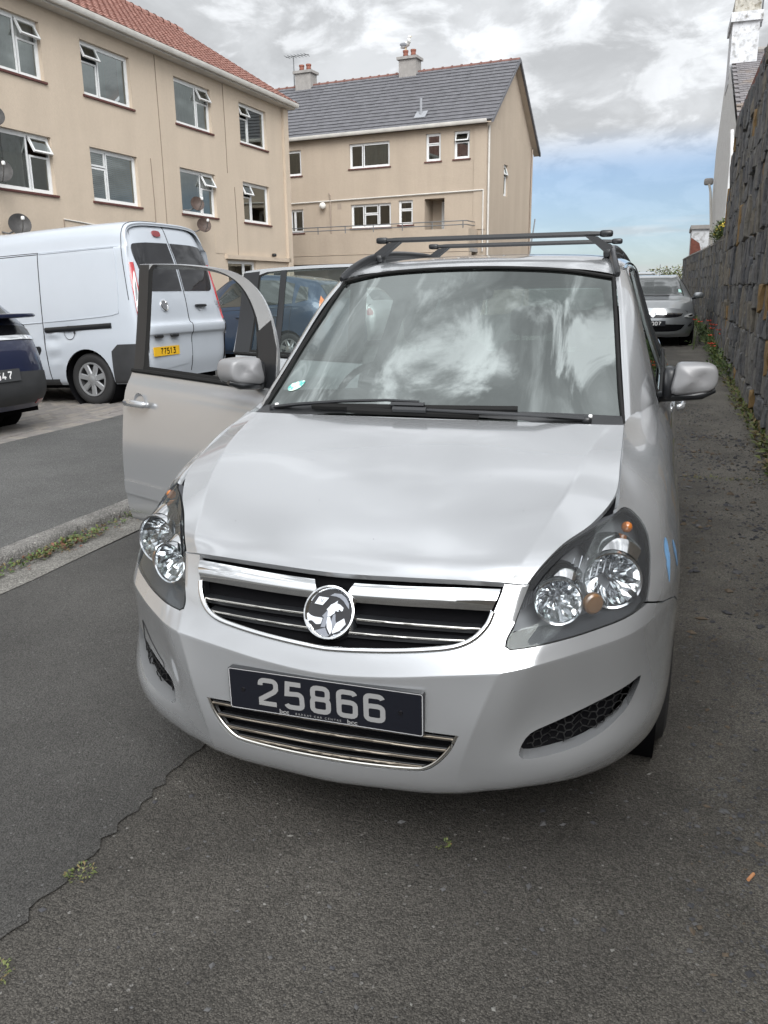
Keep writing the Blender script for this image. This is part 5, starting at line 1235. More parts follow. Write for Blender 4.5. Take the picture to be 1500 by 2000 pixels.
gt = MB().add([(0, 0, 7.98), (0, GD, 7.98), (0, GD/2, 10.95)], [(0, 1, 2)]); gt.add([(-18, 0, 0), (-18, GD, 0), (-18, GD, 7.98), (-18, GD/2, 10.95), (-18, 0, 7.98)], [(4, 3, 2, 1, 0)]); gt.add([(-18, GD, 0), (0, GD, 0), (0, GD, 7.98), (-18, GD, 7.98)], [(3, 2, 1, 0)]); gt.build('gable_top', MATS['beige_render_far'], B2)
L2 = [(0, .31, 0, 1), (.33, 1, 0, 1)]; L3 = [(0, 1, 0, .62), (0, 1, .64, 1)]; L4 = [(0, .30, 0, 1), (.32, .68, 0, .58), (.32, .68, .60, 1), (.70, 1, 0, 1)]
house_window(B2, -6.30, -4.36, 6.65, 7.66, L2, .08, curtain=[(.36, .98)])
house_window(B2, -2.69, -2.02, 6.70, 7.78, L3, .08); house_window(B2, -1.43, -.75, 6.71, 7.78, L3, .08, opened={1: 25})
house_window(B2, -9.55, -8.74, 6.54, 7.61, [(0, 1, 0, 1)], .08, curtain=[(0, 1)]); house_window(B2, -13.5, -11.8, 6.6, 7.6, L2, .08)
house_window(B2, -9.45, -8.72, 4.08, 5.10, L2, .08, curtain=[(.5, .95)]); house_window(B2, -6.28, -4.33, 4.17, 5.16, L4, .08, inside='room_dark')
house_window(B2, -3.97, -3.29, 4.22, 5.22, L3, .08)
dr = house_window(B2, -2.3, -1.86, 3.26, 5.16, [(0, 1, 0, 1)], .9, sill=False, fw=.08)
rc = MB(); rc.span((-2.75, .95, 3.25), (-2.31, 1.0, 5.22)); rc.build('porch_back', MATS['beige_render_far'], B2)
rc = MB().add([(-2.75, .14, 3.25), (-2.75, .97, 3.25), (-2.75, .97, 5.22), (-2.75, .14, 5.22), (-1.84, .14, 5.22), (-1.84, .97, 5.22)], [(0, 1, 2, 3), (3, 2, 5, 4)]); rc.build('porch_reveal', MATS['beige_render_far'], B2)
gwm = house_window(B2, 0, .6, 5.42, 6.72, [(0, 1, 0, .66), (0, 1, .68, 1)], .08, sill=False, opened={1: 20}); gwm.location = (0, 2.45, 0); gwm.rotation_euler = (0, 0, R(90))
# balcony
MB().span((-16, -1.25, 2.98), (.0-.33, -1.05, 3.88)).build('balcony_parapet', MATS['beige_render_far'], B2)
MB().span((-16, -1.05, 2.98), (-.33, -.002, 3.12)).build('balcony_floor', MATS['cement'], B2)
MB().span((-.53, -1.05, 3.12), (-.33, -.002, 3.88)).build('balcony_end', MATS['beige_render_far'], B2)
MB().span((-16, -1.28, 2.62), (-.30, -.9, 2.96)).build('balcony_beam', MATS['beige_render_far'], B2)
rl = MB()
for z in (4.18, 4.03): rl.tube([(-16, -1.15, z), (-.45, -1.15, z)], .022, 6); rl.tube([(-.45, -1.15, z), (-.45, -.1, z)], .022, 6)
rl.build('balcony_rail', MATS['rail_grey'], B2)
for k in range(12): MB().tube([(-.6-1.35*k, -1.15, 3.86), (-.6-1.35*k, -1.15, 4.2)], .022, 6).build('rail_post', MATS['rail_grey'], B2)
for z, m in ((5.42, 'gutter_white'),): MB().tube([(-16, -.05, 5.30), (-.1, -.05, 5.44)], .03, 6).build('wall_pipe', MATS[m], B2)
MB().tube([(-.12, -.05, 5.44), (-.12, -.05, 3.0)], .03, 6).build('wall_pipe', MATS['gutter_white'], B2)
MB().tube([(.05, .12, 7.9), (.05, .12, 0)], .045, 8).build('downpipe', MATS['gutter_white'], B2); MB().tube([(.05, GD-.1, 7.9), (.05, GD-.1, 0)], .045, 8).build('downpipe', MATS['lead_pipe'], B2)
MB().span((-.55, -.035, 3.9), (-.02, -.002, 7.9)).build('corner_pilaster', MATS['beige_render_far'], B2)
MB().tube([(-7.28, -.05, 3.95), (-7.28, -.05, 5.6), (-7.33, -.08, 5.72)], .03, 6).build('soil_pipe', MATS['lead_pipe'], B2)
b = MB(); b.span((-6.95, -.004, 5.0), (-6.75, .004, 5.25)); b.build('air_brick', MATS['lead_pipe'], B2)
g = MB(); g.add([(x, p[0]+.12, p[1]-.10) for x in (-18, .06) for p in gprof], [(i, i+1, 6+i+1, 6+i) for i in range(5)]+[(0, 1, 2, 3, 4, 5), (11, 10, 9, 8, 7, 6)]); g.build('gutter', MATS['gutter_white'], B2, False, 40)
wv2 = [(0, .003), (.06, .006), (.12, .001), (.9, .0)]
rf2, st2, an2 = tile_roof(B2, -18, .30, -.28, 8.06, GD/2, 11.06, 17, MATS['slate_tile'], wv2, .33)
MB().add([(-18, GD/2, 11.04), (.30, GD/2, 11.04), (.30, GD+.4, 7.75), (-18, GD+.4, 7.75)], [(0, 1, 2, 3)]).build('rear_roof_slope', MATS['slate_tile'], B2)
vb = MB()
for sgn in (1, -1):
    for k in range(17):
        t = k/17; t2 = (k+1)/17; e = -.30 if sgn > 0 else GD+.40; ez = 8.04 if sgn > 0 else 7.72
        y0 = e+(GD/2-e)*t; y1 = e+(GD/2-e)*t2; z0 = ez+(11.04-ez)*t; z1 = ez+(11.04-ez)*t2
        vb.add([(.26, y0, z0-.10), (.345, y0, z0-.10), (.345, y0, z0+.05), (.26, y0, z0+.05), (.26, y1, z1-.10), (.345, y1, z1-.10), (.345, y1, z1+.02), (.26, y1, z1+.02)], [(0, 1, 2, 3), (1, 5, 6, 2), (3, 2, 6, 7), (4, 7, 6, 5), (0, 3, 7, 4), (0, 4, 5, 1)])
vb.build('verge_tiles', MATS['slate_tile'], rf2)
MB().add([(.0, -.3, 7.96), (.28, -.3, 7.96), (.28, GD/2, 10.95), (.0, GD/2, 10.95), (.28, GD+.4, 7.64), (0, GD+.4, 7.64)], [(0, 1, 2, 3), (3, 2, 4, 5)]).build('verge_soffit', MATS['beige_render_far'], B2)
for k in range(34):
    x = .30-.45*k; t = MB().lathe([(.085, 0), (.085, .38), (.115, .38), (.115, .45)], Matrix.Translation((x, GD/2, 11.03)) @ Matrix.Rotation(R(-90), 4, 'Y'), 10, R(-100), R(100)); t.build('ridge_tile', mat('ridge_red', (.17, .085, .07), .85, var=.25, vscale=6), rf2, False, 40)
vp = MB().tube([(-3.05, .35, 8.55), (-3.05, .35, 9.25)], .06, 8); vp.box((-3.05, .33, 8.62), (.5, .5, .03), Matrix.Rotation(an2, 4, 'X')); vp.build('roof_vent', mat('lead', (.28, .29, .31), .6), rf2)
for cx in (-4.86, -10.3):
    ch = MB(); ch.span((cx-.42, GD/2-.32, 10.6), (cx+.42, GD/2+.32, 11.56)).span((cx-.50, GD/2-.40, 11.563), (cx+.50, GD/2+.40, 11.68)); c = ch.build('chimney', MATS['cement'], rf2)
    for dx in (-.21, .17):
        MB().lathe([(.13, 11.67), (.11, 11.78), (.13, 11.80), (.11, 11.82), (.11, 11.92), (.13, 11.93), (.13, 12.0), (.08, 12.0), (.08, 11.75)], Matrix.Translation((cx+dx, GD/2, 0)), 14).build('chimney_pot', MATS['terracotta'], B2, False, 40)
ar = MB().tube([(-10.95, GD/2, 10.9), (-10.95, GD/2, 12.45)], .025, 6); ar.tube([(-11.2, GD/2-.3, 12.35), (-10.2, GD/2+.2, 12.48)], .018, 5)
for k in range(7): ar.tube([(-11.15+.14*k, GD/2-.55+.07*k, 12.36+.018*k), (-11.15+.14*k, GD/2+.05+.07*k, 12.36+.018*k)], .012, 4)
ar.build('television_aerial', MATS['rail_grey'], B2)
M2 = Matrix.LocRotScale(B2.location, B2.rotation_euler, B2.scale)
gl = thing('globe_lamp', 'round white globe lamp on the wall above the balcony', 'wall lamp', tuple(M2 @ Vector((-7.63, -.05, 5.1))))
b = MB(); blob(b, (0, -.12, .08), (.30, .26, .30), 1.0); b.build('globe', mat('opal', (.75, .74, .70), .3), gl, False, 80); MB().span((-.06, -.04, 0), (.06, .06, .16)).build('bracket', MATS['rail_grey'], gl)
# gull on the chimney
gpos = M2 @ Vector((-5.07, GD/2, 12.0)); gu = thing('seagull', 'white and grey seagull standing on a chimney pot', 'seagull', tuple(gpos))
bm = bmesh.new(); bmesh.ops.create_uvsphere(bm, u_segments=16, v_segments=12, radius=1)
for v in bm.verts:
    x, y, z = v.co; v.co = Vector((x*.30, y*.115, z*.125)); t = v.co.x/.30
    if t < 0: v.co.z += -.02*t*t*0+.0; v.co.z *= 1-.55*t*t; v.co.y *= 1-.5*t*t; v.co.x *= 1.15; v.co.z -= .05*abs(t)
    v.co.z += .22+.10*max(0, t)
bmesh.ops.create_uvsphere(bm, u_segments=12, v_segments=8, radius=.075, matrix=Matrix.Translation((.25, 0, .50)) @ Matrix.Diagonal((1.15, .95, .95, 1)))
bmesh.ops.create_cone(bm, cap_ends=True, segments=10, radius1=.09, radius2=.06, depth=.22, matrix=Matrix.Translation((.225, 0, .39)) @ Matrix.Rotation(R(12), 4, 'Y'))
me = bpy.data.meshes.new('body'); bm.to_mesh(me); bm.free(); me.materials.append(mat('gull_white', (.72, .72, .70), .8)); me.polygons.foreach_set('use_smooth', [True]*len(me.polygons)); link_mesh('body', me, gu)
bk = MB(); bk.tube([(.31, 0, .50), (.40, 0, .485)], [.018, .006], 6); bk.build('beak', mat('beak', (.6, .4, .05), .5), gu, False, 50)
wg = MB()
for s in (1, -1): blob(wg, (-.06, s*.095, .25), (.46, .05, .15), .8, Matrix.Rotation(R(8), 4, 'Y'))
wg.build('wings', mat('gull_grey', (.25, .26, .28), .8), gu, False, 60)
lg = MB(); lg.tube([(.02, .04, 0), (.02, .04, .14)], .012, 5); lg.tube([(.02, -.04, 0), (.02, -.04, .14)], .012, 5); lg.build('legs', MATS['beak'], gu)
gu.rotation_euler = (0, 0, R(-30))

# ---- white roughcast house behind the wall
WH = thing('white_house', 'white roughcast house with slate roof and tall chimney behind the stone wall', 'building', (2.2, 24.1, 0))
mat('roughcast', (.66, .66, .65), .95, var=.10, vscale=7, bump=.9, bscale=16, bdist=.05); mat('white_paint', (.62, .63, .65), .8, var=.15, vscale=4, dirt=((.10, .09, .07), .9, 5.0)); mat('old_slate', (.165, .155, .16), .8, var=.35, vscale=4.0, dirt=((.35, .20, .04), .35, .8))
wb = MB().add([(0, 0, 0), (0, 11.8, 0), (0, 11.8, 6.6), (0, 7.6, 9.1), (0, 0, 5.6)], [(4, 3, 2, 1, 0)]); wb.add([(0, 0, 0), (9, 0, 0), (9, 0, 5.6), (0, 0, 5.6)], [(0, 1, 2, 3)]); wb.add([(0, 11.8, 0), (9, 11.8, 0), (9, 11.8, 6.6), (0, 11.8, 6.6)], [(3, 2, 1, 0)]); wb.build('wall', MATS['roughcast'], WH)
hr = MB().add([(.05, -.25, 5.50), (9, -.25, 5.50), (9, 7.6, 9.08), (.05, 7.6, 9.08)], [(0, 1, 2, 3)]); hr.add([(.05, 7.6, 9.08), (9, 7.6, 9.08), (9, 12, 6.4), (.05, 12, 6.4)], [(0, 1, 2, 3)]); rf3 = hr.build('roof', MATS['old_slate'], WH)
ang3 = math.atan2(9.08-5.50, 7.85); rows3 = 34
sl = MB(); rnd3 = random.Random(9)
for k in range(16):
    sl.add([(.24*k+.004, 0, 0), (.24*k+.236, 0, 0), (.24*k+.236, 0, .022), (.24*k+.004, 0, .022), (.24*k+.004, .30, .004), (.24*k+.236, .30, .004)], [(0, 1, 2, 3), (3, 2, 5, 4), (1, 5, 2), (0, 3, 4)])
sme = raw_mesh('slate_course', sl.v, sl.f, MATS['old_slate'], False)
for k in range(rows3):
    t = k/rows3; o = link_mesh('slate_course', sme, rf3); o.location = (.05+(.12 if k % 2 else 0), -.25+7.85*t, 5.52+3.58*t); o.rotation_euler = (ang3, 0, 0)
MB().span((-.02, 6.3, 7.9), (.80, 8.1, 9.72)).build('chimney', MATS['white_paint'], rf3)
MB().span((-.09, 6.2, 9.723), (.88, 8.2, 10.0)).build('chimney_shoulder', MATS['white_paint'], rf3); MB().span((.0, 6.3, 10.003), (.79, 8.1, 10.45)).build('chimney_stack', mat('stack', (.45, .43, .38), .95, var=.3, vscale=6, dirt=((.10, .075, .03), 1.0, 7.0)), rf3)
for dx in (.26, .56): MB().lathe([(.13, 10.45), (.11, 10.52), (.12, 10.72), (.15, 10.74), (.15, 10.80), (.09, 10.8), (.09, 10.5)], Matrix.Translation((dx, 7.2, 0)), 14).build('chimney_pot', MATS['terracotta'], rf3, False, 40)
MB().tube([(.85, 6.6, 9.6), (.86, 6.6, 12.6)], .03, 6).build('aerial_pole', MATS['rail_grey'], WH); MB().tube([(.1, 7.6, 9.14), (9, 7.6, 9.14)], .10, 8).build('roof_ridge', MATS['cement'], rf3)
MB().tube([(-.10, -.08, 5.5), (-.05, -.1, 4.8), (-.05, -.1, 0)], .05, 8).build('downpipe', MATS['white_upvc'], WH)
MB().tube([(-.22, 9.9, 5.2), (-.16, 9.6, 4.9), (-.1, 6.0, 2.6)], .045, 6).build('drain_pipe', mat('dirty_pipe', (.40, .38, .34), .8), WH); b = MB(); blob(b, (-.24, 10.0, 5.3), (.34, .3, .25), .5); b.build('rainwater_hopper', MATS['cement'], WH, False, 40)

# ================================================================ stone boundary wall
mat('mortar', (.18, .16, .135), .95, var=.35, vscale=9, bump=.5, bscale=35, bdist=.02); mat('brick_coping', (.17, .06, .042), .9, var=.35, vscale=8)
STN = [mat('stone_%d' % i, c, .72, var=.45, vscale=9, bump=.8, bscale=26, bdist=.03, dirt=((.13, .12, .10), .4, 6.0)) for i, c in enumerate([(.105, .107, .112), (.14, .138, .132), (.155, .145, .125), (.085, .088, .096), (.16, .145, .118), (.12, .125, .132)])]
STN.append(mat('stone_ochre', (.22, .14, .055), .8, var=.3, vscale=9, bump=.7, bscale=26, bdist=.02))
WX = 1.83
mat('mortar_pale', (.25, .225, .185), .95, var=.3, vscale=7, bump=.5, bscale=40, bdist=.02)
wall = thing('stone_wall', 'tall dark rubble stone wall with brick coping along the road edge', 'wall', (WX, 8, 0))
bw_ = MB(); bw_.span((WX, 5, -.3), (WX+.5, 16.4, 4.36)); bw_.span((WX, -12, -.3), (WX+.5, 4.998, 2.1)); bw_.build('mortar_core', MATS['mortar'], wall, True)  # out-of-view near stretch: height chosen for its shade on car and road
MB().span((WX-.06, 5, 4.36), (WX+.56, 16.46, 4.47)).build('coping', MATS['brick_coping'], wall, True)
rs = random.Random(17)
def stone_mesh(seed):
    r = random.Random(seed); bm = bmesh.new(); bmesh.ops.create_cube(bm, size=1.0); bmesh.ops.subdivide_edges(bm, edges=bm.edges[:], cuts=1, use_grid_fill=True)
    for v in bm.verts:
        c = v.co.copy(); n = max(abs(c.x), abs(c.y), abs(c.z)); k = c.normalized()*.5*1.25; v.co = c.lerp(k, .30)
        v.co += Vector((r.uniform(-.10, .10), r.uniform(-.06, .06), r.uniform(-.06, .06)))
    bmesh.ops.triangulate(bm, faces=bm.faces[:]); me = bpy.data.meshes.new('stone'); bm.to_mesh(me); bm.free(); me.materials.append(STN[6 if seed == 20 else seed % 6])
    me.polygons.foreach_set('use_smooth', [True]*len(me.polygons)); me.set_sharp_from_angle(angle=R(38)); return me
SM_ = [stone_mesh(i) for i in range(21)]
courses = [(-.05, .30), (.33, .88), (.91, 1.45), (1.48, 2.06), (2.09, 2.62), (2.65, 3.22), (3.25, 3.80), (3.83, 4.35)]
ST = []
for (z0, z1) in courses:
    y = 2.5 if z1 < 2.1 else 5.0
    while y < 16.35:
        w = rs.uniform(.13, .30); h = z1-z0; y1 = min(y+w, 16.4)
        if rs.random() < .62:
            s = rs.uniform(.38, .62); ST.append((y, y1, z0, z0+h*s)); 
            if rs.random() < .5 and w > .26: m_ = (y+y1)/2+rs.uniform(-.03, .03); ST.append((y, m_, z0+h*s, z1)); ST.append((m_, y1, z0+h*s, z1))
            else: ST.append((y, y1, z0+h*s, z1))
        else: ST.append((y, y1, z0, z1))
        y = y1
for (z0, z1) in courses[1:]:
    jm = MB(); nj = 40; ya = 5.0 if z1 >= 2.1 else 2.5; V = []
    for k in range(nj+1):
        y = ya+(16.39-ya)*k/nj; x = WX-.045+rs.uniform(-.012, .012); dz = rs.uniform(-.008, .008); V += [(x, y, z0-.032+dz), (x-.006, y, z0-.014+dz), (x, y, z0+.004+dz), (WX+.02, y, z0+.004+dz), (WX+.02, y, z0-.032+dz)]
    jm.add(V, [(5*k+j, 5*k+5+j, 5*k+5+(j+1) % 5, 5*k+(j+1) % 5) for k in range(nj) for j in range(5)]); jm.build('mortar_joint', MATS['mortar_pale'], wall, True, 60)
def wall_stone(y0, y1, z0, z1):
    g = .010; c = (WX-.005+rs.uniform(-.02, .025), (y0+y1)/2, (z0+z1)/2); s = (rs.uniform(.13, .20), (y1-y0-g)*1.12, (z1-z0-g)*1.10); me = rs.choice(SM_)
    return me, c, s, rs.uniform(-.10, .10)
def size_px(t):
    y = (t[0]+t[1])/2; z = (t[2]+t[3])/2; q = seen_pt((WX, y, z))
    if q is None: return -1
    u, v, d = q
    if not (0 < u < 1505 and -10 < v < 2000): return -1
    return (t[3]-t[2])*(t[1]-t[0])/(d*d)/max(d, .1)
def seen_pt(p):
    q = cam.matrix_world.to_3x3().inverted() @ (Vector(p)-cam.location)
    if q.z > -.3: return None
    return (750+1620*q.x/-q.z, 1000-1620*q.y/-q.z, -q.z)
ST.sort(key=size_px, reverse=True); far = MB(); fm = []
for k, t in enumerate(ST):
    me, c, s, rx = wall_stone(*t)
    if k < 300:
        o = bpy.data.objects.new('stone', me); col.objects.link(o); o.location = c; o.scale = s; o.rotation_euler = (rx, 0, 0); adopt(o, wall, True)
    else:
        M = Matrix.LocRotScale(Vector(c), Matrix.Rotation(rx, 3, 'X').to_euler(), Vector(s)); far.add([v.co for v in me.vertices], [tuple(p.vertices) for p in me.polygons], M); fm += [STN.index(me.materials[0])]*len(me.polygons)
me = raw_mesh('other_stones', far.v, far.f, STN, True, 38, fm); o = link_mesh('other_stones', me, wall, True); o['kind'] = 'stuff'
# lower continuation
lw = thing('lower_stone_wall', 'lower rubble wall with rounded coping running on beyond the tall wall', 'wall', (WX, 26, 0))
path = [(1.86, 16.4), (1.84, 20), (1.75, 26), (1.55, 33), (1.36, 38.5)]
tops = [2.36, 2.42, 2.50, 2.58, 2.60]
core = MB(); n = len(path)
core.add([(x+dx, y, z) for (x, y), t in zip(path, tops) for dx, z in ((0, -.2), (0, t), (.45, t), (.45, -.2))], [(4*i+j, 4*i+4+j, 4*i+4+(j+1) % 4, 4*i+(j+1) % 4) for i in range(n-1) for j in range(4)]+[(4*n-4, 4*n-3, 4*n-2, 4*n-1)])
core.build('mortar_core', MATS['mortar'], lw, True, flip=True)
cp = MB().tube([(x+.2, y, t+.0) for (x, y), t in zip(path, tops)], .24, 10, squash=(1.15, .45)); cp.build('coping', mat('coping_cement', (.17, .16, .15), .9, var=.25, vscale=3), lw, True, 40)
fs2 = MB(); fm = []
for z0 in [.0+.27*k for k in range(9)]:
    y = 16.45
    while y < 38:
        w = rs.uniform(.18, .34); x = np.interp(y, [p[1] for p in path], [p[0] for p in path]); tp = np.interp(y, [p[1] for p in path], tops); z1 = z0+.265
        if z1 < tp+.05:
            me = rs.choice(SM_[:18]); fs2.add([v.co for v in me.vertices], [tuple(p.vertices) for p in me.polygons], Matrix.LocRotScale(Vector((x+rs.uniform(-.01, .02), y+w/2, z0+.13+gz(y)*.3)), Matrix.Rotation(rs.uniform(-.1, .1), 3, 'X').to_euler(), Vector((.14, w*1.08, .285)))); fm += [STN.index(me.materials[0])]*len(me.polygons)
        y += w
me = raw_mesh('wall_stones', fs2.v, fs2.f, STN, True, 38, fm); o = link_mesh('wall_stones', me, lw, True); o['kind'] = 'stuff'
# whitewashed outbuilding at the far end
ob = thing('white_outbuilding', 'small white outbuilding with a brick corner beyond the lower wall', 'building', (1.95, 40.5, 0)); MB().span((1.62, 40, 0), (4.2, 43, 3.95)).build('wall', MATS['white_paint'], ob, True); MB().span((1.56, 39.9, 3.953), (4.3, 43.1, 4.12)).build('roof_slab', MATS['cement'], ob, True)
MB().add([(1.615, 39.995, 2.0), (2.1, 39.995, 2.0), (2.1, 39.995, 2.9), (1.98, 39.995, 3.35), (1.615, 39.995, 3.6), (1.615, 41, 2.0), (1.615, 41, 3.5)], [(0, 1, 2, 3, 4), (5, 0, 4, 6)]).build('exposed_brick', MATS['brick_coping'], ob, True)

# ================================================================ the other vehicles
def dark_glass(name, ior=2.0, c=(.012, .014, .014)):
    if name in MATS: return MATS[name]
    m = bpy.data.materials.new(name); m.use_nodes = True; b = m.node_tree.nodes['Principled BSDF']
    b.inputs['Base Color'].default_value = (*c, 1); b.inputs['Roughness'].default_value = .02; b.inputs['IOR'].default_value = ior; MATS[name] = m; return m
dark_glass('car_glass', 2.1, (.03, .035, .034)); dark_glass('van_glass', 1.6, (.010, .010, .012))
mat('grey_paint', (.30, .315, .325), .34, .6, coat=1.0); mat('navy_paint', (.016, .022, .058), .34, .35, coat=1.0); mat('blue_paint', (.030, .055, .10), .34, .45, coat=1.0)
mat('pale_silver_paint', (.52, .53, .53), .36, .6, coat=1.0); mat('black_paint', (.012, .012, .014), .3, .2, coat=1.0)
mat('van_white', (.45, .485, .53), .32, 0, coat=.5, var=.03, vscale=1.5); mat('seam', (.02, .02, .022), .8); mat('bumper_grey', (.035, .036, .038), .55, var=.15, vscale=6)
mat('wheel_trim', (.42, .43, .44), .42, .6)

HATCH = [  # columns front to rear, rows roof centre to sill
 [(0, .04, .80), (.35, .07, .795), (.60, .16, .76), (.76, .30, .70), (.84, .36, .58), (.83, .36, .34), (.78, .36, .20)],
 [(0, .52, .935), (.38, .53, .93), (.64, .57, .90), (.82, .62, .81), (.885, .66, .60), (.875, .66, .34), (.82, .66, .20)],
 [(0, .93, 1.02), (.40, .97, 1.018), (.68, 1.08, 1.00), (.84, 1.10, .93), (.895, 1.1, .62), (.885, 1.1, .34), (.83, 1.1, .20)],
 [(0, 1.38, 1.27), (.38, 1.41, 1.265), (.615, 1.50, 1.23), (.85, 1.50, .955), (.90, 1.5, .62), (.89, 1.5, .34), (.83, 1.5, .20)],
 [(0, 1.80, 1.455), (.36, 1.83, 1.45), (.555, 1.91, 1.42), (.855, 1.9, .975), (.90, 1.9, .62), (.89, 1.9, .34), (.83, 1.9, .20)],
 [(0, 2.4, 1.51), (.36, 2.4, 1.505), (.555, 2.4, 1.465), (.86, 2.4, .99), (.905, 2.4, .62), (.89, 2.4, .34), (.83, 2.4, .20)],
 [(0, 3.0, 1.50), (.36, 3.0, 1.495), (.55, 3.0, 1.455), (.858, 3.0, 1.01), (.905, 3.0, .62), (.89, 3.0, .34), (.83, 3.0, .20)],
 [(0, 3.6, 1.445), (.36, 3.6, 1.44), (.53, 3.57, 1.40), (.845, 3.55, 1.04), (.90, 3.55, .62), (.885, 3.55, .34), (.83, 3.55, .20)],
 [(0, 3.95, 1.36), (.34, 3.94, 1.355), (.50, 3.90, 1.32), (.81, 3.88, 1.06), (.87, 3.88, .62), (.86, 3.88, .34), (.80, 3.88, .22)],
 [(0, 4.24, 1.07), (.36, 4.23, 1.065), (.58, 4.19, 1.05), (.735, 4.12, .99), (.80, 4.12, .66), (.80, 4.12, .36), (.76, 4.1, .25)],
]
FASC = [[(0, .04, .80), (.35, .07, .795), (.60, .16, .76), (.76, .30, .70), (.84, .36, .64)], [(0, -.02, .64), (.38, .0, .64), (.64, .10, .63), (.79, .25, .61), (.845, .36, .58)], [(0, -.05, .46), (.38, -.03, .46), (.66, .08, .46), (.80, .24, .47), (.84, .36, .47)],
        [(0, -.035, .28), (.38, -.02, .28), (.64, .09, .28), (.78, .25, .30), (.83, .36, .33)], [(0, .04, .19), (.38, .05, .19), (.60, .14, .19), (.74, .27, .19), (.78, .36, .20)]]
TAIL = [[(0, 4.28, .24), (.40, 4.27, .24), (.62, 4.22, .24), (.72, 4.15, .24), (.76, 4.10, .25)], [(0, 4.42, .42), (.42, 4.41, .42), (.66, 4.34, .42), (.77, 4.22, .40), (.80, 4.12, .38)], [(0, 4.42, .66), (.42, 4.41, .66), (.66, 4.34, .66), (.765, 4.22, .66), (.80, 4.12, .66)],
        [(0, 4.36, .90), (.42, 4.35, .90), (.63, 4.29, .89), (.73, 4.19, .88), (.765, 4.12, .86)], [(0, 4.24, 1.07), (.36, 4.23, 1.065), (.58, 4.19, 1.05), (.68, 4.15, 1.02), (.735, 4.12, .99)]]

def both(d):
    a = d; b = mirror_x(d); k = len(a[0]); return a[0]+b[0], list(a[1])+[tuple(i+k for i in f) for f in b[1]], a[2]+b[2]
def make_car(name, label, paint, loc, rz, H=1.0, L=1.0, wheels=(.80, 3.42), r=.315, group=None, cat='car', windows=True, plate=None, pitch=0.0, trim='alloy', front=True, glassm='car_glass'):
    """A hatchback: body shell, fasciae, glazing, lamps, wheels, mirrors. The nose points to local -Y."""
    root = thing(name, label, cat, loc, rz, group); root.rotation_euler = (R(pitch), 0, rz)
    sc = lambda P: [[(x, y*L, (z if z < .5 else .5+(z-.5)*H)) for x, y, z in row] for row in P]
    B = Skin(np.array(sc(HATCH)).transpose(1, 0, 2)); Fr = Skin(sc(FASC), sym=True); T = Skin(sc(TAIL), sym=True); P = MATS[paint]
    yz = lambda y, z, g: on_yz(B, y*L, z, g)
    holes = []
    def arch(y): return [yz(y+(r+.05)/L*math.cos(R(a)), r+(r+.05)*math.sin(R(a)), (np.interp(y, [.36, .66, 1.1, 1.5, 1.9, 2.4, 3, 3.55, 3.88, 4.12], range(10)), 4.2)) for a in range(-12, 193, 12)]
    a1, a2 = arch(wheels[0]), arch(wheels[1])
    out = [(0, 0), (9, 0), (9, 6)]+[(a2[0][0]+.02, 6)]+a2+[(a2[-1][0]-.02, 6), (a1[0][0]+.02, 6)]+a1+[(a1[-1][0]-.02, 6), (0, 6)]
    panel('body', both(cut_panel(B, out, [], .16, .0)), P, root, False)
    panel('front_bumper', patch(Fr, -4, 4, 0, 4, 49, 29), P, root, False); panel('tailgate', patch(T, -4, 4, 0, 4, 49, 29), P, root, False)
    half = lambda s0, s1, t0, t1, o=.004: both(patch(B, s0, s1, t0, t1, 16, 12, o))
    panel('windscreen', half(2.14, 3.92, 0, 1.86), MATS[glassm], root, False)
    panel('rear_window', half(8.05, 8.80, 0, 1.75), MATS[glassm], root, False)
    for pts in ([(3.05, 2.93), (3.55, 2.55), (4.05, 2.18), (4.35, 2.12), (5.15, 2.12), (5.15, 2.93)], [(5.27, 2.93), (5.27, 2.12), (6.3, 2.12), (6.75, 2.2), (6.9, 2.93)], [(7.05, 2.93), (7.0, 2.25), (7.5, 2.3), (7.85, 2.85)]):
        d = cut_panel(B, pts, [], .14, 0, offset=.004)
        for q in (d, mirror_x(d)): panel('side_window', q, MATS[glassm], root, False)
    for pts in ([(2.55, 3.1), (5.2, 3.05), (5.2, 5.6), (2.9, 5.6)], [(5.22, 3.05), (6.9, 3.05), (6.75, 4.2), (6.45, 5.6), (5.22, 5.6)]):
        lp = dense(pts, .12); line = [tuple(B.at(s, t)[0]+B.nrm(s, t)[0]*.001) for s, t in lp+[lp[0]]]
        for sg in (1, -1): MB().tube([(p[0]*sg, p[1], p[2]) for p in line], .004, 4, False).build('door_gap', MATS['seam'], root)
    for sg in (1, -1):
        for y in wheels:
            wheel(root, (sg*.775, y*L, r), r, .20, sg, False, trim, 7); MB().lathe([(r+.055, -.2), (r+.055, .05)], Matrix.Translation((sg*.80, y*L, r)) @ Matrix.Rotation(R(90)*sg, 4, 'Y'), 28).build('wheel_arch_liner', MATS['dark_void'], root, False, 60)
        b = MB(); p = B.at(3.0, 3)[0]; blob(b, (sg*(p[0]+.13), p[1]-.02, p[2]+.09), (.21, .13, .135), .6); b.build('door_mirror', P, root, False, 60)
        b = MB().tube([(sg*(p[0]-.03), p[1]+.02, p[2]+.03), (sg*(p[0]+.08), p[1], p[2]+.04)], .03, 8); b.build('mirror_stalk', MATS['black_plastic'], root, False, 60)
        for y in (2.3, 3.15):
            q = B.at(np.interp(y, [1.9, 2.4, 3.0, 3.6], [4, 5, 6, 7]), 3.35)[0]; b = MB(); blob(b, (sg*(q[0]+.015), y*L, q[2]), (.04, .19, .035), .5); b.build('door_handle', P, root, False, 60)
    MB().span((-.76, .3, .18), (.76, 4.1*L, .5)).build('underbody', MATS['dark_void'], root); MB().span((-.70, .2, .45), (.70, 1.0, .72)).build('engine', MATS['dark_void'], root)
    return root, B, Fr, T

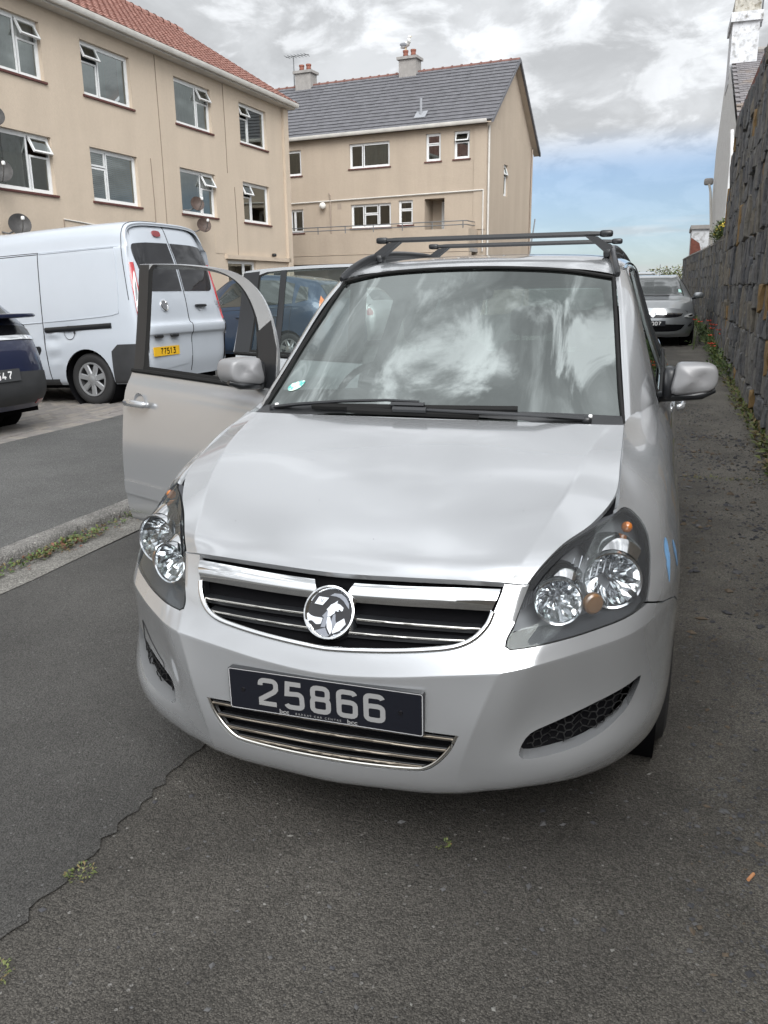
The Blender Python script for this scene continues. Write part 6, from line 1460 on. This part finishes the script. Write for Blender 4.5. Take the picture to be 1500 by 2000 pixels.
# ---- grey hatchback parked up the road, facing us
ax, ay = .50, 17.45
AS, AB, AF, AT = make_car('grey_hatchback', 'grey hatchback parked up the road close to the stone wall', 'grey_paint', (ax, ay, gz(ay+1.5)), R(1.5), H=1.0)
for d in (lambda q: q, mirror_x):
    hl = panel('headlamp', d(cut_panel(AF, smooth_line([(2.0, 1.12), (2.35, .72), (2.95, .42), (3.6, .36), (3.72, .62), (3.3, .98), (2.6, 1.2)], 3, True), [], .08, .03, offset=.022)), MATS['clear_lens'], AS, False)
    panel('lamp_bezel', d(cut_panel(AF, smooth_line([(2.35, 1.06), (2.7, .78), (3.15, .62), (3.4, .62), (3.35, .82), (2.9, 1.04)], 3, True), [], .08, 0, offset=.024)), MATS['gloss_black'], hl, False)
    q = AF.at(3.1, .66)[0]; 
    panel('fog_recess', d(cut_panel(AF, smooth_line([(2.35, 2.25), (2.75, 1.95), (3.3, 1.75), (3.45, 1.95), (3.2, 2.2), (2.7, 2.35)], 3, True), [], .08, .01, offset=.003)), MATS['satin_black'], AS, False)
    panel('fog_lamp', d(cut_panel(AF, smooth_line([(3.02, 1.92), (3.16, 1.86), (3.26, 1.93), (3.2, 2.05), (3.08, 2.06)], 3, True), [], .06, 0, offset=.006)), MATS['clear_lens'], AS, False)
    panel('headlamp_bulb', d(cut_panel(AF, smooth_line([(2.95, .80), (3.10, .70), (3.26, .76), (3.2, .90), (3.02, .92)], 3, True), [], .06, 0, offset=.026)), MATS['reflector'], hl, False)
gr = smooth_line([(-1.9, .62), (-1.0, .66), (0, .68), (1.0, .66), (1.9, .62)], 3)+smooth_line([(1.72, 1.0), (1.2, 1.22), (0, 1.30), (-1.2, 1.22), (-1.72, 1.0)], 3)
panel('grille', cut_panel(AF, gr, [], .1, .0, offset=.004), MATS['gloss_black'], AS, False)
panel('chrome_bar', cut_panel(AF, [(-1.88, .62), (0, .70), (1.88, .62), (1.72, .80), (0, .92), (-1.72, .80)], [], .1, .01, offset=.010), MATS['chrome'], AS, False)
p = AF.at(0, .86)[0]; MB().lathe([(.062, 0), (.06, .012), (.045, .014), (.04, .008), (0, .008)], frame_matrix((0, p[1]-.016, p[2]), (1, 0, 0), (0, .2, 1)), 20).build('badge', MATS['chrome'], AS, False, 40)
lg = smooth_line([(-2.0, 2.05), (0, 2.0), (2.0, 2.05)], 3)+smooth_line([(1.7, 2.55), (1.2, 2.78), (0, 2.85), (-1.2, 2.78), (-1.7, 2.55)], 3); panel('lower_grille', cut_panel(AF, lg, [], .1, 0, offset=.004), MATS['dark_void'], AS, False)
PMa = frame_matrix((0, AF.at(0, 1.75)[0][1]-.03, .478), (1, 0, 0), (0, 0, 1)); pa = MB().prism(_rr(-.26, -.056, .26, .056, .006), .02, PMa @ Matrix.Translation((0, 0, -.018))).build('number_plate', MATS['plate_black'], AS, False)
digits(MB(), '76007', .078, PMa @ Matrix.Translation((.0, 0, .004)), .66, .24, .5).build('plate_digits', MATS['plate_white'], pa)
MB().tube([tuple(AB.at(2.12, t)[0]*[sg, 1, 1]+np.array([0, -.012, .014])) for sg, t in ((-1, 1.7), (-1, 1.2), (-1, .6), (1, .0), (1, .8))], .014, 5).build('wiper', MATS['satin_black'], AS)
st = cut_panel(AB, [(2.42, 1.45), (2.66, 1.45), (2.66, 1.70), (2.42, 1.70)], [], .1, 0, offset=.007); panel('windscreen_sticker', st, mat('tax_disc', (.45, .72, .66), .5), AS, False)
MB().tube([(.12, 3.3, 1.48), (.13, 3.42, 1.78)], .006, 5).build('aerial', MATS['satin_black'], AS)

# ---- dark car further up
make_car('silver_hatchback', 'silver car with only its roof showing behind the grey hatchback', 'pale_silver_paint', (-.15, 24.2, gz(26)), R(1), H=1.08)

# ---- blue people carrier behind the open rear door
BL, BB, BF, BT = make_car('blue_people_carrier', 'blue people carrier seen through the open rear door window', 'blue_paint', (-9.30, 14.4, .06), R(-98), H=1.20, L=.98)
for d in (lambda q: q, mirror_x):
    tl = panel('tail_lamp', d(cut_panel(BB, [(8.45, 2.32), (8.72, 2.30), (9.0, 2.75), (9.0, 3.35), (8.85, 3.35), (8.72, 2.9)], [], .08, .0, offset=.008)), MATS['orange_lens'], BL, False)
    panel('brake_lens', d(cut_panel(BB, [(8.78, 2.95), (9.0, 2.75), (9.0, 3.75), (8.85, 3.75)], [], .08, .0, offset=.010)), MATS['red_lens'], tl, False)
# ---- pale hatchback beyond it
PS, PB, PF, PT = make_car('pale_hatchback', 'pale silver hatchback glimpsed through the windscreen behind the open doors', 'pale_silver_paint', (-9.6, 17.6, .12), R(-98), H=1.0)
for d in (lambda q: q, mirror_x): panel('tail_lamp', d(cut_panel(PT, smooth_line([(2.55, 2.7), (3.2, 2.6), (3.9, 2.75), (3.95, 3.4), (3.3, 3.55), (2.75, 3.3)], 3, True), [], .08, .0, offset=.006)), MATS['red_lens'], PS, False)

# ---- navy crossover at the picture edge, tail towards us
NV, NB, NF, NT = make_car('navy_crossover', 'navy blue crossover with black lower bumper at the picture edge', 'navy_paint', (-9.82, 5.25, .08+px_(-9.82)), R(-96), H=1.10, L=1.0, r=.335, pitch=2.3)
cl = cut_panel(NT, [(-3.4, .35), (3.4, .35), (3.3, 1.2), (2.5, 1.75), (0, 1.85), (-2.5, 1.75), (-3.3, 1.2)], [], .1, .0, offset=.008); panel('bumper_cladding', cl, MATS['bumper_grey'], NV, False)
panel('chrome_strip', cut_panel(NT, [(-3.9, 3.02), (3.9, 3.02), (3.9, 3.22), (-3.9, 3.22)], [], .1, .01, offset=.012), MATS['chrome'], NV, False)
panel('lamp_band', cut_panel(NT, [(-3.9, 3.24), (3.9, 3.24), (3.9, 3.8), (-3.9, 3.8)], [], .1, .0, offset=.008), MATS['gloss_black'], NV, False)
for d in (lambda q: q, mirror_x):
    t = panel('tail_lamp', d(cut_panel(NT, [(2.2, 3.25), (3.85, 3.25), (3.3, 3.78), (2.3, 3.78)], [], .1, .01, offset=.013)), MATS['clear_lens'], NV, False)
    panel('brake_lens', d(cut_panel(NT, [(2.3, 3.55), (3.3, 3.50), (3.1, 3.72), (2.4, 3.74)], [], .1, .0, offset=.016)), MATS['red_lens'], t, False)
    panel('side_pod', d(cut_panel(NT, [(3.05, 1.0), (3.98, .75), (3.98, 2.25), (3.5, 2.35), (2.9, 2.0)], [], .1, .01, offset=.012)), MATS['navy_paint'], NV, False)
    panel('reflector', d(cut_panel(NT, [(3.45, 1.15), (3.62, 1.1), (3.60, 2.05), (3.45, 2.1)], [], .1, .01, offset=.018)), MATS['dark_red_lens'], NV, False)
    panel('low_reflector', d(cut_panel(NT, [(1.6, .25), (2.45, .30), (2.3, .52), (1.6, .50)], [], .1, .01, offset=.012)), MATS['dark_red_lens'], NV, False)
sp = MB(); blob(sp, (0, 4.30, 1.18), (1.30, .28, .05), .4); sp.build('spoiler', MATS['navy_paint'], NV, False, 50)
PMn = frame_matrix((0, 4.445, .605), (-1, 0, 0), (0, -.05, 1)); pn = MB().prism(_rr(-.27, -.06, .27, .06, .006), .02, PMn @ Matrix.Translation((0, 0, -.012))).build('number_plate', mat('plate_grey', (.055, .057, .06), .4), NV, False)
digits(MB(), '75647', .08, PMn @ Matrix.Translation((0, 0, .009)), .62, .2, .5).build('plate_digits', MATS['plate_white'], pn)

# ================================================================ white high-roof van
VAN_RZ = R(-94.5)
VAN = thing('white_van', 'white high roof van with dented rear wing and yellow plate 77513', 'van', (-10.02, 8.50, .085+px_(-10.02)), VAN_RZ); VAN.rotation_euler = (R(2.3), 0, VAN_RZ)
VW = MATS['van_white']
vy = [0, .5, 1.1, 1.9, 2.6, 3.3, 4.0, 4.55, 4.72]
def vcol(i, y):
    top = (1.05, 1.15, 1.80, 2.23, 2.275, 2.285, 2.285, 2.27, 2.22)[i]; k = (.6, .7, .8, .95, 1, 1, 1, .985, .97)[i]; tw = (.0, .0, -.02, 0, 0, 0, 0, -.05, -.17)[i]; tuck = (.12, .05, 0, 0, 0, 0, 0, .012, .04)[i]
    st = min(top-.10, 1.96); s2 = min(top-.06, 2.02)
    return [(0, y+tw, top), (.45*k, y+tw, top-.01), (.70*k, y+tw, top-.055), (.80*k, y+tw*.9, max(top-.16, st+.02)), (.845*k-tuck*.3, y+tw*.7, st), (.875-tuck*.6, y+tw*.6, min(1.86, st-.05)), (.925-tuck, y+tw*.3, min(1.30, st-.1)), (.945-tuck, y, .95), (.955-tuck, y, .78), (.955-tuck, y, .50), (.935-tuck, y, .33), (.90-tuck, y, .27)]
VB = Skin(np.array([vcol(i, y) for i, y in enumerate(vy)]).transpose(1, 0, 2), sharp_rows=(4,))
vs_ = lambda y: float(np.interp(y, vy, range(9)))
vr = .335; vwy = 3.86
va = [on_yz(VB, vwy+(vr+.055)*math.cos(R(a)), vr+(vr+.055)*math.sin(R(a)), (vs_(vwy), 9)) for a in range(-8, 189, 10)]; va2 = [on_yz(VB, .78+(vr+.055)*math.cos(R(a)), vr+(vr+.055)*math.sin(R(a)), (vs_(.78), 9)) for a in range(-8, 189, 10)]
vo = [(0, 0), (8, 0), (8, 11), (va[0][0], 11)]+va+[(va[-1][0], 11), (va2[0][0], 11)]+va2+[(va2[-1][0], 11), (0, 11)]
vd = cut_panel(VB, vo, [], .13, 0, lines=[(1, 4.0)])
# dents behind the sliding door
dv = np.array(vd[0]); rr_ = random.Random(2); dd_ = dv.copy()
for (y, z, s, a) in ((3.30, .86, .10, .030), (3.36, .74, .09, -.018), (3.42, .92, .09, -.016), (3.58, .93, .16, .022), (3.30, .62, .09, .016), (3.38, .55, .08, -.012), (3.32, .98, .07, .012)):
    w = np.exp(-(((dv[:, 1]-y)/s)**2+((dv[:, 2]-z)/(s*.55))**2))*(dv[:, 0] > .5); dd_[:, 0] -= a*w
vdm = (list(map(tuple, dd_)), vd[1], vd[2])
link_mesh('body', raw_mesh('body', vdm[0], vdm[1], VW, True, 30), VAN); q = mirror_x(vd); link_mesh('body', raw_mesh('body', q[0], q[1], VW, True, 30), VAN)
def vline(pts, rad, m, nm, off=.0015, sg=1, closed=False):
    lp = pts if not closed else pts+[pts[0]]; L2 = []
    for a, b in zip(lp[:-1], lp[1:]):
        n = max(1, int(abs(a[0]-b[0])/.08+abs(a[1]-b[1])/.15)); L2 += [(a[0]+(b[0]-a[0])*k/n, a[1]+(b[1]-a[1])*k/n) for k in range(n)]
    L2.append(lp[-1]); P = [VB.at(vs_(y), t)[0]+VB.nrm(vs_(y), t)[0]*off for y, t in L2]
    MB().tube([(p[0]*sg, p[1], p[2]) for p in P], rad, 5).build(nm, MATS[m], VAN, False, 60)
vline([(3.20, 4.15), (3.20, 6.0), (3.20, 8.0), (3.24, 10.4)], .006, 'seam', 'door_gap'); vline([(.95, 4.15), (3.20, 4.15)], .005, 'seam', 'door_gap'); vline([(3.20, 4.2), (4.5, 4.15)], .004, 'van_white', 'door_gap', .003)
vline([(1.1, 4.75), (3.19, 4.62)], .005, 'seam', 'panel_edge'); vline(smooth_line([(3.22, 4.62), (4.30, 4.55), (4.42, 4.75), (4.44, 5.3), (4.42, 6.15), (4.30, 6.42), (3.22, 6.55)], 3), .005, 'van_white', 'panel_edge', .004); vline([(1.0, 6.75), (3.19, 6.55)], .006, 'van_white', 'panel_edge', .005)  # white beads draw the highlights along the pressed panel edges
vline([(4.56, .2), (4.555, 2.0), (4.555, 4.0), (4.57, 5.2), (4.60, 6.0)], .005, 'seam', 'door_gap')
P0 = [VB.at(vs_(y), t)[0] for y, t in ((3.23, 6.88), (4.28, 6.80))]; b = MB().tube([tuple(P0[0]+[.006, 0, 0]), tuple(P0[1]+[.006, 0, 0])], .034, 10, squash=(.45, 1)); b.build('slide_rail', MATS['satin_black'], VAN, False, 50)
p = VB.at(vs_(3.62), 7.05)[0]; n = VB.nrm(vs_(3.62), 7.05)[0]; fm_ = frame_matrix(p, (0, 1, 0), (0, 0, 1)); MB().tube([tuple(fm_ @ Vector((.085*math.cos(a), .085*math.sin(a), .003))) for a in np.linspace(0, 2*math.pi, 29)], .0035, 4, False).build('filler_cap', MATS['seam'], VAN); MB().box(tuple(p+[.004, .085, 0]), (.01, .02, .03)).build('filler_catch', MATS['seam'], VAN)
ps = smooth_line([(2.45, 8.05), (3.0, 8.0), (3.12, 8.05), (3.10, 8.35), (2.95, 8.55), (2.45, 8.6)], 2, True); panel('side_moulding', cut_panel(VB, [(vs_(y), t) for y, t in ps], [], .1, .01, offset=.006), MATS['satin_black'], VAN, False)
for sg in (1, -1):
    d = cut_panel(VB, [(va[0][0]+.06, 8.35), (vs_(4.35), 8.05), (8, 8.05), (8, 10.9), (va[0][0]+.02, 10.6)], [], .1, .01, offset=.010); panel('bumper_corner', d if sg > 0 else mirror_x(d), MATS['bumper_grey'], VAN, False)
    d = cut_panel(VB, [(vs_(1.3), 9.85), (vs_(3.35), 9.85), (vs_(3.35), 10.95), (vs_(1.3), 10.95)], [], .12, .01, offset=.006); panel('sill', d if sg > 0 else mirror_x(d), MATS['bumper_grey'], VAN, False)
    for y in (.78, vwy):
        wheel(VAN, (sg*.80, y, vr), vr, .215, sg, False, 'wheel_trim', 7, 'dark_red_lens' if False else None); MB().lathe([(vr+.06, -.25), (vr+.06, .10)], Matrix.Translation((sg*.82, y, vr)) @ Matrix.Rotation(R(90)*sg, 4, 'Y'), 28).build('wheel_arch_liner', MATS['dark_void'], VAN, False, 60)
MB().span((-.80, .3, .22), (.80, 4.6, .45)).build('underbody', MATS['dark_void'], VAN)
# rear doors: rows bottom to top
VR = [[(0, 4.74, .30), (.45, 4.74, .30), (.72, 4.72, .30), (.86, 4.66, .30), (.905, 4.60, .30)], [(0, 4.80, .52), (.45, 4.795, .52), (.75, 4.78, .52), (.885, 4.72, .52), (.915, 4.65, .52)], [(0, 4.82, .80), (.45, 4.815, .80), (.76, 4.80, .80), (.89, 4.75, .80), (.915, 4.70, .80)],
      [(0, 4.86, .88), (.45, 4.855, .88), (.76, 4.84, .88), (.888, 4.78, .88), (.91, 4.72, .90)], [(0, 4.86, .97), (.45, 4.855, .97), (.76, 4.84, .97), (.885, 4.78, .97), (.905, 4.72, .98)], [(0, 4.81, 1.03), (.45, 4.805, 1.03), (.75, 4.79, 1.03), (.875, 4.75, 1.05), (.90, 4.71, 1.05)],
      [(0, 4.78, 1.30), (.44, 4.775, 1.30), (.72, 4.76, 1.30), (.85, 4.71, 1.30), (.885, 4.67, 1.30)], [(0, 4.70, 1.70), (.42, 4.695, 1.70), (.68, 4.68, 1.70), (.80, 4.64, 1.70), (.85, 4.60, 1.70)], [(0, 4.62, 1.95), (.40, 4.615, 1.95), (.64, 4.60, 1.95), (.75, 4.57, 1.95), (.79, 4.545, 1.95)], [(0, 4.545, 2.17), (.38, 4.54, 2.17), (.58, 4.53, 2.16), (.68, 4.52, 2.13), (.72, 4.51, 2.11)], [(0, 4.49, 2.24), (.36, 4.49, 2.235), (.54, 4.485, 2.22), (.62, 4.48, 2.19), (.68, 4.49, 2.15)]]
VT = Skin(VR, sym=True); panel('rear_doors', patch(VT, -4, 4, 0, 10, 61, 71), VW, VAN, False)
def vr_out(pts, m, nm, off=.004, rim=.0, parent=None, mir_=False): d = cut_panel(VT, pts, [], .08, rim, offset=off); return panel(nm, mirror_x(d) if mir_ else d, MATS[m], parent or VAN, False)
for sg in (0, 1): vr_out([(.07, 6.25), (1.6, 6.25), (1.85, 6.32), (2.05, 6.5), (2.6, 7.3), (2.7, 7.6), (2.7, 7.9), (2.6, 8.05), (2.4, 8.12), (1.2, 8.2), (.07, 8.22)], 'van_glass', 'rear_window', .005, .0, None, bool(sg))
for sg in (0, 1):
    t = vr_out([(2.72, 4.75), (3.88, 4.75), (3.92, 5.6), (3.95, 7.15), (2.95, 7.15), (2.78, 6.2)], 'red_lens', 'tail_lamp', .018, .03, None, bool(sg))
    vr_out(smooth_line([(3.05, 6.85), (3.55, 6.3), (3.65, 5.7), (3.5, 5.28), (3.05, 5.30), (2.98, 5.9)], 3, True), 'clear_lens', 'reversing_lens', .022, 0, t, bool(sg)); vr_out(smooth_line([(3.12, 5.75), (3.45, 5.72), (3.52, 5.45), (3.3, 5.35), (3.08, 5.5)], 3, True), 'lamp_housing', 'lamp_eye', .025, 0, t, bool(sg)); vr_out(smooth_line([(3.12, 6.55), (3.40, 6.3), (3.52, 5.95), (3.3, 5.95), (3.10, 6.2)], 3, True), 'lamp_housing', 'lamp_eye', .025, 0, t, bool(sg))
    vr_out([(2.55, .35), (3.98, .35), (3.98, 3.6), (2.75, 3.6), (2.62, 2.4)], 'bumper_grey', 'bumper_corner', .014, .0, None, bool(sg))
    vr_out([(2.8, 3.75), (3.7, 3.75), (3.7, 4.6), (2.85, 4.6)], 'plate_white', 'reflector_sticker', .010, 0, None, bool(sg))
MB().tube([tuple(VT.at(-.02, t)[0]+[0, .002, 0]) for t in np.linspace(.3, 9.6, 50)], .006, 5, False).build('door_gap', MATS['seam'], VAN)
MB().tube([tuple(VT.at(s, t)[0]+[0, .002, 0]) for s, t in ((2.5, .5), (2.6, 3), (2.66, 5), (2.85, 7), (2.8, 9))], .004, 4, False).build('door_gap', MATS['seam'], VAN)
vr_out(smooth_line([(.32, 8.55), (.62, 8.55), (.62, 8.85), (.32, 8.85)], 3, True), 'dark_red_lens', 'high_brake_light', .020, .02)
# local +X is the near side in view, so the near rear door is x>0
pm = VT.at(1.25, 1.45)[0]; PV = frame_matrix((pm[0], pm[1]+.012, pm[2]-.0), (-1, 0, 0), (0, .02, 1))
pv = MB().prism(_rr(-.26, -.057, .26, .057, .006), .012, PV @ Matrix.Translation((0, 0, -.008))).build('number_plate', MATS['plate_yellow'], VAN); digits(MB(), '77513', .079, PV @ Matrix.Translation((.02, 0, .006)), .60, .2, .40).build('plate_digits', MATS['gloss_black'], pv)
vr_out(smooth_line([(.15, .75), (2.3, .75), (2.3, 2.1), (.15, 2.1)], 2, True), 'van_white', 'plate_recess', .004)
for s in (.85, 1.75): p = VT.at(s, 2.35)[0]; b = MB(); blob(b, (p[0], p[1]+.02, p[2]), (.16, .04, .045), .5); b.build('plate_lamp', MATS['satin_black'], VAN, False, 50)
p = VT.at(1.05, 5.75)[0]; MB().lathe([(.075, 0), (.073, .012), (.058, .014), (.055, .006), (0, .006)], frame_matrix(tuple(p), (-1, 0, 0), (0, -.2, 1)), 24).build('badge', MATS['chrome'], VAN, False, 40); MB().lathe([(.055, .0075), (0, .009)], frame_matrix(tuple(p), (-1, 0, 0), (0, -.2, 1)), 20).build('badge_disc', MATS['lamp_housing'], VAN)
p = VT.at(-.65, 5.7)[0]; b = MB(); blob(b, (p[0], p[1]+.025, p[2]), (.25, .04, .04), .5); b.build('door_handle', MATS['satin_black'], VAN, False, 50); MB().lathe([(.07, .002), (.06, -.006), (0, -.012)], frame_matrix(tuple(p), (-1, 0, 0), (0, -.2, 1)), 20).build('handle_cup', mat('cup_grey', (.45, .47, .5), .4), VAN, False, 50)
for s, t, tx, sz in ((-2.1, 5.78, 'SCUDO', .085), (-2.3, 5.62, 'Cargo', .045), (-2.35, 2.35, '120', .04), (-2.35, 2.15, 'Multijet', .035)):
    p = VT.at(s, t)[0]; text('van_lettering', tx, sz, MATS['lamp_housing'], frame_matrix((p[0], p[1]+.006, p[2]), (-1, 0, 0), (0, -.1, 1)), VAN, bold=.001)

# ================================================================ weeds, poppies, shrubs, loose stones
GREEN = [mat('leaf_%d' % i, c, .6, var=.25, vscale=30) for i, c in enumerate([(.055, .095, .022), (.085, .125, .030), (.13, .15, .045), (.16, .12, .05), (.14, .055, .03)])]
rp = random.Random(31)
def leaves(V, F_, mi, c, n, spread, size, choice, up=.6):
    """Small bent leaves scattered round c."""
    for _ in range(n):
        a = rp.uniform(0, 2*math.pi); rr = spread*math.sqrt(rp.random()); x, y = c[0]+rr*math.cos(a), c[1]+rr*math.sin(a); z = c[2]+rp.uniform(0, spread*up)
        d = Vector((math.cos(a+rp.uniform(-1, 1)), math.sin(a+rp.uniform(-1, 1)), rp.uniform(.1, .9))).normalized(); s = d.cross(Vector((rp.uniform(-.3, .3), rp.uniform(-.3, .3), 1))).normalized(); L_ = size*rp.uniform(.6, 1.3); w = L_*rp.uniform(.16, .30); p = Vector((x, y, z)); b = len(V)
        m = p+d*L_*.55+Vector((0, 0, L_*.10)); e = p+d*L_-Vector((0, 0, L_*.12))
        V += [tuple(p), tuple(m-s*w), tuple(m+s*w), tuple(e)]; F_ += [(b, b+1, b+2), (b+1, b+3, b+2)]; k = rp.choice(choice); mi += [k, k]
def leaf_obj(name, V, F_, mi, parent=None, world=False):
    return link_mesh(name, raw_mesh(name, V, F_, GREEN, False, None, mi), parent, world)
# weeds along the kerb foot
V, F_, mi = [], [], []
y = -.4
while y < 4.6:
    dens = .5+.5*math.sin(y*5.1+1)*math.sin(y*2.3)
    if rp.random() < .45+.5*dens: leaves(V, F_, mi, (-2.52+rp.uniform(-.02, .03), y, .012), int(12+40*max(0, dens)), .035+.035*rp.random(), .030, [0, 0, 1, 1, 2, 3, 4], .55)
    if rp.random() < .5: leaves(V, F_, mi, (-2.50+rp.uniform(-.02, .06), y, .012), 8, .06, .020, [3, 4, 4], .15)
    y += .055
o = leaf_obj('kerb_weeds', V, F_, mi); tag(o, 'green and reddish weeds growing along the kerb foot', 'weeds', None, 'stuff')
# moss along the kerb joint, tufts in the road cracks
for (x, y, nn, sp, lab) in ((-.575, -.335, 90, .048, 'small yellow green tuft growing in the road crack'), (-.55, -.665, 80, .055, 'green weed tuft at the lower edge of the road crack'), (.286, .054, 26, .026, 'faint moss tuft on the road in front of the bumper')):
    V, F_, mi = [], [], []; leaves(V, F_, mi, (x, y, .006), nn, sp*.75, .011, [1, 2, 2, 3], .20); o = leaf_obj('weed_tuft', V, F_, mi); tag(o, lab, 'weeds')
# dry grass and weeds along the wall foot
V, F_, mi = [], [], []; y = 4.5
while y < 30:
    k = 16 if y < 16 else 14; far_ = y > 11.5
    leaves(V, F_, mi, (WX-.07-abs(rp.gauss(0, .06)), y, gz(y)+.0), k, .09+(.05 if far_ else 0), .07 if not far_ else .095, [1, 2, 2, 3, 3] if not far_ else [0, 0, 1, 1, 2], .6 if not far_ else 1.5); y += .09
for k in range(30): leaves(V, F_, mi, (1.0+k*.027, 4.97+rp.uniform(-.04, .04), 0.0), 7, .04, .02, [2, 2, 3], .2)
o = leaf_obj('wall_weeds', V, F_, mi); tag(o, 'yellowing grass and weeds along the foot of the stone wall', 'weeds', None, 'stuff')
RED = mat('poppy_red', (.70, .085, .04), .6)
def poppy(x, y, h, s, lab):
    z0 = gz(y); root = thing('poppy', lab, 'poppy', (x, y, z0), 0, 'red poppies by the wall'); V, F_, mi = [], [], []; leaves(V, F_, mi, (0, 0, 0), 14, .12, .085, [0, 1, 1], 2.4); leaf_obj('leaves', V, F_, mi, root)
    st = MB(); fl = MB()
    for k in range(s):
        dx, dy = rp.uniform(-.10, .10), rp.uniform(-.15, .15); hh = h*rp.uniform(.75, 1.1); st.tube([(0, 0, 0), (dx*.4, dy*.4, hh*.6), (dx, dy, hh)], .006, 4)
        for q in range(5):
            a = 2*math.pi*q/5+k; d = Vector((math.cos(a), math.sin(a), .35)); t = Vector((-math.sin(a), math.cos(a), 0)); c = Vector((dx, dy, hh)); r_ = .055
            fl.add([c, c+d*r_*.6-t*r_*.5, c+d*r_*1.05-t*r_*.25+Vector((0, 0, .01)), c+d*r_*1.05+t*r_*.25, c+d*r_*.6+t*r_*.5], [(0, 1, 2, 3, 4)])
    st.build('stems', GREEN[1], root); fl.build('flowers', RED, root)
poppy(1.62, 13.6, .42, 3, 'cluster of red poppies low down beside the tall wall, nearest the camera'); poppy(1.66, 14.9, .55, 4, 'largest cluster of bright red poppies at the end of the tall wall'); poppy(1.62, 16.4, .60, 3, 'red poppies against the corner of the tall wall'); poppy(1.35, 16.9, .62, 2, 'two red poppies next to the grey hatchback')
def shrub(name, lab, c, r, n, size, choice, flowers=None, cat='shrub'):
    root = thing(name, lab, cat, c); V, F_, mi = [], [], []
    for _ in range(n):
        d = Vector((rp.gauss(0, 1), rp.gauss(0, 1), rp.gauss(0, 1))).normalized()*(rp.random()**.4); leaves(V, F_, mi, (d.x*r[0], d.y*r[1], r[2]+d.z*r[2]), 6, size*1.4, size, choice, .8)
    leaf_obj('foliage', V, F_, mi, root); st = MB()
    for k in range(7): a = k*.9; st.tube([(0, 0, 0), (math.cos(a)*r[0]*.5, math.sin(a)*r[1]*.5, r[2]*.8), (math.cos(a)*r[0]*.8, math.sin(a)*r[1]*.8, r[2]*1.5)], [.02, .014, .006], 5)
    st.build('stems', mat('stem_brown', (.08, .06, .04), .9), root)
    if flowers:
        fm = MB()
        for _ in range(flowers): d = Vector((rp.gauss(0, 1), rp.gauss(0, 1), abs(rp.gauss(0, 1)))).normalized(); blob(fm, (d.x*r[0], d.y*r[1], r[2]+d.z*r[2]), (.07, .07, .05), .8, None, 6)
        fm.build('flowers', mat('yellow_flower', (.65, .50, .06), .6), root)
shrub('flowering_shrub', 'green shrub with yellow flowers spilling over the lower wall', (1.98, 19.6, 2.36), (.28, 1.9, .24), 420, .10, [0, 0, 1, 2], 70)
shrub('twiggy_bush', 'twiggy bush on the wall top where it steps down', (1.98, 16.9, 2.38), (.20, .4, .26), 60, .06, [1, 3, 3])
shrub('far_hedge', 'low hedge at the far end of the road', (1.1, 58, .75), (2.6, 1.2, .95), 420, .22, [1, 2, 2, 3], None, 'hedge')
MB().tube([(-3.62, 24.7, .1), (-3.43, 25.44, 2.44), (-3.34, 25.78, 3.56)], .022, 6).build('lamp_post_far', MATS['rail_grey'])
o = bpy.data.objects['lamp_post_far']; o.name = 'thin_pole'; tag(o, 'thin dark pole leaning beside the far block gable', 'pole')
# loose chippings on the road
def pebbles(name, n, region, size, mats_, lab, seed, weight=None):
    r = random.Random(seed); V = []; F_ = []; mi = []
    base = [(1, 0, 0), (-1, 0, 0), (0, 1, 0), (0, -1, 0), (0, 0, 1), (0, 0, -1)]; tri = [(0, 2, 4), (2, 1, 4), (1, 3, 4), (3, 0, 4), (2, 0, 5), (1, 2, 5), (3, 1, 5), (0, 3, 5)]
    for _ in range(n):
        x, y = r.uniform(*region[0]), r.uniform(*region[1])
        if weight and r.random() > weight(x, y): continue
        s = size*(.35+.9*r.random()**3); a = r.uniform(0, 6.28); M = Matrix.LocRotScale(Vector((x, y, gz(y)+s*.22)), Matrix.Rotation(a, 3, 'Z').to_euler(), Vector((s*r.uniform(.7, 1.4), s*r.uniform(.6, 1), s*r.uniform(.35, .65)))); b = len(V)
        V += [tuple(M @ Vector((p[0]+r.uniform(-.25, .25), p[1]+r.uniform(-.25, .25), p[2]+r.uniform(-.2, .2)))) for p in base]; F_ += [tuple(b+i for i in t) for t in tri]; k = r.randrange(len(mats_)); mi += [k]*8
    o = link_mesh(name, raw_mesh(name, V, F_, [MATS[m] for m in mats_], False, None, mi)); tag(o, lab, 'gravel', None, 'stuff'); return o
mat('chip_dark', (.050, .050, .055), .8); mat('chip_grey', (.095, .094, .095), .85); mat('chip_pale', (.20, .195, .18), .85); mat('chip_brown', (.11, .085, .06), .9)
pebbles('loose_gravel', 16000, ((.90, 1.80), (-1.2, 9)), .0105, ['chip_dark', 'chip_dark', 'chip_grey', 'chip_grey', 'chip_brown'], 'loose dark chippings along the road beside the wall', 5, lambda x, y: .25+.75*max(0, math.sin(x*7+y*1.9)*math.sin(y*2.7+x)))
pebbles('scattered_chippings', 1500, ((-1.2, 1.8), (-1.3, .6)), .009, ['chip_dark', 'chip_grey', 'chip_pale', 'chip_grey'], 'small scattered chippings on the road in front of the car', 6, lambda x, y: .5)
pebbles('loose_lumps', 2600, ((.95, 1.78), (1.6, 7.0)), .021, ['chip_dark', 'chip_dark', 'chip_grey', 'chip_brown'], 'larger dark stones scattered beside the car near the wall', 15, lambda x, y: .15+.85*max(0, math.sin(x*6+y*2.3)*math.sin(y*3.1+x*2)))
b = MB().tube([(1.045, .150, .006), (1.060, .178, .0065)], .0042, 10).build('cigarette_butt', mat('filter_tan', (.55, .26, .12), .8)); tag(b, 'orange tan cigarette butt lying on the road', 'cigarette butt')
